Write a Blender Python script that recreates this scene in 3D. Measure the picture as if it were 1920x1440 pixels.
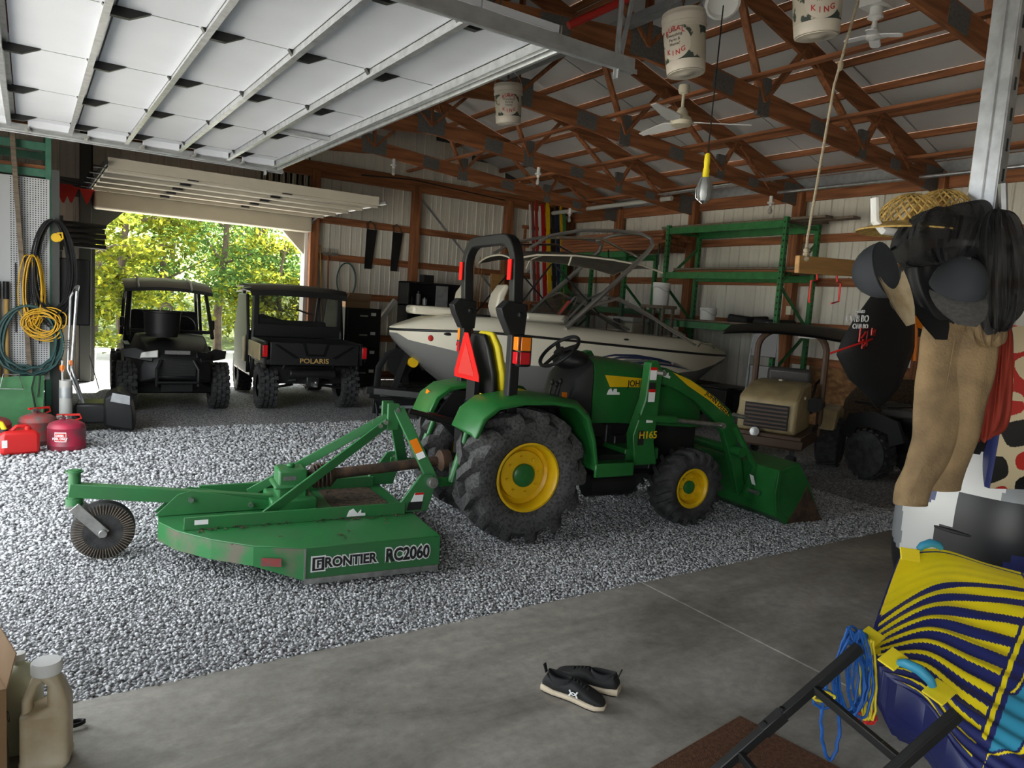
import bpy, bmesh, math, random
import numpy as np
from mathutils import Vector, Matrix
random.seed(7); rng=np.random.default_rng(7)
for o in list(bpy.data.objects): bpy.data.objects.remove(o)
SC=bpy.context.scene; COL=SC.collection
R=math.radians; PI=math.pi
# ---------------------------------------------------------------- camera
F=1362.; CX,CY=960.,720.; CAM=Vector((0,0,1.78))
_y,_p,_r=R(33.8),R(6.1),R(3.8)
_f=Vector((math.sin(_y)*math.cos(_p),math.cos(_y)*math.cos(_p),-math.sin(_p)))
_rr=Vector((math.cos(_y),-math.sin(_y),0)); _u=_rr.cross(_f)
CR=_rr*math.cos(_r)+_u*math.sin(_r); CU=-_rr*math.sin(_r)+_u*math.cos(_r)
cam=bpy.data.cameras.new('camera'); camo=bpy.data.objects.new('camera',cam); COL.objects.link(camo)
cam.sensor_width=36; cam.lens=F/1920*36; cam.clip_end=300; cam.clip_start=.05
M=Matrix((( CR.x,CU.x,-_f.x,CAM.x),(CR.y,CU.y,-_f.y,CAM.y),(CR.z,CU.z,-_f.z,CAM.z),(0,0,0,1)))
camo.matrix_world=M; SC.camera=camo
def ray(x,y): return CR*((x-CX)/F)-CU*((y-CY)/F)+_f
def at_z(x,y,z): d=ray(x,y); return CAM+d*((z-CAM.z)/d.z)
def at_y(x,y,Y): d=ray(x,y); return CAM+d*(Y/d.y)
def at_x(x,y,X): d=ray(x,y); return CAM+d*(X/d.x)
def at_d(x,y,D): return CAM+ray(x,y)*D
# ---------------------------------------------------------------- light
W=bpy.data.worlds.new('sky'); SC.world=W; W.use_nodes=True
_bg=W.node_tree.nodes['Background']; _bg.inputs[0].default_value=(.90,.955,1.0,1); _bg.inputs[1].default_value=2.6
def sunlamp(d,s,c):
    l=bpy.data.lights.new('sun','SUN'); l.energy=s; l.angle=R(.6); l.color=c
    o=bpy.data.objects.new('sun',l); COL.objects.link(o); o.rotation_euler=Vector(d).to_track_quat('-Z','Y').to_euler()
sunlamp((-.35,-.55,-1.0),26.0,(1,.93,.8))
def portal(c,sx,sy,rot):
    l=bpy.data.lights.new('daylight_portal','AREA'); l.shape='RECTANGLE'; l.size=sx; l.size_y=sy; l.cycles.is_portal=True
    o=bpy.data.objects.new('daylight_portal',l); COL.objects.link(o); o.location=c; o.rotation_euler=rot
portal((-.93,6.15,1.5),3.0,5.4,(0,R(-90),0))
portal((2.75,14.75,1.55),3.66,3.1,(R(-90),0,0))
portal((-.93,-.6,1.2),2.4,3.2,(0,R(-90),0))  # added opening behind the camera, put in to brighten the slab and clothes
SC.view_settings.view_transform='Standard'; SC.view_settings.look='None'; SC.view_settings.gamma=1
SC.view_settings.use_curve_mapping=False; SC.view_settings.exposure=1.18
# ---------------------------------------------------------------- helpers
class MB:
    def __init__(s): s.v=[]; s.f=[]; s.m=[]
    def add(s,vs,fs,mi=0):
        b=len(s.v); s.v+= [tuple(v) for v in vs]; s.f+=[tuple(b+i for i in f) for f in fs]; s.m+=[mi]*len(fs); return s
    def box(s,c,sz,rot=None,mi=0):
        c=Vector(c); hx,hy,hz=sz[0]/2,sz[1]/2,sz[2]/2
        vs=[Vector((x,y,z)) for x in(-hx,hx) for y in(-hy,hy) for z in(-hz,hz)]
        if rot is not None: vs=[rot@v for v in vs]
        return s.add([c+v for v in vs],[(0,1,3,2),(4,6,7,5),(0,4,5,1),(2,3,7,6),(0,2,6,4),(1,5,7,3)],mi)
    def bx(s,x0,x1,y0,y1,z0,z1,mi=0): return s.box(((x0+x1)/2,(y0+y1)/2,(z0+z1)/2),(abs(x1-x0),abs(y1-y0),abs(z1-z0)),None,mi)
    def beam(s,p,q,w,h,up=(0,0,1)):
        p,q=Vector(p),Vector(q); d=(q-p); L=d.length; d.normalize(); up=Vector(up)
        if abs(d.dot(up))>.98: up=Vector((0,1,0))
        a=d.cross(up).normalized(); b=a.cross(d)
        return s.box((p+q)/2,(L,w,h),Matrix((d,a,b)).transposed())
    def tube(s,pts,r,n=8,closed=False,ph=0.,flat=1.):
        pts=[Vector(p) for p in pts]; N=len(pts); rs=r if isinstance(r,(list,tuple)) else [r]*N
        T=[]
        for i in range(N):
            a=pts[i-1] if (i>0 or closed) else pts[i]; b=pts[(i+1)%N] if (i<N-1 or closed) else pts[i]
            T.append((b-a).normalized())
        ref=Vector((0,0,1)) if abs(T[0].z)<.9 else Vector((1,0,0))
        nrm=(ref-T[0]*ref.dot(T[0])).normalized(); vs=[]
        for i in range(N):
            nrm=(nrm-T[i]*nrm.dot(T[i])).normalized(); bi=T[i].cross(nrm)
            for k in range(n):
                a=2*PI*k/n+ph; vs.append(pts[i]+nrm*(math.cos(a)*rs[i])+bi*(math.sin(a)*rs[i]*flat))
        fs=[]
        for i in range(N if closed else N-1):
            for k in range(n):
                j=(i+1)%N; fs.append((i*n+k,i*n+(k+1)%n,j*n+(k+1)%n,j*n+k))
        if not closed: fs+=[tuple(range(n))[::-1],tuple((N-1)*n+k for k in range(n))]
        return s.add(vs,fs)
    def cyl(s,p,q,r,r2=None,n=16): return s.tube([p,q],[r,r if r2 is None else r2],n)
    def lathe(s,prof,o=(0,0,0),ax=(0,0,1),n=24,cap=True,mi=0):
        o=Vector(o); ax=Vector(ax).normalized(); e=Vector((1,0,0)) if abs(ax.x)<.9 else Vector((0,0,1))
        e=(e-ax*e.dot(ax)).normalized(); g=ax.cross(e); vs=[];fs=[]
        for r,h in prof:
            for k in range(n):
                a=2*PI*k/n; vs.append(o+ax*h+(e*math.cos(a)+g*math.sin(a))*max(r,1e-4))
        for i in range(len(prof)-1):
            for k in range(n): fs.append((i*n+k,i*n+(k+1)%n,(i+1)*n+(k+1)%n,(i+1)*n+k))
        if cap: fs+=[tuple(range(n))[::-1],tuple((len(prof)-1)*n+k for k in range(n))]
        return s.add(vs,fs,mi)
    def prism(s,poly,o,ex,ey,t,cen=True):
        o,ex,ey=Vector(o),Vector(ex),Vector(ey); ez=ex.cross(ey).normalized(); k=-t/2 if cen else 0
        n=len(poly); vs=[o+ex*a+ey*b+ez*k for a,b in poly]+[o+ex*a+ey*b+ez*(k+t) for a,b in poly]
        return s.add(vs,[tuple(range(n))[::-1],tuple(range(n,2*n))]+[(i,(i+1)%n,n+(i+1)%n,n+i) for i in range(n)])
    def loft(s,secs,ring=True,cap=True):
        n=len(secs[0]); vs=[v for c in secs for v in c]; fs=[]
        for i in range(len(secs)-1):
            for k in range(n if ring else n-1):
                fs.append((i*n+k,i*n+(k+1)%n,(i+1)*n+(k+1)%n,(i+1)*n+k))
        if cap and ring: fs+=[tuple(range(n))[::-1],tuple((len(secs)-1)*n+k for k in range(n))]
        return s.add(vs,fs)
    def ell(s,c,r,n=16,m=10):
        c=Vector(c); vs=[];fs=[]
        for i in range(m+1):
            t=PI*i/m
            for k in range(n):
                a=2*PI*k/n; vs.append(c+Vector((r[0]*max(math.sin(t),1e-3)*math.cos(a),r[1]*max(math.sin(t),1e-3)*math.sin(a),r[2]*math.cos(t))))
        for i in range(m):
            for k in range(n): fs.append((i*n+k,(i+1)*n+k,(i+1)*n+(k+1)%n,i*n+(k+1)%n))
        return s.add(vs,fs)
    def mesh(s,name,smooth=True,ang=38):
        me=bpy.data.meshes.new(name); me.from_pydata(s.v,[],s.f)
        bm=bmesh.new(); bm.from_mesh(me); bmesh.ops.recalc_face_normals(bm,faces=bm.faces); bm.to_mesh(me); bm.free()
        if smooth:
            me.polygons.foreach_set('use_smooth',[True]*len(me.polygons)); me.set_sharp_from_angle(angle=R(ang))
        return me
    def build(s,name,mat,parent=None,bevel=0,smooth=True,label=None,ang=38,mats=None):
        me=s.mesh(name,smooth,ang)
        for m in (mats or [mat]): me.materials.append(m)
        if mats: me.polygons.foreach_set('material_index',s.m)
        o=bpy.data.objects.new(name,me); COL.objects.link(o)
        if parent is not None: o.parent=parent
        if bevel:
            b=o.modifiers.new('bevel','BEVEL'); b.width=bevel; b.segments=2; b.limit_method='ANGLE'; b.angle_limit=R(40)
        if label: o['label']=label
        return o
def tag(o,label,cat,group=None):
    o['label']=label; o['category']=cat
    if group: o['group']=group
    return o
def struct(o): o['kind']='structure'; return o
def thing(name,label,cat,loc=(0,0,0),rz=0,group=None):
    o=bpy.data.objects.new(name,None); COL.objects.link(o); o.location=loc; o.rotation_euler=(0,0,rz); o.empty_display_size=.1
    return tag(o,label,cat,group)
def dup(root,loc,rz=None,label=None):
    def cp(o,par):
        c=o.copy(); COL.objects.link(c)
        if par is not None: c.parent=par
        for ch in list(o.children): cp(ch,c)
        return c
    r=cp(root,None); r.location=loc
    if rz is not None: r.rotation_euler=(0,0,rz)
    if label: r['label']=label
    return r
def text(name,body,size,mat,o,ex,ey,parent=None,ext=.0015,bold=0.,align='CENTER',shear=0.,sx=1.):
    c=bpy.data.curves.new('t','FONT'); c.body=body; c.size=size; c.extrude=ext; c.offset=bold; c.align_x=align; c.align_y='CENTER'; c.shear=shear; c.resolution_u=3
    t=bpy.data.objects.new('t',c); COL.objects.link(t); dg=bpy.context.evaluated_depsgraph_get()
    me=bpy.data.meshes.new_from_object(t.evaluated_get(dg)); bpy.data.objects.remove(t)
    ex,ey=Vector(ex).normalized(),Vector(ey).normalized(); ez=ex.cross(ey); o=Vector(o)
    me.transform(Matrix(((ex.x*sx,ey.x,ez.x,o.x),(ex.y*sx,ey.y,ez.y,o.y),(ex.z*sx,ey.z,ez.z,o.z),(0,0,0,1))))
    me.materials.clear(); me.materials.append(mat); me.name=name
    ob=bpy.data.objects.new(name,me); COL.objects.link(ob)
    if parent is not None: ob.parent=parent
    return ob
# ---------------------------------------------------------------- materials
MT={}
def mat(name,col,rough=.5,metal=0.,var=0.,scale=6.,bump=0.,bscale=60.,col2=None,stretch=(1,1,1),detail=4.,trans=0.,alpha=1.,spec=.5,lo=.35,hi=.65):
    m=bpy.data.materials.new(name); m.use_nodes=True; nt=m.node_tree; P=nt.nodes['Principled BSDF']
    P.inputs['Base Color'].default_value=(*col,1); P.inputs['Roughness'].default_value=rough; P.inputs['Metallic'].default_value=metal
    P.inputs['Specular IOR Level'].default_value=spec
    if trans: P.inputs['Transmission Weight'].default_value=trans
    if alpha<1: P.inputs['Alpha'].default_value=alpha
    if var or bump:
        tc=nt.nodes.new('ShaderNodeTexCoord'); mp=nt.nodes.new('ShaderNodeMapping'); mp.inputs['Scale'].default_value=stretch
        nt.links.new(tc.outputs['Object'],mp.inputs['Vector'])
        if var:
            n=nt.nodes.new('ShaderNodeTexNoise'); n.inputs['Scale'].default_value=scale; n.inputs['Detail'].default_value=detail; nt.links.new(mp.outputs[0],n.inputs['Vector'])
            r=nt.nodes.new('ShaderNodeValToRGB'); r.color_ramp.elements[0].position=lo; r.color_ramp.elements[1].position=hi
            c2=col2 or tuple(c*(1-var) for c in col)
            r.color_ramp.elements[0].color=(*c2,1); r.color_ramp.elements[1].color=(*col,1)
            nt.links.new(n.outputs['Fac'],r.inputs[0]); nt.links.new(r.outputs[0],P.inputs['Base Color'])
        if bump:
            n2=nt.nodes.new('ShaderNodeTexNoise'); n2.inputs['Scale'].default_value=bscale; n2.inputs['Detail'].default_value=3; nt.links.new(mp.outputs[0],n2.inputs['Vector'])
            b=nt.nodes.new('ShaderNodeBump'); b.inputs['Strength'].default_value=bump; b.inputs['Distance'].default_value=.02
            nt.links.new(n2.outputs['Fac'],b.inputs['Height']); nt.links.new(b.outputs[0],P.inputs['Normal'])
    MT[name]=m; return m
wood=(.36,.135,.05); wood2=(.17,.06,.022)
for ax,st in (('x',(.6,9,9)),('y',(9,.6,9)),('z',(9,9,.6))): mat('wood_'+ax,wood,.75,0,.5,2.2,.15,8,wood2,st,6.)
mat('plywood_osb',(.33,.17,.06),.8,0,.5,9,.2,40,(.16,.075,.025),(1,1,1.6),6)
mat('wood_grey',(.22,.17,.12),.8,0,.4,3,.2,20,None,(1,9,9)); mat('wood_pale',(.5,.27,.09),.6,0,.25,2.5,0,1,None,(1,10,10))
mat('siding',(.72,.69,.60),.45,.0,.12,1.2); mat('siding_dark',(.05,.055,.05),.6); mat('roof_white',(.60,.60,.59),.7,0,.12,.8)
mat('door_white',(.50,.525,.57),.5,0,.06,2,.12,220); mat('door_beige',(.50,.46,.37),.55,0,.08,3); mat('galv',(.62,.64,.66),.35,.85,.25,14); mat('galv_dull',(.42,.44,.45),.5,.6,.2,10)
mat('plate',(.20,.20,.195),.6,.5,.3,60); mat('black',(.009,.009,.0095),.5,spec=.35); mat('black_matte',(.012,.012,.012),.8); mat('black_gloss',(.006,.006,.007),.25,spec=.35)
mat('black_metal',(.02,.02,.02),.4,.3,.3,8); mat('rubber',(.022,.022,.022),.85,0,.4,14,.2,60,(.05,.05,.05)); mat('rubber_dusty',(.034,.034,.034),.9,0,.6,45,.3,80,(.075,.075,.073),lo=.45,hi=.62)
mat('jd_green',(.018,.15,.030),.33,0,.18,5); mat('mower_green',(.022,.17,.045),.42,0,.25,4,.05,40,(.035,.15,.05)); mat('mower_dirty',(.022,.17,.045),.55,0,.6,3.2,.08,30,(.13,.12,.085),lo=.4,hi=.52)
mat('jd_yellow',(.80,.50,.006),.4,0,.12,6); mat('yellow',(.85,.68,.02),.5); mat('rack_green',(.03,.20,.055),.5,0,.3,8); mat('rack_green_old',(.05,.19,.12),.6,0,.3,8)
mat('red',(.55,.015,.01),.45); mat('red_reflect',(.62,.008,.006),.5,spec=.2); mat('orange_lens',(.85,.22,.01),.2); mat('red_lens',(.55,.01,.015),.15)
mat('gas_red',(.42,.022,.03),.45,0,.55,9,.06,40,(.13,.05,.045)); mat('gas_old',(.30,.03,.028),.65,0,.7,12,.1,40,(.12,.085,.075)); mat('gas_plastic',(.52,.012,.012),.4,0,.1,5); mat('diesel',(.38,.015,.05),.42,0,.35,8,.05,40,(.16,.04,.05))
mat('boat_white',(.72,.68,.55),.18); mat('boat_grey',(.20,.20,.19),.25); mat('boat_canvas',(.14,.125,.10),.8,0,.3,5); mat('vinyl_dark',(.05,.045,.04),.4); mat('chrome',(.8,.8,.8),.12,1.); mat('alu',(.55,.55,.53),.3,.9)
mat('white',(.72,.72,.70),.5); mat('white_cool',(.8,.8,.82),.4); mat('cream',(.62,.57,.43),.45); mat('bucket_white',(.55,.50,.42),.5,0,.2,5); mat('camo_dark',(.03,.045,.035),.7,0,.9,10,0,1,(.42,.38,.30),lo=.5,hi=.53); mat('letter_red',(.40,.03,.02),.6); mat('letter_black',(.01,.01,.01),.6); mat('letter_white',(.85,.85,.85),.6)
mat('tan_paint',(.42,.33,.17),.5,0,.3,5); mat('brown_paint',(.09,.05,.028),.45); mat('glass',(.9,.95,.95),.03,0,trans=1.,alpha=1); mat('smoked',(.03,.03,.03),.08,0,alpha=.45)
mat('steel',(.5,.5,.48),.35,.9,.3,20); mat('rust',(.10,.055,.03),.85,0,.6,12,.2,40,(.03,.02,.015)); mat('leaf_dirt',(.10,.065,.035),.95,0,.6,25,.6,50,(.03,.022,.015))
mat('pants',(.28,.19,.095),.9,0,.45,7,.3,90,(.17,.115,.06)); mat('cloth_red',(.25,.022,.008),.8,0,.2,4); mat('cap_dark',(.028,.032,.04),.85,0,.3,6); mat('cap_tan',(.60,.50,.34),.85,0,.3,9,0,1,(.36,.27,.15)); mat('straw',(.55,.36,.10),.8,0,.4,40,.3,120)
mat('net',(.012,.012,.013),.8,alpha=.82); mat('cloth_black',(.010,.010,.011),.7); mat('cardboard',(.30,.18,.09),.85,0,.1,8); mat('jug',(.60,.52,.37),.45,0,.3,6,0,1,(.42,.33,.2)); mat('jug_clear',(.55,.56,.40),.35,0,.1,3); mat('shoe_black',(.012,.012,.012),.75,0,.4,30); mat('sole',(.62,.52,.38),.7,0,.2,12)
mat('coir',(.15,.060,.022),.95,0,.5,60,.8,160,(.075,.028,.01)); mat('rope_blue',(.01,.11,.42),.6,0,.3,40); mat('rope_tan',(.50,.42,.30),.85,0,.3,60); mat('cord_yellow',(.75,.42,.02),.5); mat('hose_teal',(.03,.085,.08),.5); mat('pvc',(.45,.45,.42),.5)
mat('pipe_red',(.40,.02,.015),.4); mat('handle_tan',(.45,.28,.08),.6); mat('peg',(.52,.53,.53),.6); mat('bark',(.10,.075,.05),.95,0,.5,6,.5,20); mat('fuel_green',(.05,.22,.07),.5,0,.2,6); mat('bulb_glass',(.8,.78,.72),.1,0,trans=.6)
mat('logo_blue',(.02,.03,.08),.4); mat('flag_red',(.55,.02,.012),.7); mat('hay',(.10,.065,.035),.95,0,.5,30,1,60)
mat('gravel_outside',(.52,.51,.49),.9,0,.3,30,.4,60)

def concrete():
    m=bpy.data.materials.new('concrete'); m.use_nodes=True; nt=m.node_tree; P=nt.nodes['Principled BSDF']; N=nt.nodes.new; L=nt.links.new
    tc=N('ShaderNodeTexCoord'); a=N('ShaderNodeTexNoise'); a.inputs['Scale'].default_value=.8; a.inputs['Detail'].default_value=10; a.inputs['Roughness'].default_value=.68; a.inputs['Distortion'].default_value=.6
    b=N('ShaderNodeTexNoise'); b.inputs['Scale'].default_value=14; b.inputs['Detail'].default_value=8; b.inputs['Roughness'].default_value=.7
    mp=N('ShaderNodeMapping'); mp.inputs['Scale'].default_value=(1,2.2,1); mp.inputs['Rotation'].default_value=(0,0,.5); L(tc.outputs['Object'],mp.inputs[0]); L(mp.outputs[0],a.inputs[0]); L(tc.outputs['Object'],b.inputs[0])
    r=N('ShaderNodeValToRGB'); r.color_ramp.elements[0].position=.36; r.color_ramp.elements[1].position=.66; r.color_ramp.elements[0].color=(.20,.187,.162,1); r.color_ramp.elements[1].color=(.43,.405,.36,1); L(a.outputs['Fac'],r.inputs[0])
    r2=N('ShaderNodeValToRGB'); r2.color_ramp.elements[0].position=.3; r2.color_ramp.elements[1].position=.62; r2.color_ramp.elements[0].color=(.62,.62,.62,1); r2.color_ramp.elements[1].color=(1,1,1,1); L(b.outputs['Fac'],r2.inputs[0])
    x=N('ShaderNodeMix'); x.data_type='RGBA'; x.blend_type='MULTIPLY'; x.inputs[0].default_value=.8; L(r.outputs[0],x.inputs[6]); L(r2.outputs[0],x.inputs[7]); L(x.outputs[2],P.inputs['Base Color'])
    rr=N('ShaderNodeMapRange'); rr.inputs[3].default_value=.42; rr.inputs[4].default_value=.75; L(a.outputs['Fac'],rr.inputs[0]); L(rr.outputs[0],P.inputs['Roughness'])
    bp=N('ShaderNodeBump'); bp.inputs['Strength'].default_value=.12; bp.inputs['Distance'].default_value=.01; L(b.outputs['Fac'],bp.inputs['Height']); L(bp.outputs[0],P.inputs['Normal']); MT['concrete']=m
concrete()
# ---------------------------------------------------------------- special materials
def gravel_mat():
    m=bpy.data.materials.new('gravel'); m.use_nodes=True; nt=m.node_tree; P=nt.nodes['Principled BSDF']; P.inputs['Roughness'].default_value=.85
    tc=nt.nodes.new('ShaderNodeTexCoord'); v=nt.nodes.new('ShaderNodeTexVoronoi'); v.inputs['Scale'].default_value=48
    nt.links.new(tc.outputs['Object'],v.inputs['Vector'])
    r=nt.nodes.new('ShaderNodeValToRGB'); r.color_ramp.elements[0].color=(.24,.24,.245,1); r.color_ramp.elements[1].color=(.68,.68,.69,1)
    sp=nt.nodes.new('ShaderNodeSeparateColor'); nt.links.new(v.outputs['Color'],sp.inputs[0]); nt.links.new(sp.outputs[0],r.inputs[0])
    e=nt.nodes.new('ShaderNodeValToRGB'); e.color_ramp.elements[0].position=.2; e.color_ramp.elements[0].color=(1,1,1,1); e.color_ramp.elements[1].position=.75; e.color_ramp.elements[1].color=(.32,.32,.33,1)
    nt.links.new(v.outputs['Distance'],e.inputs[0])
    mx=nt.nodes.new('ShaderNodeMix'); mx.data_type='RGBA'; mx.blend_type='MULTIPLY'; mx.inputs[0].default_value=1
    nt.links.new(r.outputs[0],mx.inputs[6]); nt.links.new(e.outputs[0],mx.inputs[7])
    nt.links.new(mx.outputs[2],P.inputs['Base Color'])
    b=nt.nodes.new('ShaderNodeBump'); b.invert=True; b.inputs['Strength'].default_value=1; b.inputs['Distance'].default_value=.02
    nt.links.new(v.outputs['Distance'],b.inputs['Height']); nt.links.new(b.outputs[0],P.inputs['Normal']); return m
MT['gravel']=gravel_mat()
def stone_mat():
    m=bpy.data.materials.new('stone'); m.use_nodes=True; nt=m.node_tree; P=nt.nodes['Principled BSDF']; P.inputs['Roughness'].default_value=.85
    a=nt.nodes.new('ShaderNodeVertexColor'); a.layer_name='col'; nt.links.new(a.outputs[0],P.inputs['Base Color']); return m
MT['stone']=stone_mat()
def leaf_mat(name,c):
    m=bpy.data.materials.new(name); m.use_nodes=True; nt=m.node_tree; nt.nodes.remove(nt.nodes['Principled BSDF'])
    d=nt.nodes.new('ShaderNodeBsdfDiffuse'); t=nt.nodes.new('ShaderNodeBsdfTranslucent'); x=nt.nodes.new('ShaderNodeMixShader'); x.inputs[0].default_value=.55
    a=nt.nodes.new('ShaderNodeVertexColor'); a.layer_name='col'
    nt.links.new(a.outputs[0],d.inputs[0]); nt.links.new(a.outputs[0],t.inputs[0]); nt.links.new(d.outputs[0],x.inputs[1]); nt.links.new(t.outputs[0],x.inputs[2])
    nt.links.new(x.outputs[0],nt.nodes['Material Output'].inputs[0]); return m
MT['leaf']=leaf_mat('leaf',None)
def vcol_mat(name,rough=.6,spec=.5):
    m=bpy.data.materials.new(name); m.use_nodes=True; nt=m.node_tree; P=nt.nodes['Principled BSDF']; P.inputs['Roughness'].default_value=rough; P.inputs['Specular IOR Level'].default_value=spec
    a=nt.nodes.new('ShaderNodeVertexColor'); a.layer_name='col'; nt.links.new(a.outputs[0],P.inputs['Base Color']); return m
MT['printed']=vcol_mat('printed_fabric',.42)
# ---------------------------------------------------------------- the building
XL,XR,YF,YB=-.9,11.3,14.7,-3.2; XM=5.2; ZE=4.12
def roof_z(x): return ZE+.16+(.293*(min(x-XL,XR-x)))
DY0,DY1,DZ=3.45,8.95,3.08      # big door opening in the left wall
GX0,GX1,GZ=.92,4.62,3.12       # far door opening
fl=MB(); fl.bx(-1.2,11.6,3.39,15.0,-.3,-.012); floor=struct(fl.build('floor',MT['gravel']))
sl=MB()
for a,b in ((-1.1,3.408),(3.413,7.6),(7.605,11.5)): sl.bx(a,b,-3.4,3.385,-.25,0)
s=sl.build('floor_slab',MT['concrete'],floor,.006)
# loose stones
def icos():
    t=(1+5**.5)/2; v=np.array([(-1,t,0),(1,t,0),(-1,-t,0),(1,-t,0),(0,-1,t),(0,1,t),(0,-1,-t),(0,1,-t),(t,0,-1),(t,0,1),(-t,0,-1),(-t,0,1)],float); v/=np.linalg.norm(v[0])
    f=np.array([(0,11,5),(0,5,1),(0,1,7),(0,7,10),(0,10,11),(1,5,9),(5,11,4),(11,10,2),(10,7,6),(7,1,8),(3,9,4),(3,4,2),(3,2,6),(3,6,8),(3,8,9),(4,9,5),(2,4,11),(6,2,10),(8,6,7),(9,8,1)]); return v,f
def stones():
    pts=[]
    for (x0,x1,y0,y1,sp) in ((-.85,7.2,3.38,5.3,.0170),(-.85,7.6,5.3,7.2,.0235),(-.85,8.5,7.2,9.8,.034)):
        nx,ny=int((x1-x0)/sp),int((y1-y0)/sp); g=np.stack(np.meshgrid(np.arange(nx),np.arange(ny)),-1).reshape(-1,2).astype(float)
        g=g*sp+np.array([x0,y0])+rng.uniform(-.55,.55,g.shape)*sp; g=np.c_[g,np.full(len(g),sp)]
        d=g[:,0]*math.sin(_y)+g[:,1]*math.cos(_y); r=g[:,0]*math.cos(_y)-g[:,1]*math.sin(_y)
        pts.append(g[(r/d<.76)&(r/d>-.76)&(rng.random(len(g))<.93)])
    g=np.concatenate(pts); n=len(g); v,f=icos()
    sz=g[:,2]*rng.uniform(.36,.68,n); sc=np.stack([sz*rng.uniform(.8,1.45,n),sz*rng.uniform(.7,1.1,n),sz*rng.uniform(.5,.85,n)],-1)
    V=v[None]*(1+rng.uniform(-.22,.22,(n,12,1)))*sc[:,None,:]
    a=rng.uniform(0,2*PI,n); b=rng.uniform(-.5,.5,n)
    x,z=V[...,0]*np.cos(b)[:,None]-V[...,2]*np.sin(b)[:,None],V[...,0]*np.sin(b)[:,None]+V[...,2]*np.cos(b)[:,None]; y=V[...,1]
    X=x*np.cos(a)[:,None]-y*np.sin(a)[:,None]; Y=x*np.sin(a)[:,None]+y*np.cos(a)[:,None]
    zb=rng.uniform(-.012,.004,n)
    P=np.stack([X+g[:,:1],Y+g[:,1:2],z+zb[:,None]],-1); P[...,1]=np.maximum(P[...,1],3.37)
    Fc=(f[None]+12*np.arange(n)[:,None,None]).reshape(-1,3); me=bpy.data.meshes.new('gravel_stones')
    me.vertices.add(n*12); me.vertices.foreach_set('co',P.reshape(-1).astype(np.float32)); me.loops.add(Fc.size); me.loops.foreach_set('vertex_index',Fc.reshape(-1).astype(np.int32))
    me.polygons.add(len(Fc)); me.polygons.foreach_set('loop_start',np.arange(0,Fc.size,3,dtype=np.int32)); me.update(calc_edges=True); me.validate()
    c=rng.choice([.62,.52,.42,.30,.17],n,p=[.2,.27,.26,.17,.10])*rng.uniform(.85,1.15,n); c=np.clip(c,0,.72)
    colr=np.stack([c*.99,c,c*1.02,np.ones(n)],-1); colr=np.repeat(colr,12,0)
    at=me.color_attributes.new('col','FLOAT_COLOR','POINT'); at.data.foreach_set('color',colr.reshape(-1).astype(np.float32))
    me.materials.append(MT['stone']); o=bpy.data.objects.new('gravel_stones',me); COL.objects.link(o); o['kind']='stuff'
    o['label']='loose pale grey crushed gravel covering the shed floor'; o['category']='gravel'
stones()
gd=MB(); gd.bx(-60,60,15.0,70,-.35,-.03); gd.bx(-60,-1.2,-30,15,-.35,-.03); struct(gd.build('floor_outside',MT['gravel_outside']))
# siding sheets: one ribbed sheet mesh per height, shared
def sheet(h,w=.92):
    m=MB(); prof=[]; x=0
    for k in range(4):
        x=k*.23; prof+=[(x,0),(x+.085,0),(x+.09,.004),(x+.10,.004),(x+.105,0),(x+.185,0),(x+.198,.022),(x+.217,.022)]
    prof.append((.92,0)); n=len(prof)
    m.add([(a,b,0) for a,b in prof]+[(a,b,h) for a,b in prof],[(i,i+1,n+i+1,n+i) for i in range(n-1)]); me=m.mesh('siding_sheet',True,20); me.materials.append(MT['siding']); return me
SH={}
def put_sheet(parent,h,M_):
    k=round(h,2)
    if k not in SH: SH[k]=sheet(k)
    o=bpy.data.objects.new('siding_sheet',SH[k]); COL.objects.link(o); o.matrix_world=M_; o.parent=parent; return o
# far gable wall
w=MB(); w.bx(XL-.1,GX0,YF+.03,YF+.1,0,4.4); w.bx(GX1,XR+.1,YF+.03,YF+.1,0,4.4); w.bx(GX0,GX1,YF+.03,YF+.1,GZ,4.4)
w.prism([(XL-.1,4.4),(XR+.1,4.4),(XR,roof_z(XR)),(XM,roof_z(XM)),(XL,roof_z(XL))],(0,YF+.065,0),(1,0,0),(0,0,1),.07)
wf=struct(w.build('wall_far',MT['siding_dark']))
def Mx(o,ex,ey,ez): return Matrix(((ex[0],ey[0],ez[0],o[0]),(ex[1],ey[1],ez[1],o[1]),(ex[2],ey[2],ez[2],o[2]),(0,0,0,1)))
x=GX1+.06
while x<XR-.1:
    put_sheet(wf,roof_z(x+.4)-.02,Mx((min(x,XR-.92),YF+.02,0),(1,0,0),(0,-1,0),(0,0,1))); x+=.92
for x in (XL,XL+.9): put_sheet(wf,4.3,Mx((x-.02,YF+.02,0),(1,0,0),(0,-1,0),(0,0,1)))
for k,x in enumerate(np.arange(GX0,GX1,.92)):
    o=put_sheet(wf,1.5,Mx((min(x,GX1-.9),YF+.02,GZ+.1),(1,0,0),(0,-1,0),(0,0,1)))
for xs,zs in (((GX1+.1,XR),(3.27,2.53,1.76,.9,.12)),):
    for z in zs:
        m=MB(); m.beam((xs[0],YF-.045,z),(xs[1],YF-.045,z),.04,.14); m.build('girt',MT['wood_x'],wf,.004)
for x,zt in ((6.95,4.2),(9.33,4.2),(11.16,4.0),(GX1+.12,4.2),(GX0-.12,4.2)):
    m=MB(); m.bx(x-.085,x+.085,YF-.24,YF-.07,0,zt); m.build('post',MT['wood_z'] if x>4.7 else MT['siding_dark'],wf,.006)
m=MB(); m.beam((GX0,YF-.16,4.22),(XR-.1,YF-.16,4.22),.09,.29); m.build('header_beam',MT['wood_x'],wf,.006)
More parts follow.
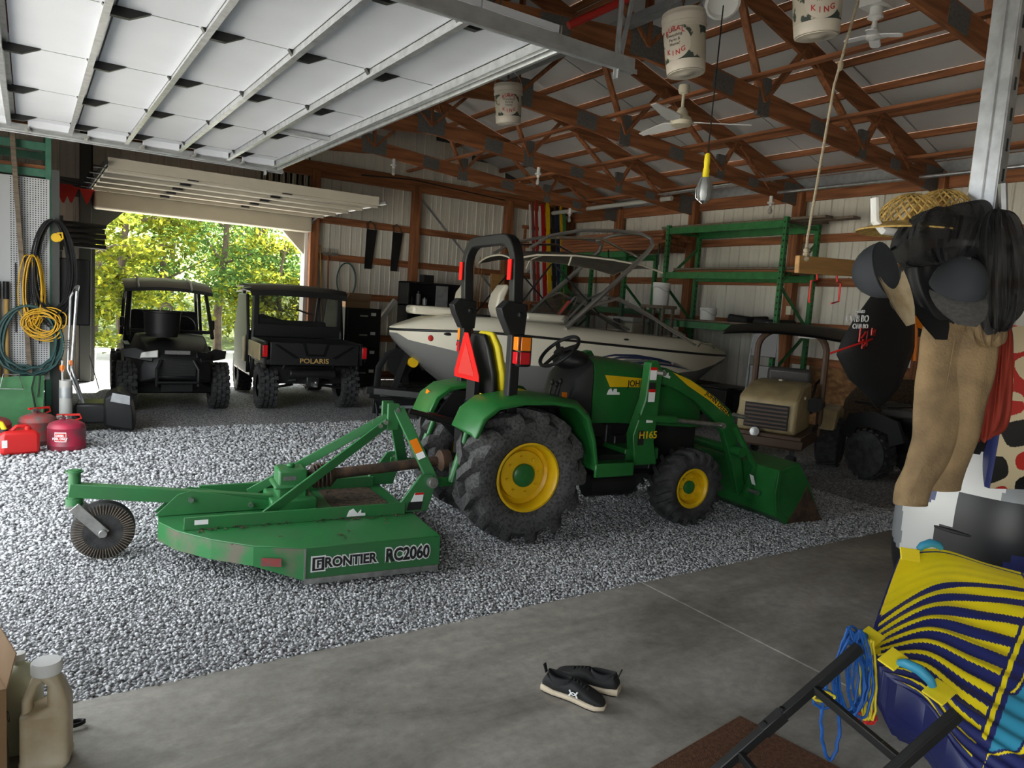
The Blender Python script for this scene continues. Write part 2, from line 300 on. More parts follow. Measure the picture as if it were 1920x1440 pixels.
m=MB(); m.beam((XL,YF-.12,GZ+.16),(GX1+.2,YF-.12,GZ+.16),.07,.3); m.build('door_header',MT['siding_dark'],wf)
for s_,x0 in ((1,GX0),(-1,GX1)):
    m=MB(); m.prism([(0,0),(.62*s_,0),(0,-.62)],(x0,YF,GZ),(1,0,0),(0,0,1),.1); m.build('corner_gusset',MT['siding_dark' if s_>0 else 'door_beige'],wf)
    m=MB(); m.bx(x0-.03,x0+.03,YF-.1,YF+.14,0,GZ); m.build('door_jamb',MT['white' if s_<0 else 'siding_dark'],wf)
for a,b in (((7.05,4.05),(9.9,1.4)),((11.0,3.4),(9.6,2.2))):
    m=MB(); m.beam((a[0],YF-.02,a[1]),(b[0],YF-.02,b[1]),.01,.05); m.build('brace_strap',MT['galv_dull'],wf)
# right wall
w=MB(); w.bx(XR+.03,XR+.1,YB,YF+.1,0,4.45); wr=struct(w.build('wall_right',MT['siding_dark']))
y=YF-.02
while y>.5:
    put_sheet(wr,4.25,Mx((XR+.02,y,0),(0,-1,0),(-1,0,0),(0,0,1))); y-=.92
for z in (3.27,2.53,1.76): m=MB(); m.beam((XR-.045,.2,z),(XR-.045,YF-.1,z),.04,.14); m.build('girt',MT['wood_y'],wr,.004)
TY=(.9,3.3,5.74,8.1,10.5,12.75)
for yy in TY: m=MB(); m.bx(XR-.24,XR-.07,yy-.12,yy+.05,0,4.1); m.build('post',MT['wood_z'],wr,.006)
for z,h in ((4.02,.22),(4.36,.1)): m=MB(); m.beam((XR-.1,.2,z),(XR-.1,YF-.1,z),.05,h); m.build('eave_beam',MT['wood_y'],wr,.005)
m=MB(); m.bx(XR-.09,XR-.08,.2,YF-.1,4.13,4.31); m.build('vent_mesh',MT['galv_dull'],wr)
m=MB()
for k in range(6): m.bx(XR-.035,XR-.018,.3+1.22*k,.3+1.22*k+1.215,0,1.12)
m.build('osb_sheet',MT['plywood_osb'],wr,.003)
m=MB(); m.beam((XR-.045,.3,1.17),(XR-.045,8.0,1.17),.05,.14); m.build('wainscot_rail',MT['wood_y'],wr,.004)
# left wall (big opening, plus an added unseen one for daylight) and back wall
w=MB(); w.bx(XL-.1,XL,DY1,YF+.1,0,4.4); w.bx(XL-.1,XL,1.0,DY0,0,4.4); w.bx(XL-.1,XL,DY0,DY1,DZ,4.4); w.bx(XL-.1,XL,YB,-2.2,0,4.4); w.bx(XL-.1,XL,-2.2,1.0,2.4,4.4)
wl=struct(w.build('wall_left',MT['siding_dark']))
w=MB(); w.bx(XL-.1,XR+.1,YB-.1,YB,0,4.4); w.prism([(XL-.1,4.4),(XR+.1,4.4),(XR,roof_z(XR)),(XM,roof_z(XM)),(XL,roof_z(XL))],(0,YB-.05,0),(1,0,0),(0,0,1),.1); struct(w.build('wall_back',MT['siding']))
# ceiling: two roof slopes and the purlins under them
w=MB()
for a,b in ((XL-.2,XM),(XM,XR+.2)):
    za,zb=ZE+.16+.293*((a-XL) if a<XM else 6.1)+.0,0
    pts=[(a,roof_z(a)),(b,roof_z(b)),(b,roof_z(b)+.05),(a,roof_z(a)+.05)]
    w.prism(pts,(0,(YB+YF)/2,0),(1,0,0),(0,0,1),YF-YB+.5)
ceil=struct(w.build('ceiling',MT['roof_white']))
def purlin(xx,y0,y1):
    m=MB(); z=roof_z(xx)-.048; m.beam((xx,y0,z),(xx,y1,z),.045,.09); m.build('purlin',MT['wood_y'],ceil,.003)
for xx in list(np.arange(XM+.25,XR-.05,.61))+list(np.arange(XM-.25,XL+.1,-.61)): purlin(xx,-2.5,YF)
m=MB()
for y in np.arange(.2,YF,1.83): m.prism([(XL,roof_z(XL)-.004),(XM,roof_z(XM)-.004),(XR,roof_z(XR)-.004),(XR,roof_z(XR)-.008),(XM,roof_z(XM)-.008),(XL,roof_z(XL)-.008)],(0,y,0),(1,0,0),(0,0,1),.012)
m.build('sheet_seam',MT['galv_dull'],ceil)
# trusses
def bot_z(x): return 3.93+.088*(min(x-XL,XR-x))
def top_z(x): return roof_z(x)-.25
def make_truss(y,label):
    t=thing('roof_truss',label,'roof truss',(0,y,0),0,'roof trusses'); 
    for s_ in (0,1):
        fx=(lambda x:x) if s_ else (lambda x:2*XM-x)
        def P(x,z): return (fx(x),0,z)
        m=MB(); m.beam(P(XM,bot_z(XM)),P(XR-.1,bot_z(XR-.1)),.045,.24); m.build('bottom_chord',MT['wood_x'],t,.004)
        m=MB(); m.beam(P(XM,top_z(XM)),P(XR-.05,top_z(XR-.05)),.045,.24); m.build('top_chord',MT['wood_x'],t,.004)
        for a,b in (((XM,0),(6.3,1)),((7.05,0),(6.45,1)),((7.05,0),(7.75,1)),((9.1,0),(7.75,1)),((9.1,0),(9.4,1)),((10.3,0),(9.5,1))):
            m=MB(); m.beam(P(a[0],bot_z(a[0]) if not a[1] else top_z(a[0])),P(b[0],top_z(b[0])),.04,.09,(0,1,0)); m.build('web',MT['wood_z'],t,.003)
        for x,w_,h in ((7.05,.2,.42),(9.1,.17,.36),(6.35,.34,.2),(8.1,.3,.17),(9.9,.25,.14),(10.95,.5,.34)):
            m=MB(); c=Vector(P(x,bot_z(x)+(.06 if h>.3 else 0))); m.box(c,(w_,.052,h),Matrix.Rotation(0 if h>.3 else math.atan(.088)*(1 if s_ else -1),3,'Y')); m.build('truss_plate',MT['plate'],t)
        m=MB(); m.beam(P(XR-.12,bot_z(XR-.1)-.1),P(XR-.12,top_z(XR-.1)+.1),.05,.12,(0,1,0)); m.build('heel_block',MT['wood_z'],t)
    m=MB(); m.beam((XM,0,bot_z(XM)),(XM,0,top_z(XM)),.04,.09,(0,1,0)); m.build('king_post',MT['wood_z'],t)
    m=MB(); m.box((XM,0,bot_z(XM)+.05),(.46,.052,.34)); m.build('truss_plate',MT['plate'],t)
    return t
_t=make_truss(TY[0],'timber truss of the roof above the concrete apron')
_L=['timber truss carrying the hanging galvanised post and rope','timber truss with the white paddle fan under it','timber truss over the middle of the boat','timber truss holding two bare bulbs over the boat bow','timber truss closest to the far siding wall']
for yy,l_ in zip(TY[1:],_L): dup(_t,(0,yy,0),None,l_)
def brace(x,y0,y1,l_):
    m=MB(); z=bot_z(x)+.16; m.beam((x,y0,z),(x,y1,z),.09,.04); o=m.build('lateral_brace',MT['wood_y'],ceil,.003)
for x in (3.3,4.36,6.75,8.35,10.2): brace(x,-.5,YF-.1,'')
# pipes near the eave, light tubes
m=MB(); m.cyl((10.55,.5,3.98),(10.55,8.3,3.98),.028); tag(m.build('conduit_pipe',MT['galv']),'long galvanised pipe laid along the truss heels by the right wall','pipe')
m=MB(); m.cyl((10.2,10.2,4.02),(10.2,14.0,4.0),.045); tag(m.build('plastic_pipe',MT['pvc']),'grey plastic pipe lying across trusses above the lumber stack','pipe')
m=MB()
for k in range(4): m.cyl((10.0+.05*k,7.6,4.12),(10.1+.05*k,10.9,4.1),.013)
tag(m.build('metal_rods',MT['galv']),'bundle of thin metal rods lying on truss chords by eave','rods')
m=MB(); m.bx(4.82,4.95,3.35,8.0,4.56,4.63); tag(m.build('strip_light',MT['galv_dull']),'long thin unlit strip light fixed along the roof ridge board','light')
# ---------------------------------------------------------------- overhead doors
def overhead_door(name,label,x0,x1,y0,y1,z,axis,nsec,m_panel,m_strut,flat):
    """open sectional door lying horizontally; struts run along `axis`"""
    t=struct(thing(name,label,'garage door')); 
    L=(x1-x0)/nsec if axis=='y' else (y1-y0)/nsec
    for k in range(nsec):
        m=MB()
        if axis=='y': m.bx(x0+k*L+.004,x0+(k+1)*L-.004,y0,y1,z,z+.045)
        else: m.bx(x0,x1,y0+k*L+.004,y0+(k+1)*L-.004,z,z+.045)
        m.build('door_panel',m_panel,t,.003)
        m=MB()
        if axis=='y': xx=x0+(k+1)*L-.04; m.bx(xx-.004,xx+.004,y0,y1,z-.075,z); m.bx(xx-.035,xx+.004,y0,y1,z-.079,z-.072); m.bx(xx-.004,xx+.03,y0,y1,z-.006,z)
        else: yy=y0+k*L+.03; m.bx(x0,x1,yy-.004,yy+.004,z-.05,z)
        m.build('strut',m_strut,t)
    return t,L
d1,L1=overhead_door('door_1','white sectional overhead door rolled up under the roof',-.62,2.47,DY0-.02,8.98,3.3,'y',6,MT['door_white'],MT['galv'],0)
for k in range(1,6):
    xx=-.62+k*L1
    for yy in (3.6,4.84,6.12,7.42,8.72):
        m=MB(); m.prism([(-.09,0),(.16,0),(.05,.055),(-.05,.055)],(xx+.02,yy,3.3),(1,0,0),(0,0,-1),.04); m.build('hinge',MT['black_metal'],d1)
        m=MB(); m.bx(xx+.02,xx+L1-.08,yy-.004,yy+.004,3.297,3.3005); m.build('stile_line',MT['galv_dull'],d1)
for k in range(6):
    xx=-.62+k*L1; m=MB(); m.bx(xx+.1,xx+L1-.06,8.93,8.985,3.235,3.3); m.build('end_stile',MT['door_white'],d1)
    m=MB(); m.cyl((xx+.1,8.9,3.22),(xx+.1,9.06,3.22),.014,n=8); m.cyl((xx+.1,9.03,3.22),(xx+.1,9.06,3.22),.03,n=10); m.build('roller',MT['steel'],d1)
m=MB(); m.bx(2.455,2.475,DY0-.02,8.98,3.2,3.345); m.build('bottom_rail',MT['galv'],d1)
m=MB(); m.bx(2.478,2.481,4.2,4.42,3.24,3.31); m.build('sticker',MT['white'],d1)
m=MB(); m.beam((1.96,7.1,3.27),(2.44,7.1,3.27),.06,.03); m.build('lock_bar',MT['galv_dull'],d1)
for y_,x_ in ((3.38,2.98),(9.06,2.55)):
    m=MB(); m.bx(-.8,x_,y_-.03,y_+.03,3.19,3.205); m.bx(-.8,x_,y_-.03,y_-.024,3.18,3.2) if y_<5 else m.bx(-.8,x_,y_+.024,y_+.03,3.18,3.2); m.bx(-.8,x_,y_-.002,y_+.03,3.265,3.275); m.bx(-.8,x_,y_-.004,y_+.004,3.19,3.27); m.build('track',MT['galv_dull'],d1,label='dull galvanised roller track')
for xx,yy,dx in ((2.86,3.40,0),(2.86,3.40,.22),(2.35,9.08,0)):
    m=MB(); m.beam((xx,yy,3.14),(xx+dx,yy+dx*.3,4.1),.004,.045,(0,1,0)); m.beam((xx,yy,3.14),(xx+dx,yy+dx*.3,4.1),.035,.004,(0,1,0)); m.build('hanger_angle',MT['galv'],d1)
m=MB(); m.cyl(at_d(1066,48,5.4),at_d(1260,-40,5.6),.03); tag(m.build('red_pipe',MT['pipe_red']),'red painted pipe running up behind the door track end','pipe')
d2,L2=overhead_door('door_2','beige sectional overhead door rolled up above the far opening',GX0-.06,GX1+.02,11.1,14.3,3.24,'x',5,MT['door_beige'],MT['door_beige'],0)
for k in range(5):
    for xx in (1.9,3.2):
        m=MB(); m.box((xx,11.1+k*L2+.02,3.22),(.14,.09,.03)); m.build('hinge',MT['black_metal'],d2)
m=MB(); m.bx(GX0-.06,GX1+.02,11.06,11.1,3.22,3.36); m.build('bottom_rail',MT['door_beige'],d2)
m=MB(); m.bx(GX0,GX1,14.28,14.62,2.96,3.26); m.build('curved_section',MT['door_beige'],d2,.03)
for xx in (GX0-.1,GX1+.06):
    m=MB(); m.tube([(xx,10.85,3.26),(xx,14.2,3.26),(xx,14.45,3.2),(xx,14.58,3.0),(xx,14.6,2.6),(xx,14.6,.05)],.03,6); m.build('track',MT['galv' if xx>3 else 'black_metal'],d2)
    for k in range(5): m=MB(); m.cyl((xx-.12,11.2+k*L2,3.24),(xx+.04,11.2+k*L2,3.24),.016,n=8); m.build('roller',MT['black_metal'],d2)
# ---------------------------------------------------------------- wheels
def tyre_mesh(c,Rr,rim,w,nlug,side,mb,lugh=.045,sweep=.34,lugw=.46):
    """ag tyre around axis y centred at c; lugs as chevron bars"""
    h=w/2; b=Rr-lugh
    mb.lathe([(rim,-h*.72),(rim+.02,-h*.86),((rim+b)/2,-h*1.0),(b-.035,-h*.93),(b-.008,-h*.72),(b,-h*.3),(b,h*.3),(b-.008,h*.72),(b-.035,h*.93),((rim+b)/2,h*1.0),(rim+.02,h*.86),(rim,h*.72)],c,(0,1,0),40,False)
    c=Vector(c); da=2*PI/nlug
    def P(a,r,y): return c+Vector((math.cos(a)*r,y,math.sin(a)*r))
    for s in (-1,1):
        for k in range(nlug):
            a0=k*da+(0 if s>0 else da/2); secs=[]
            for t,y,ro,ri in ((0,-.08,Rr,b-.02),(.45,.45,Rr,b-.02),(.85,.9,Rr-.012,b-.05),(1.,1.02,Rr-.05,b-.09)):
                a=a0+side*sweep*t*da*2; dw=da*lugw/2*(1 if t<.9 else .8)
                secs.append([P(a-dw*1.1,ri,s*y*h),P(a+dw*1.1,ri,s*y*h),P(a+dw*.72,ro,s*y*h),P(a-dw*.72,ro,s*y*h)])
            mb.loft(secs)
def wheel(par,name,c,Rr,rim,w,nlug,out,m_t,m_r,m_hub,bolts=8,lugh=.045,sweepdir=1):
    c=Vector(c); e=bpy.data.objects.new(name,None); COL.objects.link(e); e.parent=par; e.location=c
    m=MB(); tyre_mesh((0,0,0),Rr,rim,w,nlug,sweepdir,m,lugh); m.build('tyre',m_t,e)
    h=w/2; o=out
    m=MB(); m.lathe([(rim+.004,h*.80*o),(rim-.012,h*.82*o),(rim-.03,h*.70*o),(rim-.035,h*.25*o),(rim*.72,h*.12*o),(rim*.70,h*.32*o),(rim*.38,h*.34*o),(.001,h*.34*o)],(0,0,0),(0,1,0),36,False); m.lathe([(rim-.035,h*.25*o),(rim+.002,-h*.75*o)],(0,0,0),(0,1,0),36,False); m.build('rim',m_r,e)
    m=MB(); m.lathe([(rim*.34,h*.33*o),(rim*.34,h*.48*o),(rim*.28,h*.54*o),(.001,h*.55*o)],(0,0,0),(0,1,0),24,False); m.build('hub',m_hub,e)
    m=MB()
    for k in range(bolts):
        a=2*PI*k/bolts+.2; p=Vector((math.cos(a)*rim*.53,h*.33*o,math.sin(a)*rim*.53)); m.cyl(p,p+Vector((0,o*.03,0)),.014,n=6)
    m.build('wheel_bolts',MT['jd_yellow'] if m_r==MT['jd_yellow'] else MT['steel'],e)
    return e
G_,Y_,BK=MT['jd_green'],MT['jd_yellow'],MT['black']
TO=Vector((3.17,4.93,0)); TA=R(-6.2)
tr=thing('compact_tractor','green compact tractor with yellow wheels, black rollbar and front loader','tractor',TO,TA)
for s in (-1,1):
    wheel(tr,'rear_wheel',(0,s*.44,.515),.515,.262,.40,13,s,MT['rubber_dusty'],Y_,G_,8,.058,-1)
    wheel(tr,'front_wheel',(1.62,s*.49,.335),.335,.17,.25,18,s,MT['rubber'],Y_,G_,6,.028,-1)
m=MB(); m.cyl((0,-.4,.515),(0,.4,.515),.09); m.bx(-.3,.35,-.17,.17,.36,.78); m.bx(.3,1.1,-.15,.15,.38,.72); m.cyl((-.42,0,.55),(-.2,0,.55),.045); m.build('transmission',MT['black_metal'],tr,.02)
m=MB(); m.bx(.95,1.95,-.2,.2,.46,.84); m.bx(1.0,1.35,-.26,.26,.55,.75); m.cyl((1.15,-.28,.6),(1.15,-.2,.6),.07); m.cyl((1.3,-.3,.52),(1.3,-.3,.66),.045); m.bx(1.5,2.0,-.12,.12,.3,.5); m.cyl((1.62,-.45,.335),(1.62,.45,.335),.05); m.build('engine',MT['black_metal'],tr,.015)
m=MB(); m.cyl((.5,-.12,.42),(1.55,-.12,.38),.022); m.cyl((.75,-.25,.33),(1.2,-.25,.33),.10); m.build('driveline',MT['black_metal'],tr)
# hood
def hs(x,w,zb,zt,c=.10):
    return [Vector((x,y,z)) for y,z in ((-w,zb),(-w,zt-c*1.3),(-w*.93,zt-c*.5),(-w*.7,zt-.012),(-w*.3,zt),(w*.3,zt),(w*.7,zt-.012),(w*.93,zt-c*.5),(w,zt-c*1.3),(w,zb))]
m=MB(); m.loft([hs(.74,.275,.86,1.405),hs(1.0,.275,.86,1.395),hs(1.3,.27,.84,1.36),hs(1.6,.262,.82,1.29),hs(1.85,.24,.80,1.19),hs(1.98,.2,.80,1.08,.14)]); m.build('hood',G_,tr,0,True,ang=50)
m=MB(); m.bx(1.97,2.0,-.17,.17,.82,1.02); m.build('grille',BK,tr,.01)
m=MB(); m.prism([(.84,1.265),(1.36,1.235),(1.36,1.165),(.9,1.165)],(0,-.279,0),(1,0,0),(0,0,1),.004); m.build('hood_stripe',Y_,tr)
text('hood_lettering','JOHN DEERE',.075,MT['letter_black'],(1.28,-.2815,1.195),(1,0,0),(0,0,1),tr,bold=.001,sx=.95)
m=MB(); m.prism([(0,0),(.13,0),(.13,.02),(.1,.025),(.1,.05),(.07,.05),(.06,.02),(.04,.055),(.015,.04)],(.87,-.281,1.1),(1,0,0),(0,0,1),.003); m.build('decal',MT['letter_white'],tr)
text('model_number','3046R',.07,MT['jd_yellow'],(1.32,-.205,.80),(1,0,0),(0,0,1),tr,bold=.0005)
m=MB(); m.cyl((1.36,-.24,.74),(1.36,-.24,.76),.01); m.bx(1.0,1.6,-.203,-.199,.75,.86); m.build('engine_side_panel',BK,tr)
# cowl, steering
m=MB(); m.loft([hs(.5,.2,.75,1.0),hs(.6,.24,.8,1.28),hs(.74,.272,.86,1.41)]); m.build('cowl',BK,tr,.01)
m=MB(); m.ell((.68,0,1.36),(.16,.2,.09)); m.build('instrument_panel',BK,tr)
m=MB(); m.cyl((.68,0,1.28),(.55,0,1.42),.03); m.build('steering_column',BK,tr)
sw=Vector((-.55,0,.62)).normalized(); sc=Vector((.55,0,1.43))
a1=Vector((0,1,0)); a2=sw.cross(a1)
m=MB(); m.tube([sc+(a1*math.cos(t)+a2*math.sin(t))*.19 for t in np.linspace(0,2*PI,33)[:-1]],.016,8,True)
for t in (PI*.5,PI*1.17,PI*1.83): m.beam(sc,sc+(a1*math.cos(t)+a2*math.sin(t))*.185,.04,.014,sw)
m.lathe([(.05,-.02),(.05,.012),(.001,.02)],sc,sw,16); m.build('steering_wheel',BK,tr)
m=MB()
for x,y,z in ((.42,-.22,1.2),(.36,-.26,1.18),(.3,-.29,1.2)): m.cyl((x,y,1.02),(x+.03,y,z),.01,n=8); m.ell((x+.03,y,z),(.02,.02,.028))
m.build('levers',BK,tr); m=MB(); m.bx(.12,.5,-.36,-.2,1.0,1.07); m.build('console',BK,tr,.015)
m=MB(); m.bx(.44,.47,-.3,-.27,1.06,1.12); m.build('knob',MT['orange_lens'],tr)
# seat
def seatsec(z,x,w,t): return [Vector((x,-w,z)),Vector((x,w,z)),Vector((x+t,w*.9,z)),Vector((x+t,-w*.9,z))]
m=MB(); m.loft([seatsec(1.06,-.14,.20,.06),seatsec(1.25,-.17,.22,.06),seatsec(1.45,-.21,.19,.06),seatsec(1.55,-.22,.12,.05)]); m.build('seat_shell',BK,tr,.02)
m=MB(); m.loft([seatsec(1.10,-.07,.20,.06),seatsec(1.25,-.10,.23,.07),seatsec(1.46,-.14,.2,.07),seatsec(1.57,-.16,.12,.06)]); m.bx(-.08,.32,-.21,.21,1.0,1.09); m.build('seat_cushion',MT['yellow'],tr,.03)
m=MB(); m.bx(-.2,.35,-.24,.24,.76,1.0); m.build('seat_base',BK,tr,.02)
m=MB(); m.prism([(-.21,0),(.21,0),(.21,.045),(.03,.37),(-.03,.37),(-.21,.045)],(-.27,.04,1.18),Vector((.07,-1,0)).normalized(),(-.06,0,1),.006); o=m.build('slow_vehicle_emblem',MT['red_reflect'],tr)
m=MB(); m.prism([(-.14,.035),(.14,.035),(0,.29)],(-.2745,.041,1.18),Vector((.07,-1,0)).normalized(),(-.06,0,1),.003); m.build('emblem_center',MT['flag_red'],tr)
m=MB(); m.bx(-.24,-.2,-.06,.1,1.0,1.2); m.build('emblem_bracket',BK,tr)
# ROPS
m=MB(); pth=[(-.12,-.45,.70),(-.12,-.45,1.66)]; m.tube(pth,.058,4,ph=PI/4); m.tube([(-.12,.45,.70),(-.12,.45,1.66)],.058,4,ph=PI/4)
up=[(-.12,-.45,1.66),(-.14,-.45,2.08)]+[(-.14,-.45+.2-.2*math.cos(t),2.08+.2*math.sin(t)) for t in np.linspace(.3,PI/2,5)]
m.tube(up+[(x,-y,z) for x,y,z in up[::-1]],.058,4,ph=PI/4); m.build('rollbar',BK,tr,.01,label='black folding rollbar')
for s in (-1,1):
    m=MB(); m.prism([(-.06,-.13),(.06,-.13),(.07,.02),(.06,.10),(-.09,.12),(-.15,.06),(-.13,.0)],(-.12,s*.45,1.70),(1,0,0),(0,0,1),.105); m.cyl((-.12,s*.45-.09,1.72),(-.12,s*.45+.09,1.72),.02); m.build('rollbar_hinge',BK,tr,.008)
    m=MB(); m.bx(-.2,-.192,s*.45-.03,s*.45+.03,1.97,2.12); m.build('reflector',MT['red_reflect'],tr)
    m=MB(); m.bx(-.13,-.02,s*.53-.035,s*.53+.045,1.34,1.57); e=m.build('tail_lamp',BK,tr,.02)
    m=MB(); m.bx(-.145,-.13,s*.53-.03,s*.53+.04,1.46,1.56); m.bx(-.12,-.04,s*.53-.042,s*.53-.034,1.46,1.56); m.build('amber_lens',MT['orange_lens'],e,.006)
    m=MB(); m.bx(-.145,-.13,s*.53-.03,s*.53+.04,1.36,1.45); m.bx(-.12,-.04,s*.53-.042,s*.53-.034,1.36,1.45); m.build('red_lens',MT['red_lens'],e,.006)
    # fenders
    arc=[(-.50,.86),(-.44,1.0),(-.32,1.09),(-.1,1.125),(.15,1.125),(.36,1.10),(.48,1.0),(.55,.82),(.6,.57)]
    inn=[(-.46,.85),(-.40,.98),(-.3,1.055),(-.1,1.09),(.14,1.09),(.33,1.065),(.44,.98),(.51,.8),(.56,.57)]
    m=MB(); m.loft([[Vector((a[0],s*.24,a[1])),Vector((a[0],s*.62,a[1])),Vector((a[0]*.98,s*.665,a[1]-.03)),Vector((b[0],s*.66,b[1]-.02)),Vector((b[0],s*.24,b[1]))] for a,b in zip(arc,inn)]); m.build('fender',G_,tr,.008)
    m=MB(); m.prism([(-.45,.85),(-.3,1.06),(.33,1.06),(.5,.8),(.55,.57),(.35,.55),(-.2,.6)],(0,s*.225,0),(1,0,0),(0,0,1),.02); m.build('fender_inner_wall',BK,tr)
m=MB(); m.prism([(0,0),(.06,0),(.05,.08)],(-.44,.5,.98),(.25,0,.97),(0,-1,0),.004); m.build('fender_reflector',MT['orange_lens'],tr)
m=MB(); m.bx(.55,.92,-.66,-.2,.55,.60); m.bx(.55,.92,-.67,-.64,.5,.61); m.build('step',G_,tr,.01); m=MB(); m.bx(.35,.95,-.5,.5,.6,.64); m.build('foot_deck',BK,tr)
# loader
for s in (-1,1):
    y=s*.49
    m=MB(); m.prism([(1.02,.55),(1.25,.55),(1.2,.75),(1.22,1.0),(1.23,1.34),(1.17,1.42),(1.10,1.4),(1.08,1.1),(.98,.8)],(0,y,0),(1,0,0),(0,0,1),.10); m.build('loader_post',G_,tr,.01)
    m=MB(); m.bx(.95,1.3,s*.15,s*.49,.58,.68); m.build('loader_mount',G_,tr,.01)
    boom=[(1.18,1.37),(1.35,1.35),(1.6,1.27),(1.85,1.15),(2.1,1.0),(2.17,.93),(2.2,.8),(2.32,.5),(2.40,.24),(2.31,.2),(2.2,.48),(2.06,.78),(1.93,.9),(1.68,1.08),(1.45,1.18),(1.2,1.24)]
    m=MB(); m.prism(boom,(0,y-s*.09 if s<0 else y-.09,0),(1,0,0),(0,0,1),.07); bo=m.build('loader_boom',G_,tr,.01)
    yo=(y-s*.09 if s<0 else y-.09)+s*.0365
    m=MB(); m.prism([(1.42,1.315),(1.62,1.25),(1.87,1.125),(2.08,.985),(2.10,.93),(1.85,1.075),(1.6,1.2)],(0,yo,0),(1,0,0),(0,0,1),.004); m.build('boom_stripe',Y_,bo)
    if s<0:
        text('boom_lettering','JOHN DEERE',.062,MT['letter_black'],(1.955,yo-.0035,1.045),Vector((.82,0,-.57)),Vector((.57,0,.82)),bo,bold=.0006)
        m=MB(); m.prism([(0,0),(.12,0),(.12,.02),(.1,.02),(.09,.045),(.07,.02),(.045,.055),(.02,.04)],(1.27,yo-.001,1.29),(1,0,-.25),(.25,0,1),.004); m.build('decal',MT['letter_white'],bo)
    m=MB(); m.cyl((1.02,y-.02,.95),(1.42,y-.03,.92),.035); m.build('lift_cylinder',G_,tr); m=MB(); m.cyl((1.4,y-.03,.92),(1.92,y-.05,.87),.02); m.cyl((1.92,y-.085,.87),(1.92,y-.01,.87),.026); m.build('cylinder_rod',MT['steel'],tr)
    for p in ((2.12,.95),(1.18,1.32),(2.36,.26)): m=MB(); m.cyl((p[0],y-.06 if s>0 else y-.135,p[1]),(p[0],y+.02,p[1]),.02); m.build('pivot_pin',MT['steel'],tr)
    m=MB(); m.cyl((2.1,y-.02,.86),(2.38,y-.02,.5),.028); m.cyl((2.38,y-.02,.5),(2.44,y-.02,.42),.018); m.prism([(2.28,.2),(2.48,.16),(2.52,.42),(2.4,.5)],(0,y+.02*s,0),(1,0,0),(0,0,1),.03); m.build('bucket_linkage',G_,tr)
m=MB(); m.cyl((2.2,-.55,.62),(2.2,.55,.62),.045); m.build('loader_cross_tube',G_,tr)
text('loader_number','H165',.085,MT['jd_yellow'],(1.13,-.5425,.80),(1,0,0),(0,0,1),tr,bold=.001)
for z,c,h in ((1.30,'letter_white',.085),(1.2,'letter_black',.07),(1.12,'letter_white',.085),(.93,'letter_white',.05)):
    m=MB(); m.bx(1.1,1.165,-.5435,-.541,z-h/2,z+h/2); m.build('warning_sticker',MT[c],tr)
for z in (1.35,1.17): m=MB(); m.bx(1.1,1.165,-.545,-.5415,z-.012,z+.012); m.build('warning_sticker',MT['red_reflect'],tr)
m=MB(); m.bx(1.03,1.09,-.5435,-.541,.72,.84); m.build('warning_sticker',MT['letter_black'],tr)
m=MB(); m.prism([(2.235,.44),(2.285,.42),(2.32,.33),(2.275,.35)],(0,-.619,0),(1,0,0),(0,0,1),.003); m.build('warning_sticker',MT['letter_white'],tr)
# bucket
bp=[(2.42,.5),(2.40,.28),(2.44,.08),(2.56,.0),(3.02,.02),(3.02,.045),(2.6,.05),(2.5,.12),(2.455,.29),(2.47,.47),(2.66,.53),(2.66,.56)]
m=MB(); m.prism(bp,(0,0,0),(1,0,0),(0,0,1),1.56); m.build('bucket_shell',G_,tr,.006,label='green loader bucket resting on gravel')
for s in (-1,1): m=MB(); m.prism([(2.42,.5),(2.40,.28),(2.44,.08),(2.56,.0),(3.02,.02),(2.82,.36),(2.66,.56)],(0,s*.77,0),(1,0,0),(0,0,1),.015); m.build('bucket_side',G_,tr)
m=MB(); m.bx(2.8,3.04,-.78,.78,.0,.02); m.build('cutting_edge',MT['rust'],tr)
m=MB(); m.prism([(2.58,.004),(3.025,.022),(2.80,.34),(2.72,.2)],(0,-.779,0),(1,0,0),(0,0,1),.004); m.build('worn_side_edge',MT['rust'],tr)
# three-point hitch
for s in (-1,1):
    m=MB(); m.beam((.0,s*.22,.42),(-.76,s*.37,.46),.025,.07); m.build('lift_arm',G_,tr,.006)
    m=MB(); m.beam((-.1,s*.2,.86),(-.4,s*.33,.84),.04,.06); m.cyl((-.4,s*.33,.84),(-.45,s*.35,.66),.022); m.cyl((-.45,s*.35,.68),(-.52,s*.36,.45),.032); m.cyl((-.4,s*.28,.84),(-.4,s*.38,.84),.03); m.build('lift_link',G_,tr)
m=MB(); m.cyl((-.22,0,.8),(-.75,0,.93),.022); m.cyl((-.32,0,.825),(-.6,0,.893),.032); m.build('top_link',MT['black_metal'],tr)
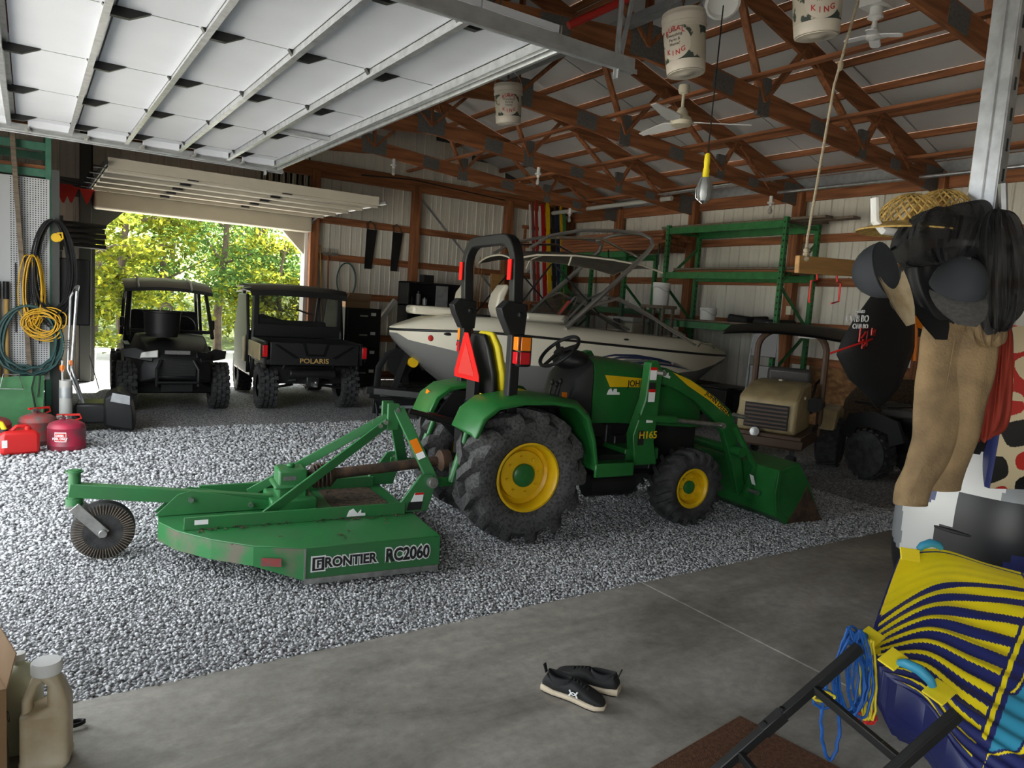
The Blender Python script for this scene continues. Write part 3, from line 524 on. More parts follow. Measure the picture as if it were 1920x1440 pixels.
# ---------------------------------------------------------------- rotary cutter behind the tractor
mw=thing('rotary_cutter','green rotary mower deck with tail wheel hitched behind the tractor','mower',TO,TA)
MG,MD=MT['mower_green'],MT['mower_dirty']
out=[(-.83,-.95),(-.83,.74),(-1.3,.76),(-1.75,.72),(-2.1,.6),(-2.36,.38),(-2.47,.12),(-2.48,-.2),(-2.38,-.42),(-2.2,-.64),(-1.98,-.83),(-1.7,-.95)]
m=MB(); m.prism(out,(0,0,.25),(1,0,0),(0,1,0),.012); m.build('deck_top',MG,mw,.004)
n=len(out)
for i in range(1,n):
    a,b=out[i],out[(i+1)%n]; dirty=i in (6,7,8,9,10)
    q=[(a[0],a[1],.25),(b[0],b[1],.25),(b[0],b[1],.05 if i in(1,2,10,11) else .13),(a[0],a[1],.05 if i in(1,2,11) else .13)]
    c=Vector((-1.6,-.1,0)); k=.985
    qi=[Vector((c.x+(v[0]-c.x)*k,c.y+(v[1]-c.y)*k,v[2])) for v in q]
    m=MB(); m.loft([[Vector(v) for v in q],qi]); m.build('skirt_panel',MD if dirty else MG,mw)
m=MB(); m.bx(-1.705,-1.695,-.957,-.945,.05,.25); m.build('weld_seam',MT['steel'],mw)
m=MB(); m.beam((-1.7,-.952,.045),(-.84,-.955,.045),.012,.035); m.build('skid_shoe',MT['steel'],mw)
m=MB(); m.bx(-.83,-.82,-.93,.72,.03,.24); m.build('chain_guard',MT['black_metal'],mw)
# lettering on the skirt
text('maker_lettering','RONTIER',.085,MT['letter_white'],(-1.42,-.9535,.15),(1,0,0),(0,0,1),mw,bold=.010,sx=.92,ext=.0005)
text('maker_lettering','RONTIER',.085,MT['letter_black'],(-1.42,-.9555,.15),(1,0,0),(0,0,1),mw,bold=.003,sx=.92,ext=.0008)
m=MB(); m.prism([(-.045,-.05),(.045,-.05),(.045,.05),(-.045,.05)],(-1.62,-.954,.15),(1,0,0),(0,0,1),.003); e=m.build('maker_emblem',MT['letter_white'],mw)
m=MB()
for a in ((-.036,-.041,-.02,.041),(.02,-.041,.036,.041)): m.bx(-1.62+a[0],-1.62+a[2],-.9575,-.955,.15+a[1],.15+a[3])
m.bx(-1.65,-1.59,-.9575,-.955,.15+.03,.15+.041); m.bx(-1.65,-1.59,-.9575,-.955,.15-.041,.15-.03); m.bx(-1.628,-1.617,-.9575,-.955,.125,.172); m.bx(-1.628,-1.6,-.9575,-.955,.163,.173); m.bx(-1.628,-1.605,-.9575,-.955,.145,.153); m.build('emblem_mark',MT['letter_black'],e)
text('model_lettering','RC2060',.115,MT['letter_white'],(-1.05,-.9535,.155),(1,0,.0),(0,0,1),mw,bold=.012,sx=.78,ext=.0005)
text('model_lettering','RC2060',.115,MT['letter_black'],(-1.05,-.9555,.155),(1,0,.0),(0,0,1),mw,bold=.004,sx=.78,ext=.0008)
m=MB(); m.prism([(0,0),(.12,0),(.12,.05),(0,.05)],(-1.94,-.869,.14),Vector((.92,-.39,0)).normalized(),(0,0,1),.004); m.build('red_decal',MT['gas_old'],mw)
# frame on top
m=MB(); m.bx(-2.34,-.9,-.44,-.42,.256,.34); m.bx(-2.34,-.9,-.44,-.34,.256,.262); m.build('deck_channel',MG,mw,.004)
m=MB(); m.bx(-2.2,-.9,.34,.36,.256,.34); m.build('deck_channel',MG,mw,.004)
m=MB(); m.prism([(0,0),(.13,0),(.13,.018),(.1,.02),(.1,.045),(.075,.02),(.045,.055),(.015,.04)],(-1.32,-.443,.27),(1,0,0),(0,0,1),.003); m.build('decal',MT['letter_white'],mw)
m=MB(); m.bx(-2.28,-2.2,-.4425,-.44,.29,.32); m.build('decal',MT['letter_white'],mw)
m=MB(); m.prism([(-1.35,-.40),(-1.35,.32),(-.95,.32),(-.93,-.40)],(0,0,.259),(1,0,0),(0,1,0),.012); m.build('leaf_litter',MT['leaf_dirt'],mw)
rr=random.Random(3); lm=MB()
for k in range(150):
    x,y=rr.choice([(rr.uniform(-2.3,-.95),rr.uniform(-.5,-.43)),(rr.uniform(-1.35,-.95),rr.uniform(-.4,.3)),(rr.uniform(-2.2,-1.0),rr.uniform(-.9,.5))])
    a=rr.uniform(0,6.28); s_=rr.uniform(.008,.022); lm.prism([(-s_,0),(0,s_*.5),(s_*1.2,0),(0,-s_*.4)],(x,y,.262+rr.uniform(0,.006)),(math.cos(a),math.sin(a),rr.uniform(-.2,.2)),(-math.sin(a),math.cos(a),0),.002)
lm.build('dry_leaves',MT['leaf_dirt'],mw)['kind']='stuff'
m=MB(); m.bx(-1.72,-1.52,-.11,.11,.32,.53); m.bx(-1.78,-1.46,-.18,.18,.25,.34); m.bx(-1.75,-1.5,-.13,.13,.40,.43); m.cyl((-1.62,0,.53),(-1.62,0,.56),.03); m.build('gearbox',MG,mw,.015)
m=MB(); m.bx(-1.69,-1.6,-.1125,-.11,.46,.49); m.build('gearbox_plate',MT['plate'],mw)
m=MB(); m.cyl((-1.52,0,.45),(-.35,0,.54),.04); prof=[]
for k in range(5): prof+=[(.055,k*.03),(.095 if k else .07,k*.03+.01),(.09,k*.03+.02)]
ax=Vector((1.17,0,.09)).normalized(); m.lathe([(.05,0)]+[(r,h+.02) for r,h in prof]+[(.05,.2)],(-1.5,0,.452),ax,20); m.lathe([(.05,0),(.085,.03),(.08,.1),(.05,.13)],(-.5,0,.53),ax,16); m.build('drive_shaft',MT['rust'],mw)
# A-frame mast
for s in (-1,1):
    m=MB(); m.beam((-.86,s*.07,.96),(-.66,s*.36,.45),.03,.085,(0,1,0) if False else (1,0,.3)); m.build('mast_leg',MG,mw,.005)
    m=MB(); m.beam((-1.86,s*.32,.27),(-.9,s*.055,.88),.02,.065); m.build('mast_brace',MG,mw,.004)
    m=MB(); m.prism([(-.98,.26),(-.72,.26),(-.66,.46),(-.69,.53),(-.78,.53)],(0,s*.40,0),(1,0,0),(0,0,1),.025); m.build('hitch_plate',MG,mw,.005)
    m=MB(); m.cyl((-.70,s*.34,.475),(-.70,s*.46,.475),.028); m.cyl((-.70,s*.36,.475),(-.70,s*.45,.475),.04); m.build('hitch_pin',MT['steel'],mw)
    for x,z in ((-1.0,.835),(-.96,.86),(-.87,.95)): m=MB(); m.cyl((x,s*.075,z),(x,s*.1,z),.018,n=6); m.build('bolt',MT['steel'],mw)
    m=MB(); m.beam((-.9,s*.07,.8),(-.9,s*.07,1.0),.03,.09,(1,0,0)); m.build('mast_head',MG,mw,.005)
m=MB(); m.prism([(-.88,.275),(-.77,.275),(-.755,.40),(-.82,.40)],(0,-.4145,0),(1,0,0),(0,0,1),.004); m.build('warning_sticker',MT['letter_white'],mw)
m=MB(); m.prism([(-.88,.275),(-.77,.275),(-.762,.335),(-.865,.335)],(0,-.4165,0),(1,0,0),(0,0,1),.003); m.build('warning_sticker',MT['letter_black'],mw)
m=MB(); m.prism([(-.825,.385),(-.757,.385),(-.755,.40),(-.82,.40)],(0,-.4165,0),(1,0,0),(0,0,1),.003); m.build('warning_sticker',MT['red_reflect'],mw)
for z0,z1,cc in ((.66,.75,'orange_lens'),(.62,.66,'letter_white')):
    f=lambda z:(-.86+.2*(.96-z)/.51, -.07-.29*(.96-z)/.51)
    a,b=f(z1),f(z0); m=MB(); m.beam((a[0]-.005,a[1]-.018,z1),(b[0]-.005,b[1]-.018,z0),.004,.06,(1,0,.3)); m.build('warning_sticker',MT[cc],mw)
# tail boom, bracket and tail wheel
m=MB(); m.beam((-2.98,-.04,.455),(-1.75,-.04,.30),.07,.09); m.build('tail_boom',MG,mw,.006)
for y in (-.09,.01): m=MB(); m.prism([(-2.5,.26),(-1.72,.26),(-1.72,.31),(-2.28,.42),(-2.36,.40)],(0,y,0),(1,0,0),(0,0,1),.012); m.build('boom_bracket',MG,mw,.003)
m=MB()
for x,z in ((-2.28,.36),(-1.9,.3)): m.cyl((x,-.12,z),(x,.03,z),.018,n=6)
m.build('bolt',MT['steel'],mw)
m=MB(); m.cyl((-2.95,-.04,.36),(-2.95,-.04,.58),.035); m.cyl((-2.95,-.04,.565),(-2.95,-.04,.575),.05); m.cyl((-2.95,-.04,.35),(-2.95,-.04,.40),.05); m.build('tail_pivot',MG,mw)
m=MB()
for y in (-.115,.035): m.beam((-2.95,y,.36),(-2.78,y,.17),.012,.07,(0,1,0) if False else (1,0,1))
m.bx(-3.0,-2.9,-.12,.04,.345,.36); m.cyl((-2.79,-.14,.18),(-2.79,.06,.18),.025); m.build('tail_fork',MT['steel'],mw,.003)
m=MB(); m.lathe([(.08,-.055),(.10,-.06),(.165,-.055),(.182,-.04),(.183,.04),(.165,.055),(.10,.06),(.08,.055)],(-2.79,-.04,.183),(0,1,0),36); m.build('tail_wheel_tyre',MT['rubber'],mw)
m=MB(); m.lathe([(.1,-.05),(.09,-.035),(.05,-.03),(.045,-.055),(.001,-.055)],(-2.79,-.04,.183),(0,1,0),24,False); m.build('tail_wheel_rim',MT['rust'],mw)
m=MB()
for k in range(56):
    a=2*PI*k/56; d=Vector((math.cos(a),0,math.sin(a))); c=Vector((-2.79,-.101,.183)); m.beam(c+d*.115,c+d*.178,.004,.006,(0,1,0))
m.build('tyre_cords',MT['wood_grey'],mw)['kind']='stuff'
# ---------------------------------------------------------------- boat on its trailer
bt=thing('ski_boat','white and grey ski boat with folding tower and canvas top','boat',(4.40,9.9,0),R(-14))
def bz(x,L=5.45): return 1.335+.075*math.sin(min(1,max(0,x/2.2))*PI*.5)*(1-min(1,max(0,(x-1.0)/5)))-.035*max(0,(x-1.2))
def bb(x):
    if x>3.4: return (1.12-.05*(x-1.9)/3.5)*(1-.72*((min(x,5.8)-3.4)/2.4)**2.6*1.25)
    return 1.12*min(1,(max(x,0)/1.9))**.52 if x<1.9 else 1.12-.05*(x-1.9)/3.5
XS=[0.0,.08,.22,.45,.8,1.2,1.6,2.2,2.8,3.5,4.2,4.8,5.3,5.6,5.8]
def keel(x): return max(.28,1.30-1.02*min(1,(x/1.25))**.75) if x<1.25 else .28
up_,lo_,dk=[],[],[]
for x in XS:
    b=max(bb(x),.012); zs=bz(x); k=keel(x)-.0 if x>0 else zs-.04; k=min(k,zs-.05); ch=min(zs-.04,max(k+.03,.62+.55*max(0,1-x/1.5))); gl=ch+(zs-ch)*.45 if x>.1 else zs-.05
    if x>4.3: e_=((x-4.3)/1.5)**1.4; k=k+(zs-.10-k)*min(.97,e_); ch=max(ch,k+.02); ch=ch+(zs-.06-ch)*min(.95,e_); gl=gl+(zs-.03-gl)*min(.95,e_)
    bc=b*.86; bg=b*.955
    up_.append([Vector((x,-b,zs)),Vector((x,-(b+bg)/2,(zs+gl)/2)),Vector((x,-bg,gl))])
    lo_.append([Vector((x,-bg,gl)),Vector((x,-bc,ch)),Vector((x,-bc*.45,(ch+k)/2-.03)),Vector((x,0,k)),Vector((x,bc*.45,(ch+k)/2-.03)),Vector((x,bc,ch)),Vector((x,bg,gl))])
    ck=1.0<=x<=4.9
    r=[(b,zs+.01),(b*.93,zs+.11),(b*.82,zs+.19),(b*.72,zs+.215)]
    if ck: r+=[(b*.70,zs+.2),(b*.69,zs-.4),(0,zs-.42)]
    else: r+=[(b*.6,zs+.225),(b*.3,zs+.235),(0,zs+.24)]
    kk=min(1,.12+x/.75) if x<.7 else (1-.8*max(0,(x-5.0)/.8)**1.5 if x>5.0 else 1); r=[(a,zs+.01+(z-zs-.01)*kk) if z>zs else (a,z) for a,z in r]
    dk.append([Vector((x,-a,z)) for a,z in r]+[Vector((x,a,z)) for a,z in r[::-1][1:]])
m=MB(); m.loft(up_,False); m.loft([[Vector((v.x,-v.y,v.z)) for v in c] for c in up_],False); m.build('hull_topsides',MT['boat_white'],bt,ang=60)
m=MB(); m.loft(lo_,False); L_=lo_[-1]; U_=up_[-1]; m.add([*L_,Vector((U_[0].x,-U_[0].y,U_[0].z)),U_[0]],[tuple(range(len(L_)+2))]); m.build('hull_bottom',MT['boat_grey'],bt,ang=60)
m=MB(); m.loft(dk,False); m.add([*dk[-1]],[tuple(range(len(dk[-1])))]); m.build('deck',MT['boat_white'],bt,ang=50)
for s in (-1,1):
    m=MB(); m.tube([(x-.01,s*(max(bb(x),.012)+.005),bz(x)) for x in XS],.018,6); m.build('rub_rail',BK,bt)
# swoosh graphic + numbers on the near side
def hull_pt(x,t): # t 0 at sheer, 1 at grey line
    b=bb(x); zs=bz(x); ch=max(.31,.62+.55*max(0,1-x/1.5)); gl=ch+(zs-ch)*.45; return Vector((x,-(b+(b*.955-b)*t)-.006,zs+(gl-zs)*t))
def band(name,pts,mt):
    m=MB(); m.loft([[hull_pt(x,t0),hull_pt(x,t1)] for x,t0,t1 in pts],False); m.build(name,mt,bt)
for d,c in ((0,'logo_blue'),(.16,'logo_blue'),(.34,'boat_grey'),(.5,'logo_blue')):
    band('hull_swoosh',[(2.85+d*.6,.55+d*.5,.57+d*.5),(3.15+d*.6,.34+d*.5,.42+d*.5),(3.5+d*.6,.28+d*.5,.38+d*.5),(3.9+d*.6,.36+d*.5,.43+d*.5),(4.35+d*.6,.55+d*.5,.555+d*.5)],MT[c])
ang=math.atan2(hull_pt(.9,.5).y-hull_pt(.7,.5).y,.2); ex=Vector((math.cos(ang),math.sin(ang),-.05))
p=hull_pt(.98,.55); text('registration_number','L 1591',.13,MT['letter_black'],p+Vector((0,-.02,0)),ex,(0,.08,1),bt,ext=.006,bold=.001,shear=.2)
m=MB(); p=hull_pt(.50,.52); m.ell(p,(.045,.02,.045),8,6); m.build('registration_sticker',MT['flag_red'],bt)
m=MB(); p=hull_pt(.72,.17); m.ell(p,(.07,.015,.022),12,6); p=hull_pt(3.35,.0)+Vector((0,.06,.1)); m.ell(p,(.045,.02,.015),12,6); m.build('vent',BK,bt)
# cushions, seats
m=MB(); m.bx(.28,.92,-.28,.28,1.575,1.70); m.build('bow_cushion',MT['boat_white'],bt,.04)
def bseat(x,y):
    prof=[(0,0),(.10,-.02),(.16,.16),(.13,.34),(.02,.5),(-.04,.47),(.02,.3),(.03,.12)]
    m=MB(); m.prism([(a,b) for a,b in prof],(x,y,1.60),(-1,0,0),(0,0,1),.42); m.build('seat_back',MT['boat_white'],bt,.03)
    m=MB(); m.bx(x-.1,x+.45,y-.22,y+.22,1.5,1.62); m.build('seat_pad',MT['vinyl_dark'],bt,.04)
bseat(1.22,.25); bseat(1.6,-.35)
m=MB(); m.bx(1.9,2.6,-.62,-.2,1.55,1.7); m.build('bench_cushion',MT['boat_white'],bt,.05); m=MB(); m.bx(2.15,2.75,-.6,.1,1.5,1.66); m.build('dark_cushion',MT['vinyl_dark'],bt,.05)
# windshield: side glass and frame
wsn=[(2.42,-.84,1.6),(2.75,-.82,1.95),(3.0,-.8,2.06),(3.4,-.82,1.93),(3.8,-.85,1.76),(4.2,-.88,1.6),(4.45,-.9,1.5)]
for s in (1,-1):
    pts=[Vector((x,y*s,z)) for x,y,z in wsn]; m=MB(); m.tube(pts,.018,6); m.build('windshield_frame',MT['alu'],bt)
    m=MB(); m.loft([[p,Vector((p.x,p.y*1.04,min(1.5,p.z-.01)))] for p in pts],False); m.build('windshield_glass',MT['smoked'],bt)
m=MB(); m.loft([[Vector((2.45,y,1.62)),Vector((2.85,y*.95,2.04))] for y in (-.82,-.4,0,.4,.82)],False); m.build('windshield_glass',MT['smoked'],bt)
m=MB(); m.tube([(2.42,-.5,1.62),(2.7,-.5,1.98),(2.95,-.1,2.0),(2.75,-.1,1.64)],.016,6,True); m.build('windshield_frame',MT['alu'],bt)
m=MB(); m.prism([(0,0),(.36,0),(.36,.3),(0,.3)],(2.45,-.52,1.68),(.3,.95,0),(.6,0,.8),.006); m.build('pane_reflection',MT['letter_red'],bt); m=MB(); m.prism([(0,0),(.26,0),(.26,.3),(0,.3)],(2.57,-.16,1.68),(.3,.95,0),(.6,0,.8),.006); m.build('pane_reflection',MT['fuel_green'],bt)  # red and green reflections in the open windshield pane, painted as coloured sheets
# tower
for s in (-1,1):
    y=s*.98
    m=MB(); m.tube([(2.38,y,1.52),(3.05,y,2.15),(3.62,y*.97,2.70),(3.74,y*.92,2.83),(3.74,y*.85,2.93),(3.6,y*.8,2.99),(3.2,y*.78,3.0),(2.6,y*.8,2.95),(2.1,y*.82,2.82),(1.8,y*.85,2.62)],[.04,.04,.036,.034,.03,.03,.028,.026,.024,.022],8); m.build('tower_leg',MT['alu'],bt)
    m=MB(); m.tube([(2.75,y,1.85),(3.2,y*.99,2.0),(3.7,y,1.8),(4.2,y,1.55),(4.6,y,1.38)],.026,8); m.build('tower_strut',MT['alu'],bt)
    m=MB(); m.tube([(3.55,y*.9,2.62),(2.9,y*.84,2.86),(2.2,y*.82,2.80)],.02,8); m.build('tower_rail',MT['chrome'],bt)
    
    for a_,b_ in (((1.5,y*.9,1.55),(2.15,y*.85,2.42)),((2.2,y*.85,2.42),(2.95,y*.9,1.75)),((3.9,y*.85,2.55),(3.88,y*.86,2.86))): m=MB(); m.cyl(a_,b_,.013); m.build('top_strut',BK,bt)
m=MB(); m.tube([(3.6,-.78,2.99),(3.66,-.4,3.04),(3.68,0,3.05),(3.66,.4,3.04),(3.6,.78,2.99)],.028,8); m.build('tower_crossbar',MT['alu'],bt)
cv=[[Vector((x,y*(.97 if 1.7<x<3.8 else .9),z-.09*(abs(y)/.9)**2.5)) for y in np.linspace(-.9,.9,9)] for x,z in ((1.55,2.53),(1.9,2.62),(2.5,2.66),(3.1,2.65),(3.6,2.61),(4.0,2.53))]
m=MB(); m.loft(cv,False); m.loft([[v-Vector((0,0,.012)) for v in c] for c in cv],False); m.build('canvas_top',MT['boat_canvas'],bt,ang=70)
m=MB(); m.tube([cv[0][i] for i in range(9)],.014,6); m.tube([c[0] for c in cv],.014,6); m.tube([cv[-1][i] for i in range(9)],.014,6); m.tube([c[8] for c in cv],.014,6); m.tube([(2.4,-.88,2.42),(2.45,-.86,2.57),(2.45,0,2.65),(2.45,.86,2.57),(2.4,.88,2.42)],.013,6); m.build('canvas_frame',MT['boat_white'],bt)
m=MB(); m.tube([(4.7,-.9,1.34),(4.75,-.9,1.40),(4.95,-.9,1.39),(5.0,-.9,1.33)],.012,6); m.build('cleat',MT['chrome'],bt)
# trailer
tl=thing('boat_trailer','black boat trailer with winch post under the ski boat','trailer',(4.40,9.9,0),R(-14))
m=MB()
for s in (-1,1): m.beam((-.2,s*.1,.42),(1.4,s*.75,.38),.06,.1); m.beam((1.4,s*.75,.38),(5.2,s*.8,.38),.06,.1); m.beam((1.2,s*.35,.36),(5.0,s*.5,.40),.09,.12)
m.beam((-.3,0,.42),(.3,0,.42),.08,.1); m.beam((2.0,-.8,.33),(2.0,.8,.33),.06,.08); m.beam((4.6,-.8,.33),(4.6,.8,.33),.06,.08); m.build('trailer_frame',MT['black_metal'],tl,.01)
m=MB(); m.beam((.1,0,.42),(.3,0,1.05),.08,.08); m.beam((.3,0,1.05),(.55,0,.75),.05,.05); m.build('winch_post',MT['black_metal'],tl)
m=MB(); m.cyl((.36,-.09,.86),(.36,.09,.86),.04); m.cyl((.36,-.12,.86),(.36,-.06,.86),.075); m.cyl((.36,.06,.86),(.36,.1,.86),.075); m.build('winch',MT['jd_yellow'],tl)
m=MB(); m.cyl((.62,-.5,.08),(.62,-.5,.62),.035); m.beam((.62,-.5,.42),(.62,-.2,.42),.05,.05); m.build('tongue_jack',MT['chrome'],tl); m=MB(); m.lathe([(.10,-.04),(.11,0),(.10,.04)],(.62,-.5,.11),(0,1,0),20); m.build('jack_wheel',BK,tl)
for s in (-1,1):
    for x in (3.0,3.75):
        m=MB(); m.lathe([(.2,-.09),(.3,-.1),(.325,-.07),(.325,.07),(.3,.1),(.2,.09)],(x,s*.98,.325),(0,1,0),28); m.build('trailer_tyre',MT['rubber'],tl); m=MB(); m.lathe([(.2,s*.05),(.12,s*.02),(.001,s*.04)],(x,s*.98,.325),(0,1,0),20,False); m.build('trailer_rim',MT['steel'],tl)
    m=MB(); m.tube([(2.55,s*.98,.5),(2.7,s*.98,.68),(3.4,s*.98,.71),(4.05,s*.98,.68),(4.2,s*.98,.5)],.11,4,ph=PI/4,flat=.2); m.build('trailer_fender',BK,tl)
# black box blade in front of the bow
bl=thing('box_blade','black box blade with curved tines parked behind the tractor and boat','implement',(4.72,10.05,0),R(-8))
m=MB(); m.bx(-.55,.85,-.2,.2,.30,.42); m.bx(-.5,.8,-.24,-.2,.08,.3); m.build('blade_frame',BK,bl,.01)
m=MB(); m.bx(-.4,.7,-.25,-.24,.34,.4); m.bx(-.4,.7,-.25,-.24,.16,.2); m.build('frame_edge',MT['galv_dull'],bl)
for x in (-.45,-.15,.15,.45,.75): m=MB(); m.tube([(x,-.1,.3),(x-.02,-.28,.24),(x,-.3,.1),(x+.05,-.24,0.0)],.012,6); m.build('tine',MT['black_metal'],bl)
m=MB(); m.tube([(-.42,-.1,.42),(-.40,-.1,.75),(-.30,-.1,.93),(-.15,-.1,1.0),(0.0,-.1,.95),(.02,-.1,.5)],.05,4,flat=.3); m.build('mast',BK,bl); m=MB(); m.lathe([(.2,-.02),(.2,.02)],(-.08,-.1,.82),(0,1,0),20); m.build('coulter_disc',BK,bl)
# ---------------------------------------------------------------- side-by-side facing the camera
def knobby(par,c,Rr,w,rim=.17,name='tyre'):
    m=MB(); h=w/2; m.lathe([(rim,-h*.8),(rim+.06,-h),(Rr-.05,-h*.96),(Rr-.025,-h*.8),(Rr-.025,h*.8),(Rr-.05,h*.96),(rim+.06,h),(rim,h*.8)],c,(1,0,0),32,False); c=Vector(c)
    for k in range(20):
        for j,(x,dx) in enumerate(((-.72,.4),(-.2,.36),(.3,.36),(.78,.4))):
            a=2*PI*(k+.5*(j%2))/20; e=Vector((0,math.cos(a),math.sin(a))); t=Vector((0,-math.sin(a),math.cos(a)))
            m.box(c+Vector((x*h,0,0))+e*(Rr-.018),(dx*h,.055,.045),Matrix((Vector((1,0,0)),t,e)).transposed())
    o=m.build(name,MT['rubber'],par); m=MB(); m.lathe([(rim+.01,-h*.6),(rim-.02,-h*.2),(.06,-h*.1),(.05,-h*.4),(.001,-h*.4)],c,(1,0,0),20,False); m.lathe([(rim+.01,h*.6),(rim-.02,h*.2),(.06,h*.1),(.001,h*.3)],c,(1,0,0),20,False); m.build('wheel_rim',MT['black_gloss'],o)
rz=thing('side_by_side','black sport side-by-side facing in with a tub on its hood','utility vehicle',(1.72,11.3,0),R(-3))
for s in (-1,1): knobby(rz,(s*.6,0,.335),.335,.25); knobby(rz,(s*.6,2.0,.335),.335,.28)
BP,BG,BMt=MT['black'],MT['black_gloss'],MT['black_matte']
def rs_(y,w,z0,z1,k=.8): return [Vector((x*w,y,z)) for x,z in ((-1,z0),(-1,(z0+z1)/2),(-k,z1),(-k*.4,z1+.03),(k*.4,z1+.03),(k,z1),(1,(z0+z1)/2),(1,z0))]
m=MB(); m.loft([rs_(-.48,.26,.48,.72),rs_(-.36,.45,.42,.86),rs_(-.05,.52,.42,.95),rs_(.35,.56,.40,1.02),rs_(.62,.58,.36,1.03)]); m.build('front_body',BP,rz,.02)
m=MB(); m.bx(-.6,.6,.1,2.2,.2,.5); m.bx(-.6,-.5,.7,1.9,.5,.85); m.bx(.5,.6,.7,1.9,.5,.85); m.bx(-.55,.55,1.6,2.3,.5,1.0); m.build('cab_tub',BP,rz,.02)
for s in (-1,1):
    m=MB(); m.prism([(0,0),(.34,.05),(.36,.16),(.2,.19),(-.02,.10)],(s*.30 if s>0 else -.30,-.42,.70),(s*1,.35,0),(0,.25,1),.05); m.build('fender_flare',BP,rz,.01)
    m=MB(); m.prism([(0,.0),(.22,.0),(.20,.075),(.0,.1)],(s*.24,-.475,.77),(s*1,.3,-.08),(0,.3,1),.03); m.build('headlight',MT['bulb_glass'] if s<0 else MT['black_gloss'],rz,.008)
    m=MB(); m.tube([(s*.3,-.3,.42),(s*.45,-.05,.34),(s*.58,0,.335)],.025,8); m.tube([(s*.22,-.1,.45),(s*.55,.02,.38)],.02,8); m.cyl((s*.35,.05,.85),(s*.5,0,.4),.035); m.build('suspension_arm',MT['black_metal'],rz)
    m=MB(); m.tube([(s*.56,.35,1.0),(s*.56,.5,1.15),(s*.52,.78,1.62),(s*.50,.95,1.72),(s*.5,1.9,1.74),(s*.54,2.15,1.5),(s*.58,2.2,.9)],.028,8); m.tube([(s*.5,1.5,1.73),(s*.56,1.5,.8)],.025,8); m.build('cage_tube',BP,rz)
    m=MB(); m.bx(s*.62-.03,s*.62+.03,.75,.95,1.1,1.25); m.build('mirror',BP,rz,.02)
    m=MB(); m.bx(s*.28-.2,s*.28+.2,1.4,1.55,.7,1.35); m.bx(s*.28-.2,s*.28+.2,1.0,1.5,.6,.75); m.build('seat',BMt,rz,.05)
m=MB(); m.tube([(-.5,.9,1.7),(.5,.9,1.7)],.026,8); m.tube([(-.56,.45,1.08),(.56,.45,1.08)],.026,8); m.build('cage_tube',BP,rz)
secs=[[Vector((x,y,z+dz-.05*(abs(x)/.6)**2)) for x in (-.6,-.45,-.2,0,.2,.45,.6)] for y,z,dz in ((.68,1.72,0),(.85,1.80,0),(1.4,1.86,0),(2.0,1.84,0))]
m=MB(); m.loft(secs,False); m.loft([[v-Vector((0,0,.05)) for v in c] for c in secs],False); m.loft([secs[0],[v-Vector((0,0,.05)) for v in secs[0]]],False); m.build('roof',BP,rz)
for x in (-.42,.3): m=MB(); m.tube([(x,.66,1.70),(x,.84,1.82),(x,1.4,1.875)],.016,6); m.build('roof_rib',MT['galv_dull'],rz)
m=MB(); m.bx(-.24,.24,-.5,-.44,.52,.74); m.build('grille',BMt,rz,.01)
for z in (.56,.6,.64,.68,.72): m=MB(); m.bx(-.22,.22,-.51,-.5,z-.006,z+.006); m.build('grille_slat',BP,rz)
m=MB(); m.tube([(-.2,-.3,.36),(-.26,-.56,.4),(-.26,-.58,.62),(-.2,-.5,.74)],.022,8); m.tube([(.2,-.3,.36),(.26,-.56,.4),(.26,-.58,.62),(.2,-.5,.74)],.022,8); m.cyl((-.26,-.57,.44),(.26,-.57,.44),.02); m.bx(-.2,.2,-.45,-.1,.3,.4); m.build('bumper',BP,rz)
m=MB(); m.bx(-.16,.16,-.485,-.47,.82,.87); m.build('badge',MT['plate'],rz)
m=MB(); c0=Vector((-.02,.95,1.12)); m.tube([c0+Vector((.16*math.cos(t)+.25,.05*math.sin(t),.16*math.sin(t))) for t in np.linspace(0,2*PI,21)[:-1]],.014,6,True); m.build('steering_wheel',BP,rz)
tb=thing('black_tub','black plastic tub with white rope handles on the side-by-side hood','tub',(1.56,11.28,1.03))
m=MB(); m.lathe([(.20,0),(.215,.1),(.218,.12),(.235,.33),(.255,.34),(.255,.365),(.24,.365),(.225,.05),(.001,.04)],(0,0,0),(0,0,1),28); m.build('tub_body',BP,tb)
for s in (0,1):
    m=MB(); c=Vector((.02+.06*s,-.16+.34*s,.37)); m.tube([c+Vector((.07*math.cos(t),0,.10*math.sin(t)*(1 if s else .7))) for t in np.linspace(0,PI,9)],.013,6); m.build('rope_handle',MT['rope_tan'],tb)
# ---------------------------------------------------------------- utility vehicle seen from behind
rg=thing('cargo_vehicle','black cargo utility vehicle with tailgate lettering beside the far door','utility vehicle',(3.60,11.1,0),R(-4))
for s in (-1,1): knobby(rg,(s*.62,.05,.335),.335,.27); knobby(rg,(s*.62,2.1,.335),.335,.25)
m=MB(); m.bx(-.70,.70,-.42,.65,.70,.78); m.bx(-.74,-.68,-.42,.65,.70,1.04); m.bx(.68,.74,-.42,.65,.70,1.04); m.bx(-.7,.7,.62,.68,.7,1.04); m.build('cargo_bed',BP,rg,.015)
m=MB(); m.bx(-.66,.66,-.46,-.41,.70,1.03); tg=m.build('tailgate',BP,rg,.012)
m=MB(); m.prism([(-.16,1.03),(-.11,.87),(.11,.87),(.16,1.03),(.2,1.03),(.14,.84),(-.14,.84),(-.2,1.03)],(0,-.464,0),(1,0,0),(0,0,1),.012); m.build('tailgate_rib',BG,tg)
for s in (-1,1): m=MB(); m.prism([(s*.25,.82),(s*.55,1.0),(s*.6,1.0),(s*.3,.8)],(0,-.464,0),(1,0,0),(0,0,1),.01); m.build('tailgate_rib',BG,tg)
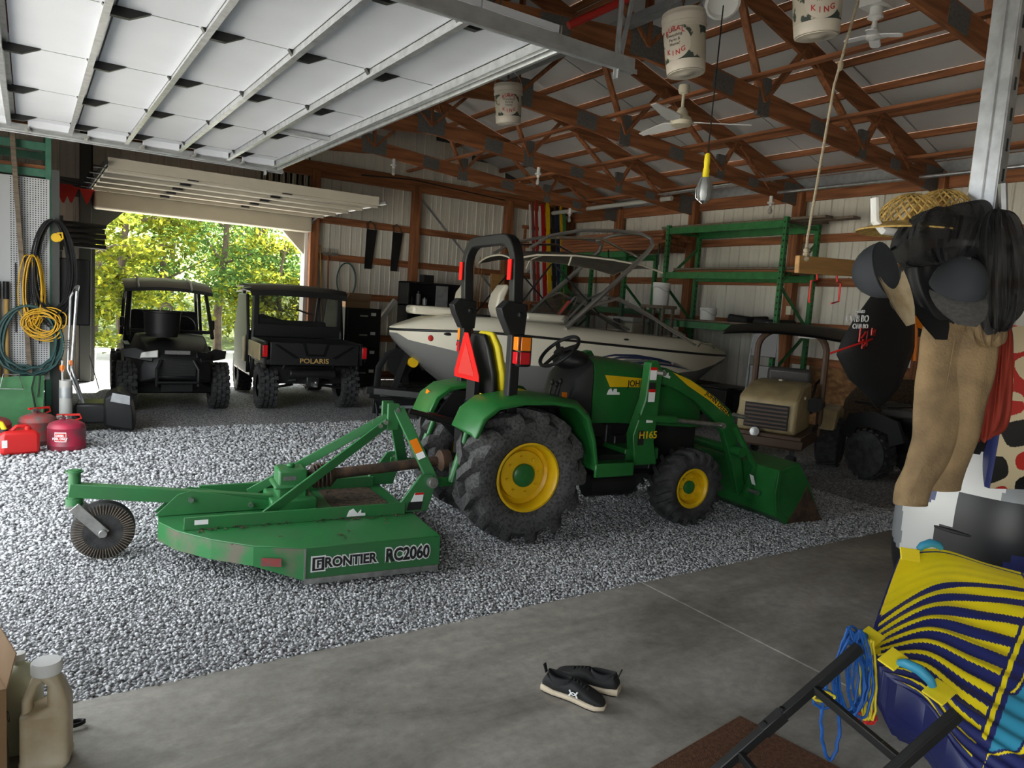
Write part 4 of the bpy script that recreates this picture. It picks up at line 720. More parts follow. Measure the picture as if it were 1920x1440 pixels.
text('tailgate_lettering','POLARIS',.10,MT['handle_tan'],(-.02,-.463,.765),(1,0,0),(0,0,1),tg,ext=.004,bold=.001,sx=1.15)
for s in (-1,1):
    m=MB(); m.bx(s*.74-.04,s*.74+.05,-.47,-.4,.80,1.0); tlp=m.build('tail_lamp_housing',BP,rg,.01); m=MB(); m.bx(s*.74-.03,s*.74+.04,-.48,-.468,.82,.99); m.build('tail_lamp',MT['red_lens'],rg,.01)
    m=MB(); m.bx(s*.79-.015,s*.79+.015,-.38,.5,.76,1.0); m.build('bed_side',MT['tan_paint'] if s<0 else BP,rg,.01)
    m=MB(); m.bx(s*.7-.03,s*.7+.03,-.3,.4,.62,.7); m.build('fender',BP,rg,.02)
    m=MB(); m.tube([(s*.2,-.15,.45),(s*.55,.05,.36)],.022,8); m.tube([(s*.2,.1,.35),(s*.55,.05,.30)],.022,8); m.cyl((s*.34,-.1,.72),(s*.5,.02,.36),.04); m.build('suspension_arm',MT['black_metal'],rg)
    m=MB(); m.tube([(s*.70,.72,.6),(s*.70,.72,1.1),(s*.66,.85,1.75),(s*.64,1.2,1.82),(s*.64,1.9,1.8),(s*.68,2.3,1.2)],.035,8); m.build('cab_post',BP,rg)
    m=MB(); m.prism([(.8,.45),(2.0,.45),(2.05,1.05),(1.7,1.7),(.95,1.7),(.8,1.1)],(s*.755,0,0),(0,1,0),(0,0,1),.05); m.build('cab_door',BP,rg,.015)
m=MB(); m.prism([(.86,.62),(1.1,.62),(1.1,1.0),(.86,1.05)],(-.79,0,0),(0,1,0),(0,0,1),.02); m.build('door_panel',MT['tan_paint'],rg,.01)
m=MB(); m.bx(-.74,.74,.7,2.4,.4,.62); m.bx(-.6,.6,-.1,.6,.38,.66); m.cyl((-.35,-.3,.56),(.35,-.3,.56),.07); m.bx(-.1,.1,-.35,.1,.35,.55); m.bx(-.62,.62,2.3,2.9,.5,1.05); m.build('chassis',MT['black_metal'],rg,.02)
m=MB(); m.bx(-.03,.03,-.5,-.2,.38,.44); m.ell((0,-.52,.45),(.03,.03,.03)); m.build('tow_hitch',MT['steel'],rg)
m=MB(); m.bx(-.70,.70,.70,.74,1.04,1.24); m.bx(-.70,-.62,.70,.74,1.2,1.78); m.bx(.62,.70,.70,.74,1.2,1.78); m.bx(-.7,.7,.7,.74,1.7,1.80); m.build('rear_window_frame',BP,rg,.01)
m=MB(); m.bx(-.62,.62,.715,.722,1.24,1.70); m.build('rear_window',MT['smoked'],rg)
secs=[[Vector((x,y,z-.03*(abs(x)/.7)**2)) for x in (-.76,-.4,0,.4,.76)] for y,z in ((.6,1.80),(.7,1.87),(1.4,1.9),(2.2,1.84))]
m=MB(); m.loft(secs,False); m.loft([[v-Vector((0,0,.09)) for v in c] for c in secs],False); m.loft([secs[0],[v-Vector((0,0,.09)) for v in secs[0]]],False); m.build('roof',BP,rg)
m=MB(); m.bx(-.55,.55,1.05,1.2,.75,1.3); m.bx(-.55,.55,1.0,1.5,.62,.76); m.build('seat',BMt,rg,.04); m=MB(); m.cyl((-.35,1.9,1.15),(-.35,1.75,1.2),.17); m.build('steering_wheel',BP,rg)
m=MB(); m.cyl((-.05,.66,1.5),(.2,.64,1.42),.014); m.cyl((-.45,1.0,1.35),(.35,.9,1.15),.022); m.build('gun_rack_bar',BP,rg)
# ---------------------------------------------------------------- pallet racks
RGm=MT['rack_green']
def rack(label,x0,x1,y0,y1,zt,levels,rm=RGm,beam=.12):
    t=thing('pallet_rack',label,'shelving rack')
    for y in (y0,y1):
        for x in (x0,x1):
            m=MB(); m.bx(x-.04,x+.04,y-.035,y+.035,0,zt); m.build('upright',rm,t,.004)
            m=MB()
            for z in np.arange(.2,zt-.05,.1): m.bx(x-.012,x+.012,y-.0365,y+.0365,z,z+.03)
            if x==x0:
                for z in np.arange(.2,zt-.05,.1): m.bx(x-.0415,x+.0415,y-.012,y+.012,z,z+.03)
            m.build('upright_slots',BK,t)['kind']='stuff'
        z=.2; k=0
        while z<zt-.7:
            m=MB(); a,b=((x0,z),(x1,z+.7)) if k%2 else ((x1,z),(x0,z+.7)); m.beam((a[0],y,a[1]),(b[0],y,b[1]),.03,.045); m.build('brace',rm,t); z+=.75; k+=1
        m=MB(); m.beam((x0,y,zt-.12),(x1,y,zt-.12),.03,.04); m.build('brace',rm,t)
    for z in levels:
        for x in (x0,x1): m=MB(); m.bx(x-.025,x+.025,y0,y1,z-beam,z); m.build('shelf_beam',rm,t,.004)
    return t
rack('green pallet rack holding boards beside the ski boat stern',10.15,11.0,7.55,10.15,3.5,(3.45,2.62,1.72))
rack('green pallet rack in the far corner under the lumber stack',10.15,11.0,11.3,13.4,3.06,(3.05,1.9),RGm)
def board(label,x,y0,y1,z,w,h,mt='wood_y',name='lumber_board',dx=0,group=None):
    m=MB(); m.beam((x,y0,z),(x+dx,y1,z),w,h); return tag(m.build(name,MT[mt],None,.004),label,'board',group)
rr=random.Random(5)
for k in range(6):
    for j in range(3):
        board('orange-brown lumber board in the thick stack on the corner rack',10.25+.24*j,10.3+rr.uniform(-.15,.1),13.5,3.085+.062*k,.225,.055,group='boards stacked on the corner rack')
for k,(x,z,y0,y1) in enumerate(((10.3,3.475,6.9,10.4),(10.55,3.475,6.6,10.5),(10.8,3.475,7.3,10.6))): board('weathered plank lying along the very top of the rack',x,y0,y1,z,.2,.04,'wood_grey',group='planks on top of the rack')
for k in range(7): board('weathered brown plank on the middle shelf of the rack',10.28+.13*(k%5),7.3+rr.uniform(-.2,.2),10.0,2.645+.042*(k//5),.12,.035,('wood_y','wood_grey')[k%2],dx=rr.uniform(-.03,.03),group='planks on the middle shelf')
for k in range(3): board('long brown board stored below the middle shelf beams',10.32+.24*k,7.35,10.2,1.742,.2,.035,'wood_grey',group='boards on the low shelf')
# things on the lower shelf of the rack
def bucket_plain(label,p,r=.15,h=.36,mt='white'):
    t=thing('white_bucket',label,'bucket',p)
    m=MB(); m.lathe([(r*.87,0),(r*.9,h*.02),(r*.985,h*.78),(r*1.04,h*.8),(r*1.04,h*.86),(r,h*.88),(r*1.03,h*.98),(r*1.0,h),(r*.95,h),(r*.9,h*.6),(.001,h*.55)],(0,0,0),(0,0,1),26); m.build('bucket_body',MT[mt],t)
    m=MB(); m.tube([(r*1.03*math.cos(a),r*1.03*math.sin(a),h*.82-.09*math.sin(a)**2) for a in np.linspace(PI*1.0,PI*2.0,12)],.005,5); m.build('wire_handle',MT['steel'],t)
    return t
bucket_plain('white plastic bucket with black handle grip beside the green upright',(9.9,9.96,1.98),.16,.42)
m=MB(); m.bx(9.72,10.08,9.7,10.3,1.92,1.98); m.bx(9.75,9.8,9.72,9.77,0,1.92); m.bx(9.75,9.8,10.22,10.27,0,1.92); m.bx(10.0,10.05,9.72,9.77,0,1.92); m.bx(10.0,10.05,10.22,10.27,0,1.92); tag(m.build('tall_stand',MT['wood_grey']),'narrow wooden stand carrying a white bucket behind the boat','stand')
bucket_plain('white bucket lying low behind the boat stern windshield',(10.32,9.15,1.765),.15,.22)
t=thing('chest_cooler','beige chest cooler standing behind the boat stern','cooler',(10.05,10.0,1.22)); 
t.location=(9.9,10.8,1.0)
m=MB(); m.bx(-.22,.2,-.38,.38,0,.62); m.build('cooler_body',MT['cream'],t,.03); m=MB(); m.bx(-.23,.2,-.39,.39,.63,.72); m.build('cooler_lid',MT['white'],t,.02); m=MB(); m.bx(-.33,-.3,-.08,.08,.52,.68); m.build('latch',BK,t)
m=MB(); m.bx(9.62,10.1,10.42,11.2,.9,1.0); 
for x in (9.68,10.04):
    for y in (10.48,11.14): m.bx(x-.03,x+.03,y-.03,y+.03,0,.9)
tag(m.build('work_table',MT['wood_grey'],None,.005),'rough wooden table holding the beige cooler','table')
t=thing('folding_chair','grey plastic folding chair leaning behind the boat stern','chair',(9.75,7.75,1.1),R(20))
t.location=(9.72,7.42,0)
m=MB(); m.tube([(0,-.22,0),(.05,-.22,1.2),(.07,-.18,1.72),(.07,0,1.78),(.07,.18,1.72),(.05,.22,1.2),(0,.22,0)],.02,6); m.build('chair_frame',MT['galv_dull'],t); m=MB(); m.prism([(-.2,0),(.2,0),(.2,.4),(.12,.5),(-.12,.5),(-.2,.4)],(.05,0,1.24),(0,1,0),(.04,0,1),.03); m.build('backrest',MT['vinyl_dark'],t,.01); m=MB(); m.bx(.04,.09,-.2,.2,.6,1.1); m.build('seat',MT['vinyl_dark'],t,.01)
# dark bins, sheets on the lowest shelf
for k,(y,h,l_) in enumerate(((7.9,.12,'dark folded tarp on the low rack shelf'),(8.45,.16,'dark folded blanket beside the tarp on the low rack shelf'))):
    m=MB(); m.loft([[Vector((10.25,y-.22,1.762)),Vector((10.9,y-.22,1.762)),Vector((10.9,y+.22,1.762)),Vector((10.25,y+.22,1.762))],[Vector((10.27,y-.2,1.745+h*.7)),Vector((10.88,y-.2,1.745+h)),Vector((10.88,y+.2,1.745+h*.8)),Vector((10.27,y+.2,1.745+h))]]); tag(m.build('folded_tarp',MT['cloth_black'],None,.03),l_,'tarp')
for k,(y,mt,l_) in enumerate(((8.1,'black','black storage tote on the ground under the rack'),(8.8,'vinyl_dark','dark brown storage tote on the ground under the rack'),(9.5,'black_matte','matte black storage tote at the far end under the rack'))):
    t=thing('storage_tote',l_,'storage bin',(10.58,y,0)); m=MB(); m.loft([[Vector((x*.28,yy*.24,.0)) for x,yy in((-1,-1),(1,-1),(1,1),(-1,1))],[Vector((x*.32,yy*.29,.55)) for x,yy in((-1,-1),(1,-1),(1,1),(-1,1))]]); m.build('tote_body',MT[mt],t,.02); m=MB(); m.bx(-.34,.34,-.31,.31,.55,.6); m.build('tote_lid',MT[mt],t,.02)
# skis and boards standing in the far corner
cols=[('white',.05,'white'),('gas_old',.07,'dull red'),('letter_red',.07,'dark red'),('white',.06,'narrow white'),('gas_plastic',.11,'bright red'),('jd_yellow',.11,'yellow'),('black_matte',.10,'black'),('logo_blue',.09,'navy'),('jd_yellow',.07,'slim yellow'),('fuel_green',.08,'green')]
x=9.6
for k,(mt,w,nm) in enumerate(cols):
    t=tag(MB().prism([(-w/2,0),(w/2,0),(w/2,2.05+.06*(k%3)),(w*.3,2.2+.06*(k%3)),(-w*.3,2.2+.06*(k%3)),(-w/2,2.05+.06*(k%3))],(x,13.75,1.93),(1,0,0),(0,.16,1),.025).build('water_ski',MT[mt],None,.004),nm+' water ski standing on the corner rack','water ski'); x+=w+.03
m=MB(); m.bx(9.5,11.0,13.6,13.95,1.86,1.92); m.beam((9.5,14.2,3.62),(11.0,14.2,3.62),.05,.08); m.bx(9.55,9.62,13.75,13.82,0,1.86); m.bx(9.55,9.6,14.15,14.2,0,3.6); tag(m.build('ski_rest',MT['wood_x']),'rough timber rest holding the row of water skis','rest')
m=MB(); m.box((8.92,14.05,1.245),(.35,.05,2.5),Matrix.Rotation(R(-8),3,'X')); tag(m.build('plywood_sheet',MT['wood_pale'],None,.003),'narrow pale plywood offcut leaning on the far wall behind boat','board')
m=MB(); m.box((9.3,14.1,1.095),(.34,.04,2.2),Matrix.Rotation(R(-8),3,'X')); tag(m.build('plywood_sheet',MT['plywood_osb'],None,.003),'brown particle board offcut leaning beside the pale plywood','board')
# ---------------------------------------------------------------- objects along the far wall
for x,l_ in ((5.96,'dark crosscut saw hung on the girt nearest the far opening'),(6.55,'dark crosscut saw hung beside the timber post')):
    t=thing('hand_saw',l_,'saw',(x,YF-.09,0)); m=MB(); m.prism([(-.10,2.36),(.06,2.36),(.15,3.18),(-.08,3.18)],(0,0,0),(1,0,0),(0,0,1),.008); m.build('saw_blade',MT['black_metal'],t); m=MB(); m.tube([(-.06,0,3.18),(-.08,0,3.3),(.0,0,3.34),(.08,0,3.28),(.12,0,3.18)],.022,6); m.build('saw_handle',MT['brown_paint'],t)
t=thing('garden_hose','dark garden hose coiled on a nail on far siding','hose',(5.47,YF-.1,2.08)); m=MB()
m.tube([(.2*math.cos(a)*(1+.012*(a//6.28)),-.01*(a/6.28),.36*math.sin(a)) for a in np.linspace(PI/2,PI/2+6*PI,72)],.013,6); m.build('hose_coil',MT['hose_teal'],t)
t=thing('shovel','yellow-handled shovel leaning by the far opening','tool',(4.98,14.5,0)); m=MB(); m.cyl((0,0,.9),(-.1,.06,2.75),.018); m.build('handle',MT['handle_tan'],t); m=MB(); m.loft([[Vector((-.1,0,.55)),Vector((.1,0,.55)),Vector((.1,.02,.56)),Vector((-.1,.02,.56))],[Vector((-.1,.0,.9)),Vector((.1,0,.9)),Vector((.1,.02,.9)),Vector((-.1,.02,.9))]]); m.cyl((0,0,0),(0,0,.9),.016); m.build('blade',MT['steel'],t)
t=thing('rake','brown-handled rake leaning beside the yellow shovel','tool',(5.12,14.52,0)); m=MB(); m.cyl((0,0,0),(-.06,.05,2.6),.017); m.build('handle',MT['wood_z'],t); m=MB(); m.bx(-.18,.14,.03,.06,2.56,2.62)
for k in range(9): m.cyl((-.17+.037*k,.04,2.6),(-.17+.037*k,.0,2.7),.006,n=5)
m.build('rake_head',MT['steel'],t)
t=thing('file_cabinet','dark metal file cabinet behind the cargo vehicle','cabinet',(5.35,13.7,0)); m=MB(); m.bx(-.32,.42,-.3,.35,0,1.55); m.build('cabinet_body',MT['black_metal'],t,.01)
for k in range(4):
    m=MB(); m.bx(-.27,.37,-.325,-.3,.08+.37*k,.41+.37*k); d_=m.build('drawer',MT['black'],t,.006); m=MB(); m.bx(-.03,.13,-.345,-.325,.28+.37*k,.31+.37*k); m.build('handle',MT['steel'],d_); m=MB(); m.bx(.2,.3,-.328,-.325,.3+.37*k,.36+.37*k); m.build('label_card',MT['white'],d_)
t=thing('carton','open pale carton lying on the file cabinet','box',(5.3,13.7,1.55)); m=MB(); m.bx(-.25,.25,-.25,.25,0,.12); m.build('carton_body',MT['cardboard'],t,.004); m=MB(); m.prism([(-.25,0),(.25,0),(.22,.2),(-.22,.2)],(0,-.25,.12),(1,0,0),(0,-.6,.8),.006); m.build('carton_flap',MT['cardboard'],t)
t=thing('tool_cabinet','black open shelf cabinet with grey door behind the boat bow','cabinet',(7.05,13.9,0)); m=MB(); m.bx(-.6,-.57,-.25,.25,0,2.15); m.bx(.57,.6,-.25,.25,0,2.15); m.bx(-.6,.6,.22,.25,0,2.15)
for z in (.05,.6,1.15,1.65,2.12): m.bx(-.6,.6,-.25,.25,z,z+.03)
m.build('cabinet_shell',MT['black_metal'],t); m=MB(); m.bx(.02,.3,-.28,-.25,1.2,2.1); m.build('cabinet_door',MT['galv_dull'],t,.005)
for k,(x,z,h) in enumerate(((-.45,1.68,.2),(-.3,1.68,.28),(-.15,1.68,.16),(-.4,1.18,.22),(-.2,1.18,.3))): tag(MB().lathe([(.05,0),(.05,h*.8),(.02,h*.85),(.02,h)],(7.05+x,13.8,z),(0,0,1),12).build('spray_can',MT[('black','plate','galv_dull','vinyl_dark','plate')[k]]),('small dark','tall grey','short metallic','brown','tall dusty')[k]+' can standing inside the black shelf cabinet','can')
m=MB(); m.bx(-.12,.12,-.1,.1,0,.16); o=m.build('radio',MT['black'],None,.01); o.location=(6.95,13.85,2.15); tag(o,'small black radio on top of the shelf cabinet','radio')
m=MB(); m.beam((5.85,14.3,.9),(6.42,14.2,1.75),.1,.1,(0,1,0)); m.beam((5.85,14.3,.9),(5.82,14.33,0),.1,.1,(0,1,0)); tag(m.build('downspout',MT['pvc'],None,.01),'bent grey downspout pipe leaning beside the file cabinet','pipe')
m=MB(); 
for k in range(7): m.tube([(8.25+.03*k,14.35,.0),(8.3+.04*k,14.35,1.4),(8.32+.06*k+rr.uniform(-.05,.05),14.35+.03*(k%3),2.75+rr.uniform(-.3,.1))],.009,5)
tag(m.build('cane_poles',MT['wood_pale']),'bundle of thin cane poles leaning on the far wall','poles')
# ---------------------------------------------------------------- tan garden tractor with canopy
gm=thing('garden_mower','tan zero-turn mower with brown roll hoop and dark canopy','mower',(8.0,5.72,0),R(24))
TN,BR=MT['tan_paint'],MT['brown_paint']
m=MB(); m.loft([[Vector((-.85,y,z)) for y,z in((-.33,.52),(.33,.52),(.33,.88),(-.33,.88))],[Vector((-.80,y,z)) for y,z in((-.34,.5),(.34,.5),(.34,.93),(-.34,.93))],[Vector((-.45,y,z)) for y,z in((-.34,.5),(.34,.5),(.32,1.06),(-.32,1.06))],[Vector((.0,y,z)) for y,z in((-.34,.5),(.34,.5),(.32,1.08),(-.32,1.08))]]); m.build('engine_hood',TN,gm,.03)
m=MB(); m.bx(-.875,-.845,-.25,.25,.55,.84); g_=m.build('grille',BK,gm)
for k in range(6): m=MB(); m.bx(-.885,-.87,-.24,.24,.57+.046*k,.59+.046*k); m.build('grille_slat',BR,g_)
m=MB(); m.bx(-.45,-.42,-.345,.345,.9,.93); m.bx(-.3,-.15,-.02,.02,1.085,1.10); m.build('hood_trim',MT['cream'],gm)
m=MB(); m.bx(-.9,.5,-.42,.42,.34,.5); m.bx(-.95,-.85,-.45,.45,.36,.46); m.build('chassis',BR,gm,.01); m=MB(); m.lathe([(.05,0),(.06,.01),(.055,.03),(.001,.035)],(-.9,.1,.5),(-1,0,.2),20); m.build('filter_cap',MT['steel'],gm)
m=MB(); m.tube([(.15,-.42,.4),(.15,-.42,1.45)]+[(.15,-.42+.25-.25*math.cos(t),1.45+.25*math.sin(t)) for t in np.linspace(.2,PI/2,6)]+[(.15,.42-.25+.25*math.sin(t),1.45+.25*math.cos(t)) for t in np.linspace(0,PI/2-.2,6)]+[(.15,.42,1.45),(.15,.42,.4)],.04,8); m.build('roll_hoop',BR,gm)
cs=[[Vector((x,y,z-.05*(y/.7)**2)) for y in (-.7,-.4,0,.4,.7)] for x,z in ((-.55,1.69),(-.2,1.78),(.3,1.80),(.85,1.74),(.95,1.70))]
m=MB(); m.loft(cs,False); m.loft([[v-Vector((0,0,.03)) for v in c] for c in cs],False); m.build('canopy',BK,gm); m=MB()
for y in (-.3,.3): m.cyl((.15,y,1.65),(.15,y,1.78),.03)
m.build('canopy_bracket',BK,gm)
m=MB(); m.box((.06,-.18,1.66),(.012,.2,.075)); m.build('canopy_plate',MT['white'],gm); m=MB(); m.box((.053,-.18,1.66),(.003,.15,.04)); m.build('plate_print',MT['plate'],gm)
m=MB(); m.bx(.3,.75,-.28,.28,.62,.75); m.box((.22,0,.98),(.12,.55,.5),Matrix.Rotation(R(-8),3,'Y')); m.build('seat',MT['vinyl_dark'],gm,.05)
for s in (-1,1):
    m=MB(); m.prism([(0.1,.5),(.85,.5),(.8,.72),(.65,.78),(.25,.74)],(0,s*.5,0),(1,0,0),(0,0,1),.22); m.build('fender',TN,gm,.02)
    mm=MB(); mm.lathe([(.15,-.13),(.24,-.15),(.30,-.12),(.31,0),(.30,.12),(.24,.15),(.15,.13)],(.5,s*.53,.31),(0,1,0),28)
    for k in range(22): a=2*PI*k/22; mm.box((.5+.305*math.cos(a),s*.53,.31+.305*math.sin(a)),(.03,.28,.02),Matrix.Rotation(-a+PI/2,3,'Y')@Matrix.Rotation(.5,3,'Z'))
    mm.build('drive_tyre',MT['rubber'],gm); m=MB(); m.lathe([(.15,s*.05),(.1,s*.02),(.001,s*.05)],(.5,s*.53,.31),(0,1,0),20,False); m.build('wheel_rim',TN,gm)
    m=MB(); m.lathe([(.06,-.06),(.12,-.05),(.13,0),(.12,.05),(.06,.06)],(-.75,s*.3,.13),(0,1,0),20); m.beam((-.75,s*.3,.13),(-.7,s*.3,.38),.03,.05,(0,1,0)); m.build('caster_wheel',MT['rubber'],gm)
    m=MB(); m.tube([(.75,s*.2,.7),(.85,s*.22,1.0),(.8,s*.3,1.1)],.018,6); m.build('control_lever',BK,gm)
m=MB(); m.cyl((-.2,-.40,.82),(.05,-.40,.82),.09); m.build('air_cleaner',BK,gm); m=MB(); m.cyl((-.7,-.2,.5),(-.7,.2,.5),.06); m.build('muffler',MT['steel'],gm)
m=MB(); m.bx(-.3,.1,-.43,-.41,.5,.56)
m.build('side_louvre',BK,gm)
# hay bale / brush behind it
m=MB(); m.ell((10.62,5.7,.55),(.38,.8,.55),20,12)
o=m.build('straw_bale',MT['hay']); dm=o.modifiers.new('d','DISPLACE'); tx=bpy.data.textures.new('clouds','CLOUDS'); tx.noise_scale=.12; dm.texture=tx; dm.strength=.12; tag(o,'rounded brown brush bale against the particle board wall','bale')
# ---------------------------------------------------------------- quad bike in the shadow
qd=thing('quad_bike','black quad bike with handlebars and front rack in shadow','quad bike',(8.75,4.1,0),R(-100))
for x in (-.6,.62):
    for s in (-1,1):
        m=MB(); m.lathe([(.13,-.11),(.2,-.13),(.28,-.11),(.295,0),(.28,.11),(.2,.13),(.13,.11)],(x,s*.42,.295),(0,1,0),26)
        for k in range(20): a=2*PI*k/20; m.box((x+.29*math.cos(a),s*.42,.295+.29*math.sin(a)),(.04,.2,.025),Matrix.Rotation(-a+PI/2,3,'Y')@Matrix.Rotation(.5,3,'Z'))
        m.build('tyre',MT['rubber'],qd); m=MB(); m.lathe([(.13,s*.04),(.08,s*.01),(.001,s*.03)],(x,s*.42,.295),(0,1,0),18,False); m.build('wheel_rim',MT['steel'],qd)
        m=MB(); m.tube([(x-.36,s*.42,.45),(x-.28,s*.42,.66),(x,s*.42,.72),(x+.28,s*.42,.66),(x+.36,s*.42,.48)],.14,4,ph=PI/4,flat=.25); m.build('fender',MT['black_matte'],qd)
m=MB(); m.loft([[Vector((x,y*w,z)) for y,z in((-1,z0),(1,z0),(.8,z1),(-.8,z1))] for x,w,z0,z1 in((-.8,.2,.4,.68),(-.3,.17,.35,.8),(.2,.17,.35,.92),(.6,.24,.4,.86),(.85,.16,.42,.74))]); m.build('body',MT['black'],qd,.03)
m=MB(); m.loft([[Vector((x,y*w,z)) for y,z in((-1,z0),(1,z0),(.8,z1),(-.8,z1))] for x,w,z0,z1 in((-.75,.17,.72,.86),(-.3,.16,.76,.88),(.1,.12,.82,.92))]); m.build('seat',MT['vinyl_dark'],qd,.03)
m=MB(); m.tube([(.3,-.42,1.12),(.28,-.28,1.12),(.38,-.1,1.05),(.38,.1,1.05),(.28,.28,1.12),(.3,.42,1.12)],.014,8); m.cyl((.5,0,.75),(.38,0,1.05),.025); m.build('handlebar',MT['black_metal'],qd)
m=MB(); m.tube([(.45,-.35,.92),(.9,-.35,.9),(.9,.35,.9),(.45,.35,.92)],.014,6,True)
for k in range(5): m.cyl((.5+.09*k,-.35,.915),(.5+.09*k,.35,.915),.009,n=6)
m.build('cargo_rack',MT['black_metal'],qd); m=MB(); m.tube([(-.5,-.35,.88),(-.95,-.35,.88),(-.95,.35,.88),(-.5,.35,.88)],.014,6,True)
for k in range(5): m.cyl((-.55-.09*k,-.35,.88),(-.55-.09*k,.35,.88),.009,n=6)
m.build('cargo_rack',MT['black_metal'],qd); m=MB(); m.ell((.86,-.14,.66),(.04,.08,.06)); m.ell((.86,.14,.66),(.04,.08,.06)); m.build('headlight',MT['bulb_glass'],qd)
# ---------------------------------------------------------------- hanging plank with hooks, ropes and board bags
pk=thing('hanging_plank','varnished plank hung on two ropes with red hooks beneath','plank',(0,3.3,0))
m=MB(); m.beam((4.60,0,2.215),(6.95,0,2.31),.04,.125); m.build('plank',MT['wood_pale'],pk,.006)
for x in (4.85,5.1,5.62,5.86,6.4):
    z=2.16+.04*(x-4.6); m=MB(); m.tube([(x,0,z),(x+.01,0,z-.05),(x+.06*(1 if x!=4.85 else -1),0,z-.06),(x+.06*(1 if x!=4.85 else -1),0,z-.2),(x-.05*(1 if x!=4.85 else -1)*-1 if x==4.85 else x-.03,0,z-.22)],.007,6); m.build('red_hook',MT['red'],pk)
def rope(label,pts,r,mt):
    m=MB(); m.tube(pts,r,7); 
    return m
t=thing('hanging_rope','pale rope knotted to the near end of the plank','rope',(4.66,3.3,2.2)); m=MB(); m.tube([(.0,0,0),(.01,-.02,.1),(.03,0,.2),(.15,0,1.3),(.33,0,1.96)],.010,7); m.build('rope_strand',MT['rope_tan'],t); m=MB()
for k in range(3): m.ell((.01,-.02,.06+.03*k),(.025,.025,.02),8,6)
m.build('knot',MT['rope_tan'],t); m=MB(); m.ell((.20,0,1.45),(.02,.02,.04),8,6); m.build('knot',MT['rope_tan'],t)
t=thing('hanging_rope','pale rope running straight down from the truss plate above the hats','rope',(6.9,3.3,2.3)); m=MB(); m.tube([(0,0,0),(.02,0,.8),(.05,0,1.85)],.009,7); m.build('rope_strand',MT['rope_tan'],t); m=MB(); m.ell((.045,0,1.6),(.02,.02,.035),8,6); m.build('knot',MT['rope_tan'],t)
# black board bag with lettering
bg=thing('board_bag','black board bag with white lettering and red trim hanging from plank','bag',(0,3.3,0))
ol=[(1655,530),(1640,545),(1600,600),(1577,640),(1568,665),(1590,710),(1618,735),(1640,762),(1665,735),(1680,700),(1700,650),(1700,600),(1690,560),(1670,535)]
pl=[at_y(x,y,3.3) for x,y in ol]; cxx=sum(p.x for p in pl)/len(pl); czz=sum(p.z for p in pl)/len(pl)
m=MB(); rings=[]
for k,yy in ((1.0,0),(1.03,-.03),(.9,-.10),(.55,-.14)): rings.append([Vector((cxx+(p.x-cxx)*k,yy,czz+(p.z-czz)*k)) for p in pl])
m.loft(rings); m.build('bag_body',MT['cloth_black'],bg,0,ang=60)
m=MB(); m.cyl((5.95,0,2.1),(5.95,0,2.3),.01,n=6); m.build('hang_strap',BK,bg)
def bagtext(s,px,size):
    p=at_y(px[0],px[1],3.155); text('bag_lettering',s,size,MT['letter_white'],(p.x,-.148,p.z),(1,0,.03),(0,0,1),bg,ext=.002,bold=.001,align='LEFT')
bagtext('CWB BO',(1603,584),.032); bagtext('CWB BO',(1586,597),.075); bagtext('CWB BO',(1598,612),.052)
for px,s in (((1618,628),.1),((1620,645),.065),((1637,622),.05)):
    p=at_y(*px,3.155); q=s/2; m=MB(); m.tube([(p.x-q,-.15,p.z-q),(p.x+q,-.15,p.z-q),(p.x+q,-.15,p.z+q),(p.x-q,-.15,p.z+q)],.007,5,True); m.tube([(p.x-q*.5,-.15,p.z-q*.5),(p.x+q*.1,-.15,p.z),(p.x+q*.5,-.15,p.z+q*.5)],.007,5); m.build('square_mark',MT['red'],bg)
a,b=at_y(1570,664,3.2),at_y(1630,640,3.16); m=MB(); m.tube([(a.x,-.04,a.z),((a.x+b.x)/2,-.15,(a.z+b.z)/2+.03),(b.x,-.16,b.z+.02)],.008,6); m.build('red_piping',MT['red'],bg)
# orange-edged handle bag and straps
bg2=thing('tow_handle_bag','black tow handle bag with orange edge and dangling straps','bag',(6.35,3.3,0))
m=MB(); m.loft([[Vector((x,y,z)) for x,y in((-.3,.0),(.32,.0),(.3,-.1),(-.28,-.1))] for z in (1.75,2.0)]+[[Vector((x,y,2.18)) for x,y in((-.24,.0),(.26,.0),(.24,-.06),(-.22,-.06))]]); m.build('bag_body',MT['cloth_black'],bg2,.02)
m=MB(); m.tube([(-.34,-.09,2.02),(-.2,-.11,1.86),(.0,-.12,1.82),(.2,-.11,1.9),(.34,-.09,2.06)],.035,6,flat=.4); m.tube([(-.3,-.06,2.05),(-.22,-.1,1.8),(-.18,-.1,1.55)],.02,6); m.build('orange_edge',MT['orange_lens'],bg2)
m=MB()
for x in (-.05,.22): m.tube([(x,-.1,1.8),(x,-.1,1.35),(x+.01,-.1,1.15)],.022,4,flat=.3); m.cyl((x,-.12,1.32),(x,-.08,1.32),.04,n=10); m.cyl((x,-.1,1.15),(x,-.1,1.02),.012,n=6)
m.build('strap',BK,bg2); m=MB(); m.cyl((0,0,2.1),(0,0,2.27),.01,n=6); m.build('hang_strap',BK,bg2)
# outlet box on the post
m=MB(); m.bx(10.98,11.06,7.9,8.0,1.95,2.1); tag(m.build('outlet_box',MT['cream'],None,.005),'cream electrical outlet box on the timber post','outlet')
